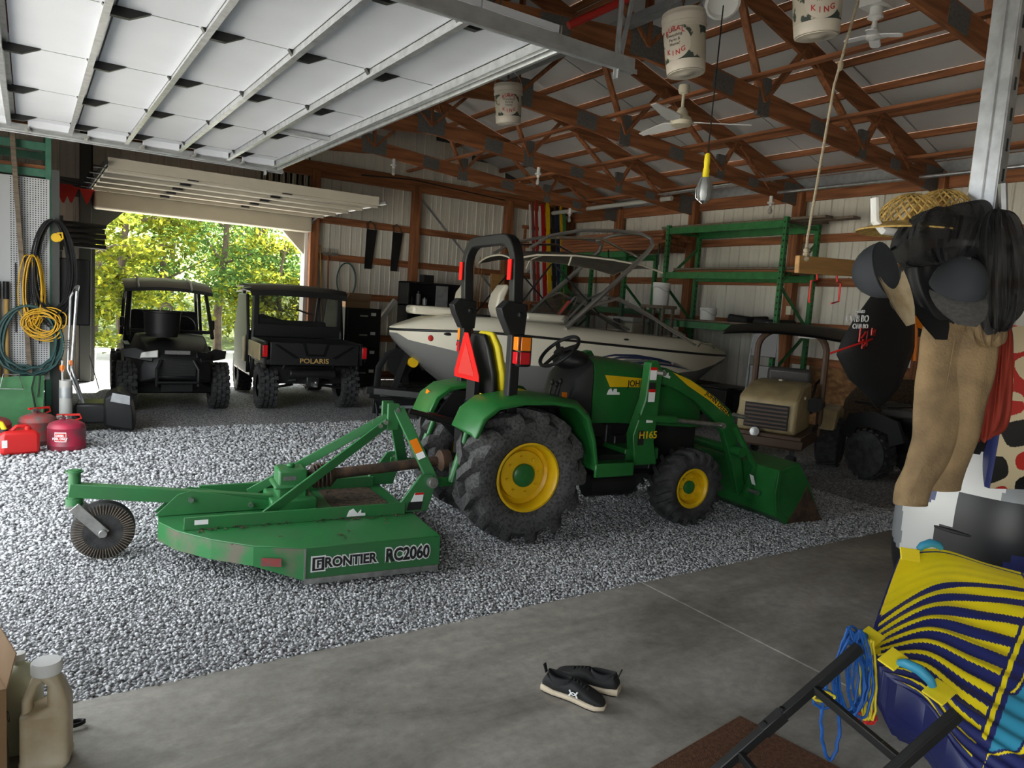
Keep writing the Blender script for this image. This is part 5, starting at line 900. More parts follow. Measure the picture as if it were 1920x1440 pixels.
# ---------------------------------------------------------------- shoes
def shoe(label,heel,toe,flip):
    d=Vector(toe)-Vector(heel); L=d.length; a=math.atan2(d.y,d.x)
    t=thing('running_shoe',label,'shoe',(heel[0],heel[1],0),a,'pair of running shoes')
    k=L/.31
    st=[(0.0,.030,.060,.0),(.02,.038,.098,0),(.06,.041,.095,0),(.11,.040,.085,.002),(.15,.041,.092,.003),(.19,.045,.082,.002),(.235,.048,.066,-.002),(.275,.043,.054,-.006),(.30,.028,.044,-.010),(.31,.012,.036,-.012)]
    def ring(x,w,z0,z1,y0,n=14,e=.62):
        r=[]
        for i in range(n):
            q=2*PI*i/n; c,s_=math.cos(q),math.sin(q); r.append(Vector((x*k,(y0*flip+w*math.copysign(abs(c)**e,c))*k,(z0+z1)/2*k+(z1-z0)/2*k*math.copysign(abs(s_)**e,s_))))
        return r
    m=MB(); m.loft([ring(x,w,.022,h if not .035<x<.125 else .070,y) for x,w,h,y in st]); m.build('upper',MT['shoe_black'],t,ang=70)
    m=MB()
    cl=[Vector(((.075+.062*math.cos(q))*k,.036*math.sin(q)*k,(.088+.014*abs(math.cos(q))**2*(1 if math.cos(q)<0 else .35))*k)) for q in np.linspace(0,2*PI,25)[:-1]]
    m.loft([[Vector((v.x,v.y*1.08,.055*k)) for v in cl],[v for v in cl],[Vector((v.x*.96+.003,v.y*.72,v.z+.002)) for v in cl],[Vector((v.x*.9+.008,v.y*.62,.045*k)) for v in cl]],True,False); m.build('collar',MT['cloth_black'],t,ang=70)
    m=MB(); m.loft([ring(x-(.006 if x<.01 else -.003 if x>.3 else 0),w+.006,.003+(.006 if x>.28 else 0),.030+(.008 if x<.06 else 0),y,16,.5) for x,w,h,y in st]); m.build('midsole',MT['sole'] if flip>0 else MT['sole'],t,ang=60)
    m=MB(); m.loft([ring(x,w+.001,0+(.012 if x>.29 else .0),.005+(.012 if x>.29 else 0),y,16,.5) for x,w,h,y in st]); m.build('outsole',MT['black_matte'],t)
    m=MB(); m.prism([(-.01,0),(.01,0),(.012,.04),(-.012,.04)],(.004*k,0,.082*k),(0,1,0),(-.35,0,1),.006); m.build('heel_tab',MT['cloth_black'],t,.002)
    m=MB()
    for i in range(5):
        x=(.142+.018*i)*k; z=(.094-.005*i)*k; m.tube([(x,-.024*k,z-.012),(x+.006,0,z+.004),(x+.010,.024*k,z-.012)],.0035,5); m.tube([(x+.01,-.024*k,z-.014),(x+.006,0,z+.002),(x,.024*k,z-.014)],.0035,5)
    m.build('laces',MT['black_matte'],t)
    # white crossed-arc mark on the outer side
    m=MB()
    for s_ in (-1,1):
        c=Vector((.170*k,-flip*(.0470)*k,.052*k)); m.tube([c+Vector((.020*u_*k,-flip*.003*k,s_*(.020*u_*u_-.006)*k)) for u_ in np.linspace(-1,1,9)],[.0042,.0038,.003,.0024,.002,.0024,.003,.0038,.0042],5)
    m.build('side_emblem',MT['letter_white'],t)
    return t
shoe('black running shoe with white side emblem, toe pointing to the door mat',(2.02,2.57),(2.155,2.29),1)
shoe('black running shoe turned the opposite way behind its mate',(2.30,2.37),(2.13,2.63),1)
# ---------------------------------------------------------------- door mat and leaning ladder frame
mtp=[at_z(1387,1348,0),at_z(1575,1447,0),at_z(1400,1560,0),at_z(1130,1438,0)]
a,b=mtp[0],mtp[3]; e1=(mtp[1]-a); e1.z=0; e2=(b-a); e2.z=0; e1.normalize(); e2=(e2-e1*e2.dot(e1)).normalized()
m=MB(); m.prism([(0,0),(.62,0),(.62,.95),(0,.95)],(a.x,a.y,.009),e1,e2,.018); tag(m.build('door_mat',MT['coir'],None,.004),'brown coir door mat on the concrete','door mat')
A1=at_z(1612,1213,.60); B1=at_z(1795,1338,.60)
A0=at_z(1345,1446,.13); dv=(A0-A1); dv=dv*(A1.z/(A1.z-A0.z)); A0=A1+dv; B0=B1+dv
ld=thing('steel_ladder','black square-tube steel ladder section leaning on the towable tube','ladder')
for p,q in ((A0,A1),(B0,B1)):
    m=MB(); m.beam(p,q,.035,.035); m.build('side_rail',MT['black_metal'],ld,.004)
    c=p+(q-p)*.52; m=MB(); m.beam(c-(q-p)*.055,c+(q-p)*.055,.042,.042); m.build('rail_sleeve',MT['black_metal'],ld,.003)
    n_=Vector((0,0,1)); 
    for f_ in (.475,.565): m=MB(); c=p+(q-p)*f_+Vector((0,0,.02)); m.cyl(c,c+Vector((0,0,.012)),.010,n=8); m.build('bolt',MT['black'],ld)
for f_ in (.0,.33,.74):
    m=MB(); m.beam(A0+(A1-A0)*f_+Vector((0,0,.0)),B0+(B1-B0)*f_,.022,.03); m.build('rung',MT['black_metal'],ld,.003)
# ---------------------------------------------------------------- towable tubes (printed fabric)
def grid_surface(ctrl,nu,nv):
    C=np.array([[list(p) for p in r] for r in ctrl]); R_,C_,_=C.shape
    def cat(P,t):
        n=len(P)-1; i=min(int(t*n),n-1); f=t*n-i; p0=P[max(i-1,0)];p1=P[i];p2=P[i+1];p3=P[min(i+2,n)]
        return .5*((2*p1)+(-p0+p2)*f+(2*p0-5*p1+4*p2-p3)*f*f+(-p0+3*p1-3*p2+p3)*f**3)
    rows=[[cat(C[r],u) for u in np.linspace(0,1,nu)] for r in range(R_)]; rows=np.array(rows)
    return np.array([[cat(rows[:,j],v) for j in range(nu)] for v in np.linspace(0,1,nv)])
def printed(name,S,colf,parent,thick):
    nv,nu,_=S.shape; V=[tuple(p) for r in S for p in r]; n0=len(V); c=S.reshape(-1,3).mean(0)
    V+=[tuple(thick(p,i/(nv-1),j/(nu-1))) for i,r in enumerate(S) for j,p in enumerate(r)]
    Fs=[];col=[]
    for i in range(nv-1):
        for j in range(nu-1):
            a=i*nu+j; Fs.append((a,a+1,a+nu+1,a+nu)); col.append(colf((j+.5)/(nu-1),(i+.5)/(nv-1)))
            a+=n0; Fs.append((a,a+nu,a+nu+1,a+1)); col.append((.015,.02,.10))
    edge=[i for i in range(nu)]+[k*nu+nu-1 for k in range(1,nv)]+[(nv-1)*nu+i for i in range(nu-2,-1,-1)]+[k*nu for k in range(nv-2,0,-1)]
    for k in range(len(edge)): a,b=edge[k],edge[(k+1)%len(edge)]; Fs.append((a,a+n0,b+n0,b)); col.append((.015,.02,.10))
    me=bpy.data.meshes.new(name); me.from_pydata(V,[],Fs); at=me.color_attributes.new('col','FLOAT_COLOR','CORNER'); arr=[]
    for p,c_ in zip(me.polygons,col): arr+=[*c_,1.]*p.loop_total
    at.data.foreach_set('color',arr); me.polygons.foreach_set('use_smooth',[True]*len(me.polygons)); me.set_sharp_from_angle(angle=R(60)); me.materials.append(MT['printed'])
    bm=bmesh.new(); bm.from_mesh(me); bmesh.ops.recalc_face_normals(bm,faces=bm.faces); bm.to_mesh(me); bm.free()
    o=bpy.data.objects.new(name,me); COL.objects.link(o); o.parent=parent; return o
NV,YL,LB=(.016,.022,.115),(.80,.64,.01),(.035,.27,.42)
tu=thing('towable_tube','yellow and navy striped towable tube with light blue handles','towable tube')
D=lambda x,y,d: at_d(x,y,d)
ctrl=[[D(1690,1032,3.62),D(1765,1030,3.65),D(1850,1056,3.5),D(1960,1085,3.3),D(2090,1120,3.05)],
      [D(1662,1105,3.5),D(1760,1075,3.5),D(1870,1100,3.3),D(1990,1150,3.05),D(2120,1210,2.8)],
      [D(1635,1190,3.18),D(1740,1160,3.2),D(1840,1210,3.0),D(1960,1290,2.75),D(2110,1380,2.5)],
      [D(1640,1235,2.98),D(1730,1250,2.95),D(1810,1330,2.75),D(1930,1430,2.5),D(2080,1530,2.3)],
      [D(1668,1275,2.92),D(1740,1325,2.8),D(1800,1420,2.6),D(1900,1520,2.4),D(2050,1640,2.15)]]
def tubecol(u,v):
    if u>.60+.10*(.5-v):
        w=u-(.60+.10*(.5-v))
        if w<.012: return NV
        if w<.03 and v<.8: return YL
        if w<.05: return NV
        s=math.sin(w*26+v*9)+.6*math.sin(v*21-w*8)
        if v<.16: return YL if w<.2 else NV
        if s>.12: return LB
        if s>-.08: return NV
        if s>-.25: return YL
        return NV
    vb=.40-.42*u
    if v<vb and u>.02: return YL if abs(v-.05)>.008 else NV
    if u<.06 and .55<v<.7: return YL
    t=(v-vb)/(.98-vb); ph=(t*11)%1; wd=.62*(1-t)*(.35+1.0*u) + .13
    if t<.93 and u>.03 and ph<min(.72,wd): return YL
    return NV
S=grid_surface(ctrl,320,250)
# piping wrinkle relief
for i in range(250):
    for j in range(320): S[i,j,2]+=.006*math.sin(i*.43+j*.06)*math.exp(-((i-167)/83)**2)
def th(p,v,u):
    e=min(u*5,(1-u)*5,v*4,(1-v)*4,1); q=np.array(p)
    q[2]=max(.03,q[2]-.12-.22*e); return q
printed('tube_cover',S,tubecol,tu,th)
def handle(pa,pb,bulge,name='handle'):
    mid=(pa+pb)/2+bulge; m=MB(); m.tube([pa,pa*.7+mid*.3+bulge*.3,mid,pb*.7+mid*.3+bulge*.3,pb],[.014,.019,.021,.019,.014],10); m.build(name,MT['tube_blue'] if 'tube_blue' in MT else mat('tube_blue',LB,.5),tu)
def patch(c,ex,ey,w,h):
    m=MB(); ez=ex.cross(ey).normalized(); m.prism([(-w,-h),(w,-h),(w,h),(-w,h)],c+ez*.006,ex,ey,.008); m.build('handle_patch',MT['yellow'],tu,.003)
nrm=Vector((-.3,-.45,.8)).normalized()
h1,h2=D(1682,1248,2.84),D(1745,1292,2.74); handle(h1+nrm*.02,h2+nrm*.02,nrm*.035)
ex=(h2-h1).normalized(); ey=nrm.cross(ex).normalized()
patch(D(1672,1240,2.86)+nrm*.01,ex,ey,.035,.05); patch(D(1758,1302,2.73)+nrm*.012,ex,ey,.04,.05)
h1,h2=D(1612,1202,3.1),D(1640,1188,3.1); patch(D(1632,1196,3.08)+nrm*.0,ex,ey,.04,.045)
handle(D(1604,1206,3.06),D(1622,1192,3.08),nrm*.01)
handle(D(1722,1030,3.6),D(1765,1028,3.6),Vector((0,0,.03)))
patch(D(1705,1040,3.55),Vector((.85,-.5,-.1)).normalized(),Vector((.2,.3,.9)).normalized(),.05,.03)
# second tube: black, white, grey and navy shards
t2=thing('towable_tube','black navy and white shard-patterned towable tube behind the striped one','towable tube')
c2=D(1880,985,4.35); c2.z=.66; seeds=[(Vector(rng.normal(size=3)).normalized(),k) for k in rng.integers(0,5,120)]
PAL=[(.60,.60,.58),(.22,.23,.24),NV,(.008,.008,.009),(.008,.008,.009)]
V=[];Fs=[];col=[];nu,nv=190,130
for i in range(nv+1):
    tt=PI*i/nv
    for j in range(nu):
        a=2*PI*j/nu; e=.72; cc=lambda x: math.copysign(abs(x)**e,x)
        V.append((c2.x+.62*cc(math.sin(tt))*cc(math.cos(a)),c2.y+.5*cc(math.sin(tt))*cc(math.sin(a)),c2.z+.63*cc(math.cos(tt))))
for i in range(nv):
    for j in range(nu):
        Fs.append((i*nu+j,(i+1)*nu+j,(i+1)*nu+(j+1)%nu,i*nu+(j+1)%nu)); tt=PI*(i+.5)/nv; a=2*PI*(j+.5)/nu
        d=Vector((math.sin(tt)*math.cos(a),math.sin(tt)*math.sin(a),math.cos(tt)*1.4)); best=max(seeds,key=lambda s_:s_[0].dot(d)); col.append(PAL[best[1]] if not(.0<math.cos(tt)<.3 and a>PI) else (.008,.008,.009))
me=bpy.data.meshes.new('tube_cover'); me.from_pydata(V,[],Fs); at=me.color_attributes.new('col','FLOAT_COLOR','CORNER'); arr=[]
for p,c_ in zip(me.polygons,col): arr+=[*c_,1.]*p.loop_total
at.data.foreach_set('color',arr); me.polygons.foreach_set('use_smooth',[True]*len(me.polygons)); me.materials.append(MT['printed']); o=bpy.data.objects.new('tube_cover',me); COL.objects.link(o); o.parent=t2
m=MB(); m.tube([c2+Vector((.62*math.cos(a),.5*math.sin(a),.05)) for a in np.linspace(0,2*PI,41)[:-1]],.012,6,True); m.build('seam_cord',BK,t2)
# third tube: beige, red and black print, standing on edge at the picture border
t3=thing('towable_tube','beige red and black printed tube hanging behind the red shirt','towable tube')
c3=D(1985,770,3.75); P3=[(.62,.52,.34),(.45,.02,.015),(.008,.008,.009)]
S3=np.array([[ (c3.x+.1*math.sin(v*PI)*.3+ (u-.5)*.62, c3.y-.28*(u-.5)-.10*math.sin(u*PI)*math.sin(v*PI), c3.z+.42-.84*v) for u in np.linspace(0,1,170)] for v in np.linspace(0,1,220)])
def col3(u,v):
    a=math.sin(u*17+v*9)+math.sin(v*23-u*6)
    if v<.45: return P3[1] if abs(a)<.45 else P3[0]
    return P3[2] if a>.35 else (P3[0] if a>-.9 else P3[1])
printed('tube_cover',S3,col3,t3,lambda p,v,u: np.array(p)+np.array([.10,.22,0])*min(1,5*min(u,1-u,v,1-v)+.15))
m=MB(); m.cyl(Vector((c3.x,c3.y+.05,c3.z+.4)),Vector((c3.x,c3.y+.05,4.25)),.006,n=6); m.build('hang_rope',MT['rope_tan'],t3)
# ---------------------------------------------------------------- blue tow rope bundle
rp=thing('tow_rope','blue and yellow braided tow rope bundle hanging off the ladder','rope'); rnd=random.Random(11)
def loop(cx,cy,w,h,d,mt,r=.0055,tw=0.):
    pts=[]
    for q in np.linspace(0,2*PI,30)[:-1]: pts.append(D(cx+w*math.cos(q)*(1-.45*max(0,math.sin(-q)))+rnd.uniform(-2,2),cy+h*math.sin(q),d+tw*math.cos(q)))
    m=MB(); m.tube(pts,r,6,True); m.build('rope_loop',MT[mt],rp)
for k in range(11): loop(1598+rnd.uniform(-16,18),1262+rnd.uniform(-8,14),22+rnd.uniform(-9,8),72+rnd.uniform(-12,14),2.94+rnd.uniform(-.05,.05),'rope_blue')
loop(1557,1345,17,80,2.9,'rope_blue',.007); loop(1545,1310,20,18,2.9,'rope_blue',.006); loop(1545,1306,20,9,2.89,'yellow',.005)
for k in range(3): loop(1622+6*k,1275,10,75,2.95,'yellow',.005)
for k in range(4): loop(1625+rnd.uniform(-14,14),1345,9,12,2.97,'red',.005)
m=MB(); m.ell(D(1598,1197,2.96),(.03,.03,.03)); m.build('knot',MT['rope_blue'],rp); m=MB(); m.tube([D(1598,1197,2.96),D(1612,1208,2.9),D(1618,1225,2.93)],.008,6); m.build('hang_strand',MT['rope_blue'],rp)
# ---------------------------------------------------------------- jugs and carton at the bottom-left
jg=thing('plastic_jug','dirty beige plastic jug with white screw cap on the slab','jug',at_z(88,1428,0),R(-12))
def jr(z,w,d,x0=0.,e=.35): 
    r=[]
    for i in range(20):
        q=2*PI*i/20; c,s_=math.cos(q),math.sin(q); r.append(Vector((x0+w*math.copysign(abs(c)**e,c),d*math.copysign(abs(s_)**e,s_),z)))
    return r
m=MB(); m.loft([jr(0,.072,.058),jr(.012,.08,.066),jr(.03,.081,.067),jr(.036,.078,.064),jr(.19,.078,.064),jr(.205,.078,.064)]); m.build('jug_body',MT['jug'],jg,ang=50)
m=MB(); m.loft([jr(.203,.078,.064),jr(.24,.036,.06,.042,.5),jr(.31,.026,.045,.03,.7),jr(.345,.042,.042,.0,1.)]); m.loft([jr(.203,.018,.03,-.058,.7),jr(.25,.017,.024,-.060,.8),jr(.31,.018,.024,-.036,.9),jr(.345,.042,.042,.0,1.)]); m.build('jug_shoulder',MT['jug'],jg,ang=60)
m=MB(); m.lathe([(.046,.345),(.05,.35),(.05,.385),(.046,.392),(.001,.393)],(0,0,0),(0,0,1),24); m.build('cap',MT['white'],jg)
j2=thing('clear_jug','pale translucent plastic jug between the carton and beige jug','jug',at_z(36,1398,0)); m=MB(); m.lathe([(.07,0),(.08,.02),(.08,.22),(.07,.27),(.05,.31),(.02,.33),(.018,.35)],(0,0,0),(0,0,1),24); m.build('jug_body',MT['jug_clear'],j2); m=MB(); m.lathe([(.022,.345),(.022,.37),(.001,.372)],(0,0,0),(0,0,1),16); m.build('cap',MT['white'],j2)
cb=thing('cardboard_carton','brown cardboard carton with black printing at the slab edge','box',at_z(-80,1470,0),R(12)); m=MB(); m.bx(-.17,.12,-.14,.14,0,.37); m.build('carton_body',MT['cardboard'],cb,.003); m=MB(); m.prism([(-.14,0),(.14,0),(.13,.12),(-.13,.12)],(.12,0,.37),(0,1,0),(.25,0,.95),.004); m.build('carton_flap',MT['cardboard'],cb)
text('carton_lettering','OUTDOOR',.055,MT['letter_black'],(.1215,-.03,.27),(0,1,0),(0,0,1),cb,ext=.0005); m=MB(); m.tube([(.122,-.1,.05),(.122,-.11,.13),(.122,-.08,.18),(.122,-.05,.12),(.122,-.06,.03)],.008,5); m.build('carton_print',MT['letter_black'],cb)
cp=at_z(150,1362,0); m=MB(); m.tube([(cp.x+.035*math.cos(q)-.02,cp.y+.02*math.sin(q),.012+.006*(q/6.28)) for q in np.linspace(0,4*PI,30)],.006,6); tag(m.build('cord_end',MT['black']),'small loop of black cord on the slab behind the jug','cord')
# ---------------------------------------------------------------- hanging post with hats and clothes
hp=thing('hanging_post','galvanised slotted post hanging from the roof framing','post'); b0,b1=D(1838,385,3.0),D(1890,0,3.0); b1=Vector((b0.x,b0.y,4.55)); m=MB()
m.box((b0+b1)/2,(.012,.1,b1.z-b0.z+.4)); m.box((b0+b1)/2+Vector((.03,-.05,0)),(.06,.012,b1.z-b0.z+.4)); m.box((b0+b1)/2+Vector((-.0,.0,0)),(.03,.012,b1.z-b0.z+.4)); m.build('channel',MT['galv'],hp)
m=MB()
for z in np.arange(b0.z,b1.z,.12): m.box((b0.x+.03,b0.y-.057,z),(.012,.004,.05))
m.build('slots',BK,hp)
m=MB(); m.bx(b0.x-.6,b0.x+.3,b0.y-.02,b0.y+.02,4.5,4.59); m.build('mount_board',MT['wood_x'],hp)
hk=thing('hat_rack','white tube hook rack fixed to the galvanised post','rack'); q0=D(1640,372,2.95); q1=D(1641,415,2.95); q2=D(1655,432,2.95); q3=D(1700,437,3.0)
m=MB(); m.tube([q0,q1,q2,q3,Vector((b0.x,b0.y-.08,q3.z))],.017,8); m.tube([Vector((b0.x,b0.y-.07,q3.z)),D(1890,470,2.9),D(1935,440,2.85),D(1935,400,2.85)],.017,8); m.build('hook_tube',MT['white'],hk); m=MB(); m.tube([D(1880,345,2.85),D(1882,420,2.85)],.016,6); m.build('hook_tube',MT['galv'],hk)
ch=thing('hanging_chain','rusty chain hanging beside the galvanised post','chain'); m=MB(); p0=D(1878,300,3.3)
for k in range(12):
    c=p0+Vector((0,0,-.035*k)); m.tube([c+Vector((.012*math.cos(q)*(k%2),.012*math.cos(q)*(1-k%2),.022*math.sin(q))) for q in np.linspace(0,2*PI,11)[:-1]],.004,5,True)
m.build('links',MT['rust'],ch); m=MB(); m.cyl(p0,Vector((p0.x,p0.y,4.5)),.004,n=5); m.build('hang_wire',MT['rust'],ch)
# navy cap with tan underbill
def frame(ex,ey): ex=Vector(ex).normalized(); ey=Vector(ey); ez=ex.cross(ey).normalized(); ey=ez.cross(ex); return Matrix((ex,ey,ez)).transposed()
def cap(label,c,ax,bill,mo,mi,mb_,rad=.095):
    t=thing('baseball_cap',label,'cap',c); Fm=frame(bill,ax)   # x: bill direction, y: crown axis
    def G(x,y,z): return Fm@Vector((x,y,z))
    def bowl(r,h,k=0): return [[G(r*math.cos(2*PI*j/24)*math.cos(i*PI/2/7)*1.08,h*math.sin(i*PI/2/7)-k,r*math.sin(2*PI*j/24)*math.cos(i*PI/2/7)) for j in range(24)] for i in range(7)]+[[G(.004*math.cos(2*PI*j/24),h-k,.004*math.sin(2*PI*j/24)) for j in range(24)]]
    m=MB(); m.loft(bowl(rad,.125)); m.build('crown',MT[mo],t,ang=70); m=MB(); m.loft([[v*.97 for v in r] for r in bowl(rad,.12,.002)],True,False); m.build('lining',MT[mi],t,ang=70)
    secs=[]; 
    for i in range(6):
        x=.06+.145*i/5; w=.10*math.sqrt(max(.02,1-(i/5.2)**2.6))
        secs.append([G(x-.05*(zz/.09)**2*(1 if i<5 else 0)+.02,-.012-.16*(zz)**2*6*.35-.005*i,zz) for zz in np.linspace(-w,w,9)])
    m=MB(); m.loft(secs,False); m.loft([[v+G(0,.006,0) for v in r] for r in secs],False); m.build('bill',MT[mb_],t,ang=70)
    m=MB(); m.ell(G(0,.125,0),(.008,.008,.008)); m.build('top_button',MT[mo],t)
    return t
cap('dark navy baseball cap hanging open with stained tan bill',D(1662,505,2.75),-CR*.62+_f*.72+CU*.2,-CU*.95+CR*.25,'cap_dark','cloth_black','cap_tan',.1)
m=MB(); _c=bpy.data.objects['baseball_cap']; _o=Vector(_c.location); m.tube([D(1700,437,3.0)-_o,D(1690,455,2.95)-_o,D(1668,470,2.80)-_o],.006,5); m.build('hang_strap',BK,_c)
cap('charcoal baseball cap with shiny bill hanging below the black netting',D(1795,540,2.8),CU*.85-_f*.15+CR*.1,-_f*.75-CU*.55-CR*.25,'cap_dark','cloth_black','plate',.1)
cap('black visor cap hanging behind the charcoal cap',D(1722,548,3.0),_f*.8+CU*.45-CR*.3,-CU*.9+CR*.1-_f*.3,'cloth_black','cloth_black','cloth_black',.085)
# straw hat with lattice crown and netting
sh=thing('straw_hat','golden straw hat with open weave on the hat rack','hat',D(1705,420,3.0)); m=MB()
for k in range(22):
    for s in (-1,1):
        pts=[]
        for i in range(9):
            f_=i/8*PI*.48; a=2*PI*k/22+s*f_*.7; pts.append((.125*math.cos(a)*math.cos(f_),.125*math.sin(a)*math.cos(f_),.12*math.sin(f_)))
        m.tube(pts,.0038,4)
m.build('woven_crown',MT['straw'],sh); m=MB(); m.lathe([(.125,.0),(.15,-.012),(.2,-.03),(.2,-.036),(.15,-.02),(.125,-.008)],(0,0,0),(0,0,1),30,False); m.build('brim',MT['straw'],sh)
sh2=dup(sh,D(1765,410,3.1),0,'second straw hat with netting half hidden behind the first')
def cloth(name,secs,mt,par,nz=.008,seed=0):
    r_=random.Random(seed); m=MB(); m.loft(secs,False); o=m.build(name,MT[mt],par,ang=80); return o
def px_cloth(rows,d0,wob,seed,n=40,back=.05):
    r_=random.Random(seed); ph=[r_.uniform(0,6.28) for _ in range(4)]; secs=[]
    for k,(x0,x1,y0,y1,dd) in enumerate(rows):
        row=[]
        for i in range(n):
            f_=i/(n-1); w_=wob*(math.sin(f_*13+k*.5+ph[0])+.7*math.sin(f_*27-k*.7+ph[1])+.4*math.sin(f_*44+k*1.1+ph[2])); row.append(D(x0+(x1-x0)*f_,y0+(y1-y0)*f_+(9*math.sin(f_*11+ph[3])+5*math.sin(f_*31+k)),d0+dd+w_-.04*math.sin(PI*f_)*back/.05))
        secs.append(row)
    out=[]
    for row in secs: out.append(row+[v+_f*(.05) for v in row[::-1]])
    return out
def garment(name,label,cat,rows,d0,mt,wob,seed,back=.05):
    t=thing(name,label,cat); m=MB(); m.loft(px_cloth(rows,d0,wob,seed,40,back)); o=m.build('fabric',MT[mt],t,ang=80); s_=o.modifiers.new('s','SUBSURF'); s_.levels=1; s_.render_levels=2; return t
garment('black_netting','black mesh netting draped over the hat rack','netting',[(1700,1858,400,372,0),(1682,1868,430,392,-.02),(1676,1862,455,430,-.04),(1690,1850,480,462,-.03),(1712,1835,500,488,0)],2.86,'net',.035,1)
garment('black_netting','long black mesh veil hanging down beside the galvanised post','netting',[(1855,1905,375,400,0),(1850,1930,450,450,-.02),(1845,1935,540,540,-.03),(1850,1925,600,590,-.02),(1860,1900,625,615,0)],2.8,'net',.03,2)
garment('dark_shirt','black shirt bundled between the hats','shirt',[(1690,1850,470,455,0),(1690,1852,520,520,-.02),(1712,1850,560,560,-.02),(1745,1845,600,610,0)],2.98,'cloth_black',.015,4)
pn=thing('work_pants','worn khaki work pants hanging by the waistband','pants')
def leg(rows,seed):
    rows=dense(rows); m=MB(); r_=random.Random(seed); secs=[]
    for k,(cx_,y_,w_) in enumerate(rows):
        ring=[]
        for i in range(36):
            q=2*PI*i/36; rr_=1+.09*mnoise.noise(Vector((math.cos(q)*1.1,math.sin(q)*1.1,k*.13+seed*7)))+.06*mnoise.noise(Vector((math.cos(q)*2.6+k*.12,math.sin(q)*2.6,k*.3+seed*3))); p=D(cx_+w_/2*math.cos(q)*rr_,y_,3.02); ring.append(p+_f*(.055*math.sin(q)*rr_+.02*math.sin(k*.25+seed)))
        secs.append(ring)
    m.loft(secs); return m
from mathutils import noise as mnoise
def dense(r):
    out=[]
    for i in range(len(r)-1):
        for j in range(4): f_=j/4; out.append(tuple(r[i][q]*(1-f_)+r[i+1][q]*f_ for q in range(3)))
    return out+[r[-1]]
o=leg([(1800,590,120),(1795,640,128),(1778,700,118),(1758,760,100),(1748,820,84),(1735,870,74),(1718,910,66),(1712,942,62),(1712,948,58)],1).build('pant_leg',MT['pants'],pn,ang=80); o.modifiers.new('s','SUBSURF').render_levels=2
o=leg([(1830,590,90),(1828,640,92),(1815,700,88),(1803,760,76),(1796,820,68),(1785,870,64),(1775,905,62),(1770,921,60)],2).build('pant_leg',MT['pants'],pn,ang=80); o.modifiers.new('s','SUBSURF').render_levels=2
m=MB(); m.tube([D(1790,640,2.955),D(1772,740,2.955),D(1745,840,2.962),D(1706,930,2.972)],.0018,5); m.build('side_seam',MT['pants'],pn)
garment('red_shirt','rust red shirt hanging beside the khaki pants','shirt',[(1838,1902,600,600,0),(1826,1902,660,655,-.02),(1812,1901,730,720,-.03),(1802,1899,790,770,-.02),(1800,1893,818,800,-.01),(1812,1880,830,822,0)],3.14,'cloth_red',.012,6)
garment('drawstring_pouch','olive pouch with drawstrings hanging above the red shirt','bag',[(1825,1890,598,600,0),(1825,1893,625,622,-.02),(1840,1885,650,645,0)],2.9,'pants',.01,8)
# ---------------------------------------------------------------- pegboard partition by the big door, with hung things
pb=thing('pegboard_panel','white pegboard panel fixed to an old green rack by the door','pegboard',(0,10.2,0)); m=MB(); m.bx(-.85,.20,0,.02,.55,2.88); m.build('board',MT['peg'],pb)
m=MB()
for i in range(14):
    for k in range(90):
        x=-.17+.0262*i; z=.62+.0252*k; m.box((x,-.001,z),(.011,.003,.011))
m.build('peg_holes',MT['black_matte'],pb)['kind']='stuff'
m=MB(); m.bx(.16,.22,.02,.1,0,3.6); m.bx(-.85,-.79,.02,.1,0,3.6); m.beam((-.85,.06,3.25),(.2,.06,3.25),.04,.09); m.beam((-.85,.06,2.95),(.2,.06,2.95),.04,.09); m.beam((-.85,.9,3.25),(.2,.9,3.25),.04,.09); m.bx(.16,.22,.86,.94,0,3.6); m.beam((.19,.06,.4),(.19,.9,1.3),.03,.04); m.build('rack_frame',MT['rack_green_old'],pb,.004)
m=MB(); m.beam((-.85,.1,2.98),(.2,.1,2.98),.04,.12); m.build('shelf_board',MT['wood_x'],pb)
m=MB(); m.bx(.22,.30,.0,.12,0,3.0); o=m.build('partition_post',MT['siding_dark'],pb)
m=MB(); m.bx(.23,.62,.06,.5,1.2,2.0); m.build('side_cabinet',MT['black_matte'],pb,.02)
t=thing('long_pole','weathered wooden pole leaning in front of the pegboard','pole',(0,10.1,0)); m=MB(); m.beam((.04,0,.0),(-.16,.0,3.45),.05,.055,(0,1,0)); m.build('shaft',MT['wood_grey'],t,.004)
for x,l_ in ((-.30,'tan-handled post driver leaning at the pegboard edge'),(-.22,'tan-handled tamper leaning beside the post driver')):
    t=thing('long_handle_tool',l_,'tool',(x,10.08,0)); m=MB(); m.cyl((0,0,0),(0,.05,1.5),.025); m.build('handle',MT['handle_tan'],t); m=MB(); m.cyl((0,.05,1.48),(0,.056,1.68),.03); m.build('grip',BK,t)
def coil(name,label,c,rx,rz,turns,r,mt,spread=.02,sag=.0,seed=1,hang=True):
    t=thing(name,label,'cable' if 'cord' in name else 'hose',c); r_=random.Random(seed)
    for k in range(turns):
        m=MB(); a,b=rx*(1+r_.uniform(-.16,.1)),rz*(1+r_.uniform(-.12,.06)); ox=r_.uniform(-spread,spread); oy=-.02-.012*k%.1
        m.tube([(ox+a*math.sin(q)*(1+.10*math.cos(q)*-1),oy+.01*math.sin(3*q),-b+b*math.cos(q)+sag*r_.uniform(-.5,.5)*(1-math.cos(q))) for q in np.linspace(0,2*PI,36)[:-1]],r,6,True); m.build('loop',MT[mt],t)
    return t
c=coil('extension_cord','thick black extension cord coil hung on the partition post',(.24,10.15,2.42),.19,.58,9,.011,'black',.03,.02,2)
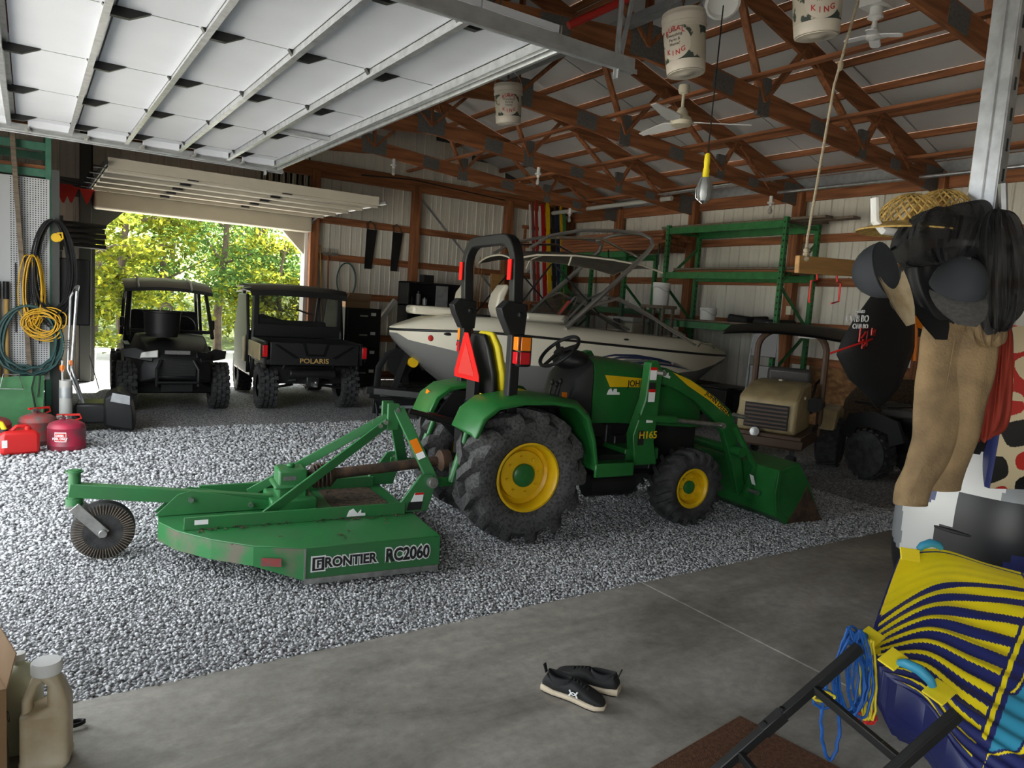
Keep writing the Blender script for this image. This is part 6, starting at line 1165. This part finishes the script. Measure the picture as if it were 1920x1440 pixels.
m=MB(); m.cyl((.02,-.09,-.2),(.02,-.05,-.2),.05); m.tube([(.05,-.1,-.24),(.09,-.1,-.2),(.08,-.1,-.14),(.03,-.1,-.15)],.012,6); m.build('yellow_plug',MT['jd_yellow'],c); m=MB(); m.cyl((0,.1,-.02),(0,-.12,-.0),.012); m.build('hook',MT['steel'],c)
c=coil('extension_cord','orange-yellow extension cord hanging in a loose tangle',(.02,10.12,2.0),.09,.4,7,.007,'cord_yellow',.05,.05,5); r_=random.Random(9)
for k in range(9):
    m=MB(); x0=.12+r_.uniform(-.06,.06); z0=-.78+r_.uniform(-.08,.05); m.tube([(x0+.17*math.cos(q)*r_.uniform(.95,1.05),-.05-.01*k,z0+.14*math.sin(q)) for q in np.linspace(0,2*PI,22)[:-1]],.007,6,True); m.build('loop',MT['cord_yellow'],c)
coil('garden_hose','dark green garden hose coiled low on the pegboard',(.0,10.13,1.42),.30,.40,7,.016,'hose_teal',.02,.02,7)
m=MB()
for x,z0,z1 in ((-.13,1.9,1.1),(.0,1.7,1.0),(.1,1.6,.98)): m.cyl((x,0,z0),(x,0,z1),.006,n=6)
o=m.build('bungee_cords',MT['black']); o.location=(0,10.17,0); tag(o,'thin black bungee cords dangling on the pegboard','cord')
for k,l_ in enumerate(('lowest','second lowest','middle','second highest','highest')):
    m=MB(); m.cyl((.3,14.0,2.30+.085*k),(1.07-.02*(k%2),14.0,2.30+.085*k),.04); o=m.build('drain_pipe',MT['black_metal']); tag(o,l_+' dark pipe of the stack bracketed beside the far opening','pipe')
m=MB(); m.bx(.38,.46,13.95,14.65,2.2,2.75); m.bx(.38,.46,14.4,14.65,0,2.2); tag(m.build('pipe_bracket',MT['siding_dark']),'dark bracket post carrying the stacked pipes','bracket')
# red warning flags
for (x,y,w_,l_) in ((118,345,30,'faded red pennant flag high beside the far opening'),(133,350,26,'dark red pennant flag with black mark'),(163,355,24,'bright red folded warning flag beside the roller track')):
    p=at_y(x,y,13.9); s_=w_/117.; m=MB(); m.prism([(-s_*.5,0),(s_*.5,0),(s_*.06,-s_*1.15),(-s_*.06,-s_*1.1)],p,(1,0,0),(0,0,1),.01); m.cyl(p+Vector((-s_*.55,0,.0)),p+Vector((s_*.55,0,0)),.008,n=6); tag(m.build('warning_flag',MT['flag_red']),l_,'flag')
m=MB(); m.beam((.3,13.95,3.32),(1.1,13.95,3.22),.02,.02); tag(m.build('flag_line',MT['black']),'dark cord holding the red flags','cord')
# white bucket / cooler by the jamb
t=thing('white_crate','white plastic box standing by the far door jamb','box',at_z(156,702,0)); m=MB(); m.loft([[Vector((x*.16,y*.16,0)) for x,y in((-1,-1),(1,-1),(1,1),(-1,1))],[Vector((x*.2,y*.2,.42)) for x,y in((-1,-1),(1,-1),(1,1),(-1,1))]]); m.build('box_body',MT['white'],t,.02); m=MB(); m.bx(-.21,.21,-.21,.21,.42,.48); m.build('box_lid',MT['white'],t,.02)
# ---------------------------------------------------------------- fuel cans
def safety_can(label,p,r,h,mt,lab=False,rot=0.):
    t=thing('fuel_can',label,'fuel can',p,rot); m=MB(); m.lathe([(r*.96,0),(r,.012),(r,h*.16),(r*1.012,h*.17),(r,h*.18),(r,h*.78),(r*1.012,h*.79),(r*.99,h*.81),(r*.93,h*.9),(r*.75,h*.97),(r*.3,h*1.06),(.03,h*1.08)],(0,0,0),(0,0,1),36); m.build('can_body',MT[mt],t)
    m=MB(); m.cyl((0,0,h*1.05),(0,0,h*1.2),.026); m.tube([(-.02,-.02,h*1.12),(-.05,-.05,h*1.2),(-.09,-.06,h*1.17)],.018,8); m.build('spout',MT['steel'],t)
    m=MB(); m.beam((-.09,0,h*1.22),(.12,0,h*1.22),.03,.018); m.tube([(.12,0,h*1.2),(.13,0,h*1.08),(.08,0,h*1.02)],.009,6); m.build('carry_handle',MT['red'],t)
    if lab:
        n=9; a0=-1.9-rot; fr=[]
        for i in range(n):
            a=a0+.62*i/(n-1)-.35; fr.append([Vector((math.cos(a)*(r+.0015),math.sin(a)*(r+.0015),z)) for z in (h*.34,h*.68)])
        m=MB(); m.loft(fr,False); m.build('label',MT['letter_white'],t)
        fr2=[]
        for i in range(n):
            a=a0+.56*i/(n-1)-.32; fr2.append([Vector((math.cos(a)*(r+.003),math.sin(a)*(r+.003),z)) for z in (h*.37,h*.65)])
        m=MB(); m.loft(fr2,False); m.build('label_field',MT['red'],t)
        am=a0-.04; c_=Vector((math.cos(am),math.sin(am),0)); ex=Vector((-math.sin(am),math.cos(am),0))
        for s_,z in (('DIESEL',h*.56),('FUEL ONLY',h*.45)): text('label_lettering',s_,.034,MT['letter_white'],c_*(r+.006)+Vector((0,0,z)),ex,(0,0,1),t,ext=.001,bold=.0008,sx=.8)
    return t
safety_can('maroon diesel safety can with red and white label',(.32,8.75,0),.175,.29,'diesel',True,0)
safety_can('scuffed rusty red safety can behind the diesel can',(.07,9.08,0),.175,.31,'gas_old',False,.5)
safety_can('worn red and white safety can behind the plastic fuel can',(-.33,9.0,0),.175,.30,'gas_red',False,1.2)
fc=thing('plastic_fuel_can','bright red plastic fuel can with yellow spout','fuel can',(-.09,8.62,0),R(8)); m=MB()
m.loft([[Vector((x*.16,y*.10,0)) for x,y in((-1,-1),(1,-1),(1,1),(-1,1))],[Vector((x*.165,y*.105,.03)) for x,y in((-1,-1),(1,-1),(1,1),(-1,1))],[Vector((x*.165,y*.105,.19)) for x,y in((-1,-1),(1,-1),(1,1),(-1,1))],[Vector((x*.14,y*.08,.235)) for x,y in((-1,-1),(1,-1),(1,1),(-1,1))]]); m.build('can_body',MT['gas_plastic'],fc,.03)
m=MB(); m.tube([(-.07,0,.22),(-.02,0,.27),(.06,0,.27),(.1,0,.22)],.02,8); m.build('handle',MT['gas_plastic'],fc); m=MB(); m.cyl((-.12,0,.21),(-.12,0,.25),.035); m.build('spout_collar',BK,fc); m=MB(); m.tube([(-.12,0,.24),(-.145,0,.31),(-.2,0,.335),(-.25,0,.34)],[.026,.02,.017,.014],10); m.build('spout',MT['yellow'],fc); m=MB(); m.cyl((.07,0,.22),(.07,0,.27),.03); m.build('vent_cap',MT['red'],fc); m=MB(); m.prism([(0,0),(.045,0),(.045,.075),(0,.075)],(-.155,-.107,.08),(1,0,0),(0,0,1),.002); m.build('label',MT['white'],fc)
# green steel sheet, arrow tube, snow thrower with bright handle
t=thing('steel_sheet','flat green painted steel sheet with hanging loops behind fuel cans','sheet',(0,9.75,0)); m=MB(); m.prism([(-.8,.0),(.12,.0),(.14,.62),(-.8,.58)],(0,0,.02),(1,0,0),(0,.12,1),.012); m.build('sheet',MT['fuel_green'],t); m=MB(); m.tube([(-.28,-.03,.5),(-.24,0,.66),(-.1,0,.66),(-.06,-.03,.5)],.008,6,True); m.build('wire_loop',MT['steel'],t); m=MB(); m.tube([(.03,-.02,.1),(.05,-.02,.3),(.02,.0,.5),(.05,.02,.66),(.1,.02,.64),(.08,0,.4)],.009,6); m.build('chain',MT['black_metal'],t)
t=thing('arrow_tube','grey plastic tube holding orange-fletched arrows','tube',(.34,9.55,0)); m=MB(); m.lathe([(.065,0),(.065,.62),(.055,.62),(.055,.05),(.001,.05)],(0,0,0),(0,0,1),20); m.build('tube_body',MT['pvc'],t); m=MB(); m.lathe([(.067,.42),(.067,.54)],(0,0,0),(0,0,1),20,False); m.build('tape_band',MT['galv_dull'],t); r_=random.Random(4)
for k in range(6):
    x,y=r_.uniform(-.035,.035),r_.uniform(-.035,.035); x2,y2,z2=x*1.8,y*1.8,.84+r_.uniform(-.04,.08); m=MB(); m.cyl((x,y,.06),(x2,y2,z2),.004,n=6); a_=m.build('arrow_shaft',MT['white'],t); m=MB()
    for s_ in range(3): q=2.1*s_+k; m.prism([(0,0),(.02,.02),(.02,.06),(0,.075)],(x2*.95,y2*.95,z2-.12),(math.cos(q),math.sin(q),0),(0,0,1),.002)
    m.build('fletching',MT['orange_lens'],a_)
st=thing('snow_thrower','black single-stage snow thrower with tall silver handle','snow thrower',(.80,9.78,0),R(-8)); m=MB()
m.loft([[Vector((-.05,y,z)) for y,z in((-.28,.08),(.28,.08),(.28,.42),(-.28,.42))],[Vector((.1,y,z)) for y,z in((-.3,.05),(.3,.05),(.3,.5),(-.3,.5))],[Vector((.22,y,z)) for y,z in((-.3,.03),(.3,.03),(.3,.40),(-.3,.40))],[Vector((.27,y,z)) for y,z in((-.3,.02),(.3,.02),(.3,.12),(-.3,.12))]]); m.build('housing',MT['black'],st,.03)
m=MB(); m.prism([(0,0),(.2,0),(.18,.1),(0,.1)],(.02,-.306,.38),(1,0,-.2),(.2,0,1),.004); m.build('label',MT['galv_dull'],st); m=MB(); m.bx(-.35,.0,-.22,.22,.1,.34); m.bx(-.5,-.3,-.1,.1,.1,.3); m.build('motor_housing',MT['black_metal'],st,.03)
for s in (-1,1): m=MB(); m.lathe([(.03,-.04),(.11,-.04),(.12,0),(.11,.04),(.03,.04)],(-.4,s*.26,.12),(0,1,0),20); m.build('wheel',MT['rubber'],st)
m=MB(); m.tube([(-.25,-.16,.3),(-.38,-.16,.75),(-.33,-.14,1.62),(-.33,-.06,1.68),(-.36,.06,1.66),(-.42,.12,1.55),(-.45,.14,.7),(-.3,.14,.3)],.017,8); m.build('silver_handle',MT['galv'],st); m=MB(); m.tube([(-.1,-.2,.5),(-.2,-.2,.9)],.006,6); m.cyl((-.33,-.12,1.6),(-.36,.05,1.62),.03); m.build('control_grip',BK,st); m=MB()
for k in range(4): m.tube([(-.37-.02,-.14,.95+.03*k),(-.47,-.1,.95+.03*k),(-.47,.06,.95+.03*k),(-.42,.12,.95+.03*k)],.004,5)
m.build('wire_basket',MT['steel'],st)
# ---------------------------------------------------------------- buckets, fans and lights under the roof
def hung_bucket(label,p,r,h,tilt,face,hang,words):
    t=thing('hanging_bucket',label,'bucket',p); t.rotation_euler=(tilt[0],tilt[1],face)
    m=MB(); m.lathe([(r*.86,0),(r*.88,.004),(r*.90,h*.12),(r*.905,h*.14),(r*.97,h*.72),(r*1.02,h*.73),(r*1.03,h*.79),(r*.99,h*.8),(r*1.04,h*.9),(r*1.04,h*.93),(r*1.0,h*.95),(r*1.0,h),(r*.9,h)],(0,0,0),(0,0,1),32); m.build('bucket_body',MT['bucket_white'],t)
    m=MB(); m.lathe([(r*.87,-.002),(r*.80,-.002),(r*.80,-.006),(r*.3,-.004),(r*.25,-.009),(.001,-.009)],(0,0,0),(0,0,1),32,False); m.build('bucket_base',MT['bucket_white'],t)
    m=MB(); m.lathe([(r*.912,h*.16),(r*.972,h*.70)],(0,0,0),(0,0,1),36,False); m.build('printed_band',MT['camo_dark'],t)
    # round white logo field with words
    fr=[]; 
    for i in range(15):
        a=-PI/2+(-.75+1.5*i/14); hw=math.sqrt(max(0,1-((i-7)/7.3)**2)); fr.append([Vector((math.cos(a)*(r*(.945)+.004),math.sin(a)*(r*(.945)+.004),h*(.43+.27*hw*k))) for k in (-1,-.5,0,.5,1)])
    for row in fr:
        for v in row:
            k=(r*(.905+.065*(v.z/h-.14)/.58)+.003)/max(1e-6,math.hypot(v.x,v.y)); v.x*=k; v.y*=k
    m=MB(); m.loft(fr,False); m.build('logo_field',MT['bucket_white'],t)
    for s_,zz,sz,mt in (('For',.64,.028,'letter_black'),('Everything',.565,.028,'letter_black'),('Farm &',.49,.028,'letter_black'),('Home!',.42,.028,'letter_black')):
        rr_=r*(.905+.065*(zz-.14)/.58); text('logo_words',s_,sz*r/.15,MT[mt],(0,-rr_-.004,h*zz),(1,0,0),(0,.12,1),t,ext=.0006)
    ln='RURAL KING'
    for top,s_ in ((1,'RURAL'),(-1,'KING')):
        for i,chh in enumerate(s_):
            f_=(i-(len(s_)-1)/2)/(len(s_)); a=-PI/2+f_*1.05; zz=(.43+(.24-.28*f_*f_)*top) if top>0 else .30-.03+.3*f_*f_
            rr_=r*(.905+.065*(zz-.14)/.58)+.004; text('logo_words',chh,.045*r/.15,MT['letter_red'],(math.cos(a)*rr_,math.sin(a)*rr_,h*zz),(-math.sin(a),math.cos(a),-.5*f_*top),(0,0,1),t,ext=.0006,bold=.001)
    m=MB(); m.tube([(r*1.02*math.cos(a),0,h*.86+.20*math.sin(a)) for a in np.linspace(0,PI,12)],.004,5); m.build('wire_handle',MT['steel'],t)
    m=MB(); m.tube([(0,0,h+.06),(.0,.0,h+.10+hang)],.006,5); 
    for k in range(4): m.ell((0,0,h+.09+.04*k),(.014,.014,.02),8,6)
    m.build('hang_chain',MT['rust'],t)
    return t
p=at_d(953,232,7.9); hung_bucket('printed bucket hanging alone above the boat bow',p,.152,.40,(R(4),R(-4),),R(-30),.36,1)
p=at_d(1286,138,5.1); hung_bucket('printed bucket hanging between door track and ceiling fan',p,.150,.40,(R(4),R(-6)),R(-75),.1,1)
p=at_d(1531,68,4.4); hung_bucket('printed bucket hanging nearest the white paddle light',p,.148,.40,(R(5),R(-6)),R(-42),.1,1)
# ceiling fan
fn=thing('ceiling_fan','cream ceiling fan with long white metal blades under truss','ceiling fan',(5.74,5.70,0)); z0=3.86
m=MB(); m.lathe([(.001,4.20),(.055,4.20),(.06,4.15),(.05,4.12),(.02,4.11),(.016,4.10),(.016,3.98),(.035,3.97),(.06,3.93),(.075,3.87),(.001,3.87)],(0,0,0),(0,0,1),24); m.build('downrod_motor',MT['cream'],fn); m=MB(); m.lathe([(.001,3.87),(.10,3.87),(.115,3.83),(.10,3.79),(.001,3.775)],(0,0,0),(0,0,1),28); m.build('hub_cover',MT['cream'],fn)
for k,a in enumerate((R(-38),R(82),R(202))):
    d=Vector((math.cos(a),math.sin(a),0)); s_=Vector((-math.sin(a),math.cos(a),.22)).normalized(); m=MB(); m.loft([[d*x+s_*w+Vector((0,0,3.83)),d*x-s_*w+Vector((0,0,3.83)),d*x-s_*w+Vector((0,0,3.822)),d*x+s_*w+Vector((0,0,3.822))] for x,w in ((.13,.035),(.2,.075),(.35,.07),(.72,.03))]); m.build('fan_blade',MT['white'],fn)
    m=MB(); m.beam(d*.08+Vector((0,0,3.83)),d*.22+Vector((0,0,3.832)),.03,.006); m.build('blade_bracket',MT['steel'],fn)
# paddle LED light
pf=thing('paddle_light','white four-paddle screw-in ceiling light','light',at_d(1637,72,6.2)); m=MB(); m.lathe([(.001,.19),(.06,.19),(.065,.165),(.03,.15),(.02,.14),(.03,.08),(.055,.05),(.06,.0),(.001,-.02)],(0,0,0),(0,0,1),24); m.build('lamp_base',MT['white'],pf)
for k in range(4):
    a=R(25+90*k); d=Vector((math.cos(a),math.sin(a),-.12)); s_=Vector((-math.sin(a),math.cos(a),0)); m=MB(); m.loft([[d*x+s_*w+Vector((0,0,.012+.02)),d*x-s_*w+Vector((0,0,.012+.02)),d*x-s_*w+Vector((0,0,.02)),d*x+s_*w+Vector((0,0,.02))] for x,w in ((.04,.03),(.08,.045),(.2,.045),(.23,.025))]); m.build('light_paddle',MT['white_cool'],pf,.006)  # paddles are plain cool white, unlit, a bit paler than the base
m=MB(); m.cyl((0,0,.19),(0,0,.25),.05); m.box((0,0,.29),(.2,.2,.08)); m.build('ceiling_box',MT['white'],pf)
# drop light on a cord reel
dl=thing('drop_light','yellow-handled caged drop light hanging from a ceiling reel','light'); pt=at_d(1330,6,5.5); pb_=at_d(1327,290,5.5); pc=at_d(1327,345,5.5)
cx_=Vector((pb_.x,pb_.y,0)); m=MB(); m.lathe([(.001,0),(.10,0),(.125,.02),(.13,.05),(.11,.06),(.1,.03),(.001,.02)],Vector((cx_.x,cx_.y,pt.z-.02)),(-.35,-.5,-.8),28); m.build('cord_reel',MT['white'],dl); m=MB(); m.tube([Vector((cx_.x,cx_.y,pt.z+.0)),Vector((cx_.x,cx_.y,pt.z+.45))],.012,6); m.build('reel_bracket',MT['steel'],dl)
m=MB(); m.tube([(cx_.x+.02,cx_.y,pt.z-.05),(cx_.x,cx_.y,pb_.z)],.005,6); m.build('cord',MT['black'],dl)
zb=pb_.z; m=MB(); m.lathe([(.012,.01),(.02,0),(.024,-.05),(.02,-.09),(.026,-.12),(.024,-.17),(.03,-.18)],(cx_.x,cx_.y,zb),(0,0,1),14); m.build('handle',MT['yellow'],dl); m=MB(); m.lathe([(.03,-.17),(.045,-.20),(.055,-.25),(.055,-.31),(.04,-.345),(.001,-.35)],(cx_.x,cx_.y,zb),(0,0,1),18); m.build('lamp_guard',MT['galv_dull'],dl); m=MB()
for k in range(6): a=k*PI/3; m.tube([(cx_.x+.032*math.cos(a),cx_.y+.032*math.sin(a),zb-.17),(cx_.x+.064*math.cos(a),cx_.y+.064*math.sin(a),zb-.25),(cx_.x+.062*math.cos(a),cx_.y+.062*math.sin(a),zb-.32),(cx_.x+.01*math.cos(a),cx_.y+.01*math.sin(a),zb-.365)],.0035,5)
m.build('wire_cage',MT['steel'],dl)
# bare bulbs
def bulb(label,p):
    t=thing('bare_bulb',label,'light bulb',p); m=MB(); m.lathe([(.06,.02),(.06,0),(.03,-.01),(.025,-.05),(.001,-.05)],(0,0,0),(0,0,1),16); m.cyl((0,0,.02),(0,0,.12),.03); m.build('socket',MT['white'],t); m=MB(); m.lathe([(.016,-.05),(.018,-.07),(.035,-.11),(.038,-.14),(.025,-.17),(.001,-.178)],(0,0,0),(0,0,1),16); m.build('glass_bulb',MT['bulb_glass'],t)
bulb('clear bare bulb on the truss closest to the far opening',(5.58,12.7,bot_z(5.58)-.24)); bulb('clear bare bulb near the hanging bucket over the boat',(7.27,10.48,bot_z(7.27)-.24)); bulb('clear bare bulb by the far corner post',(9.7,12.7,bot_z(9.7)-.24)); bulb('clear bare bulb near the rack under the eave rods',(10.35,8.05,bot_z(10.35)-.24))
m=MB(); m.tube([(5.0,12.8,3.95),(6.0,12.8,4.02),(7.6,13.0,3.98),(8.6,13.6,4.05)],.012,6); tag(m.build('loose_cable',MT['black']),'black cable strung along the far truss','cable')
# ---------------------------------------------------------------- trees beyond the far opening
def make_tree(label,x,y,h,cr,nleaf,seed,z0=.6,tr_=.09,tone=0):
    r_=np.random.default_rng(seed); t=thing('tree',label,'tree',(x,y,-.05),0,'trees beyond the far opening')
    m=MB(); lean=r_.uniform(-.25,.25,2); pts=[(lean[0]*k/6+.06*math.sin(k*1.3+seed),lean[1]*k/6,h*.85*k/6) for k in range(7)]; m.tube(pts,[tr_*(1-.12*k) for k in range(7)],8); m.build('trunk',MT['bark'],t)
    m=MB(); tips=[]
    for k in range(16):
        a=r_.uniform(0,2*PI); zz=r_.uniform(z0,h*.85); L=cr*(.55+.45*math.sin(min(1,(zz/h))*PI))*r_.uniform(.7,1.1); i=min(5,int(zz/(h*.85)*6)); b=Vector(pts[i]).lerp(Vector(pts[i+1]),.5); e=b+Vector((math.cos(a)*L,math.sin(a)*L,r_.uniform(.0,.5)*L)); md=b.lerp(e,.5)+Vector((0,0,.12*L)); m.tube([b,md,e],[tr_*.35,tr_*.2,.008],5); tips+=[(b.lerp(md,.6),.5),(md,.7),(md.lerp(e,.5),.8),(e,.7)]
    m.build('branches',MT['bark'],t)['kind']='stuff'
    c=np.array([list(p) for p,_ in tips]); idx=r_.integers(0,len(c),nleaf); P=c[idx]+r_.normal(size=(nleaf,3))*np.array([.42,.42,.22])*cr*.42
    P[:,2]=np.maximum(P[:,2],.15)
    s=r_.uniform(.05,.105,nleaf); n=r_.normal(size=(nleaf,3)); n[:,2]+=1.2; n/=np.linalg.norm(n,axis=1)[:,None]; a=r_.normal(size=(nleaf,3)); a-=n*(a*n).sum(1)[:,None]; a/=np.linalg.norm(a,axis=1)[:,None]; b=np.cross(n,a)
    V=np.stack([P-a*s[:,None],P+b*s[:,None]*.55+n*s[:,None]*.12,P+a*s[:,None],P-b*s[:,None]*.55+n*s[:,None]*.12],1)
    me=bpy.data.meshes.new('foliage'); me.vertices.add(nleaf*4); me.vertices.foreach_set('co',V.reshape(-1).astype(np.float32)); me.loops.add(nleaf*4); me.loops.foreach_set('vertex_index',np.arange(nleaf*4,dtype=np.int32)); me.polygons.add(nleaf); me.polygons.foreach_set('loop_start',np.arange(0,nleaf*4,4,dtype=np.int32)); me.update(calc_edges=True)
    g=r_.uniform(.55,1.25,nleaf); yel=r_.uniform(0,1,nleaf)**2*(.9 if tone==0 else .35)
    base=np.array([.13,.175,.03]) if tone==0 else np.array([.08,.155,.045]); C=base[None]*g[:,None]*(1+yel[:,None]*np.array([2.2,1.3,.2])); C=np.c_[np.clip(C,0,.75),np.ones(nleaf)]
    at=me.color_attributes.new('col','FLOAT_COLOR','POINT'); at.data.foreach_set('color',np.repeat(C,4,0).reshape(-1).astype(np.float32)); me.materials.append(MT['leaf']); o=bpy.data.objects.new('foliage',me); COL.objects.link(o); o.parent=t; o['kind']='stuff'
TL=[('slender yellow-green tree behind the sport side-by-side',1.9,20.5,6.5,1.9,5200,0),('broad light green tree between the two parked vehicles',4.4,21.5,7,2.4,7500,1),('leafy tree with dark trunk near the door jamb',1.6,24.5,8,2.4,6500,0),('tall leafy tree behind the cargo vehicle cab',6.3,24.5,8,2.6,7500,0),('dense light green tree deeper in the woods',3.9,28,9,3,8000,1),('tree deep in the woods behind the dark-trunked tree',1.2,30,10,3.2,7000,0),('tree deep in the woods behind the cargo vehicle',7.6,30.5,10,3.4,7500,1),('far tree filling the gap above the vehicle roofs',5.2,35,11,3.8,8500,0),('most distant tree seen over the sport side-by-side',1.8,37,12,4,8000,1),('most distant tree seen beside the white door jamb',9.2,37,12,4,8000,0),('low bushy sapling by the gravel edge',5.5,19.6,3.6,1.3,3800,0),('thin sapling with sparse yellow leaves at the gravel edge',.95,19.2,4.6,1.2,2800,0)]
for k,(l_,x,y,h,cr,nl,tone) in enumerate(TL): make_tree(l_,x,y,h,cr,nl,40+k,.5,.07+.008*h,tone)
m=MB(); m.loft([[Vector((x,y,z)) for x in (-40,-10,0,8,20,50)] for y,z in ((22,-.02),(30,.4),(45,3.0),(60,7))],False); hl=m.build('floor_hillside',mat('forest_floor',(.10,.14,.03),.95,0,.5,2,.5,8)); struct(hl)
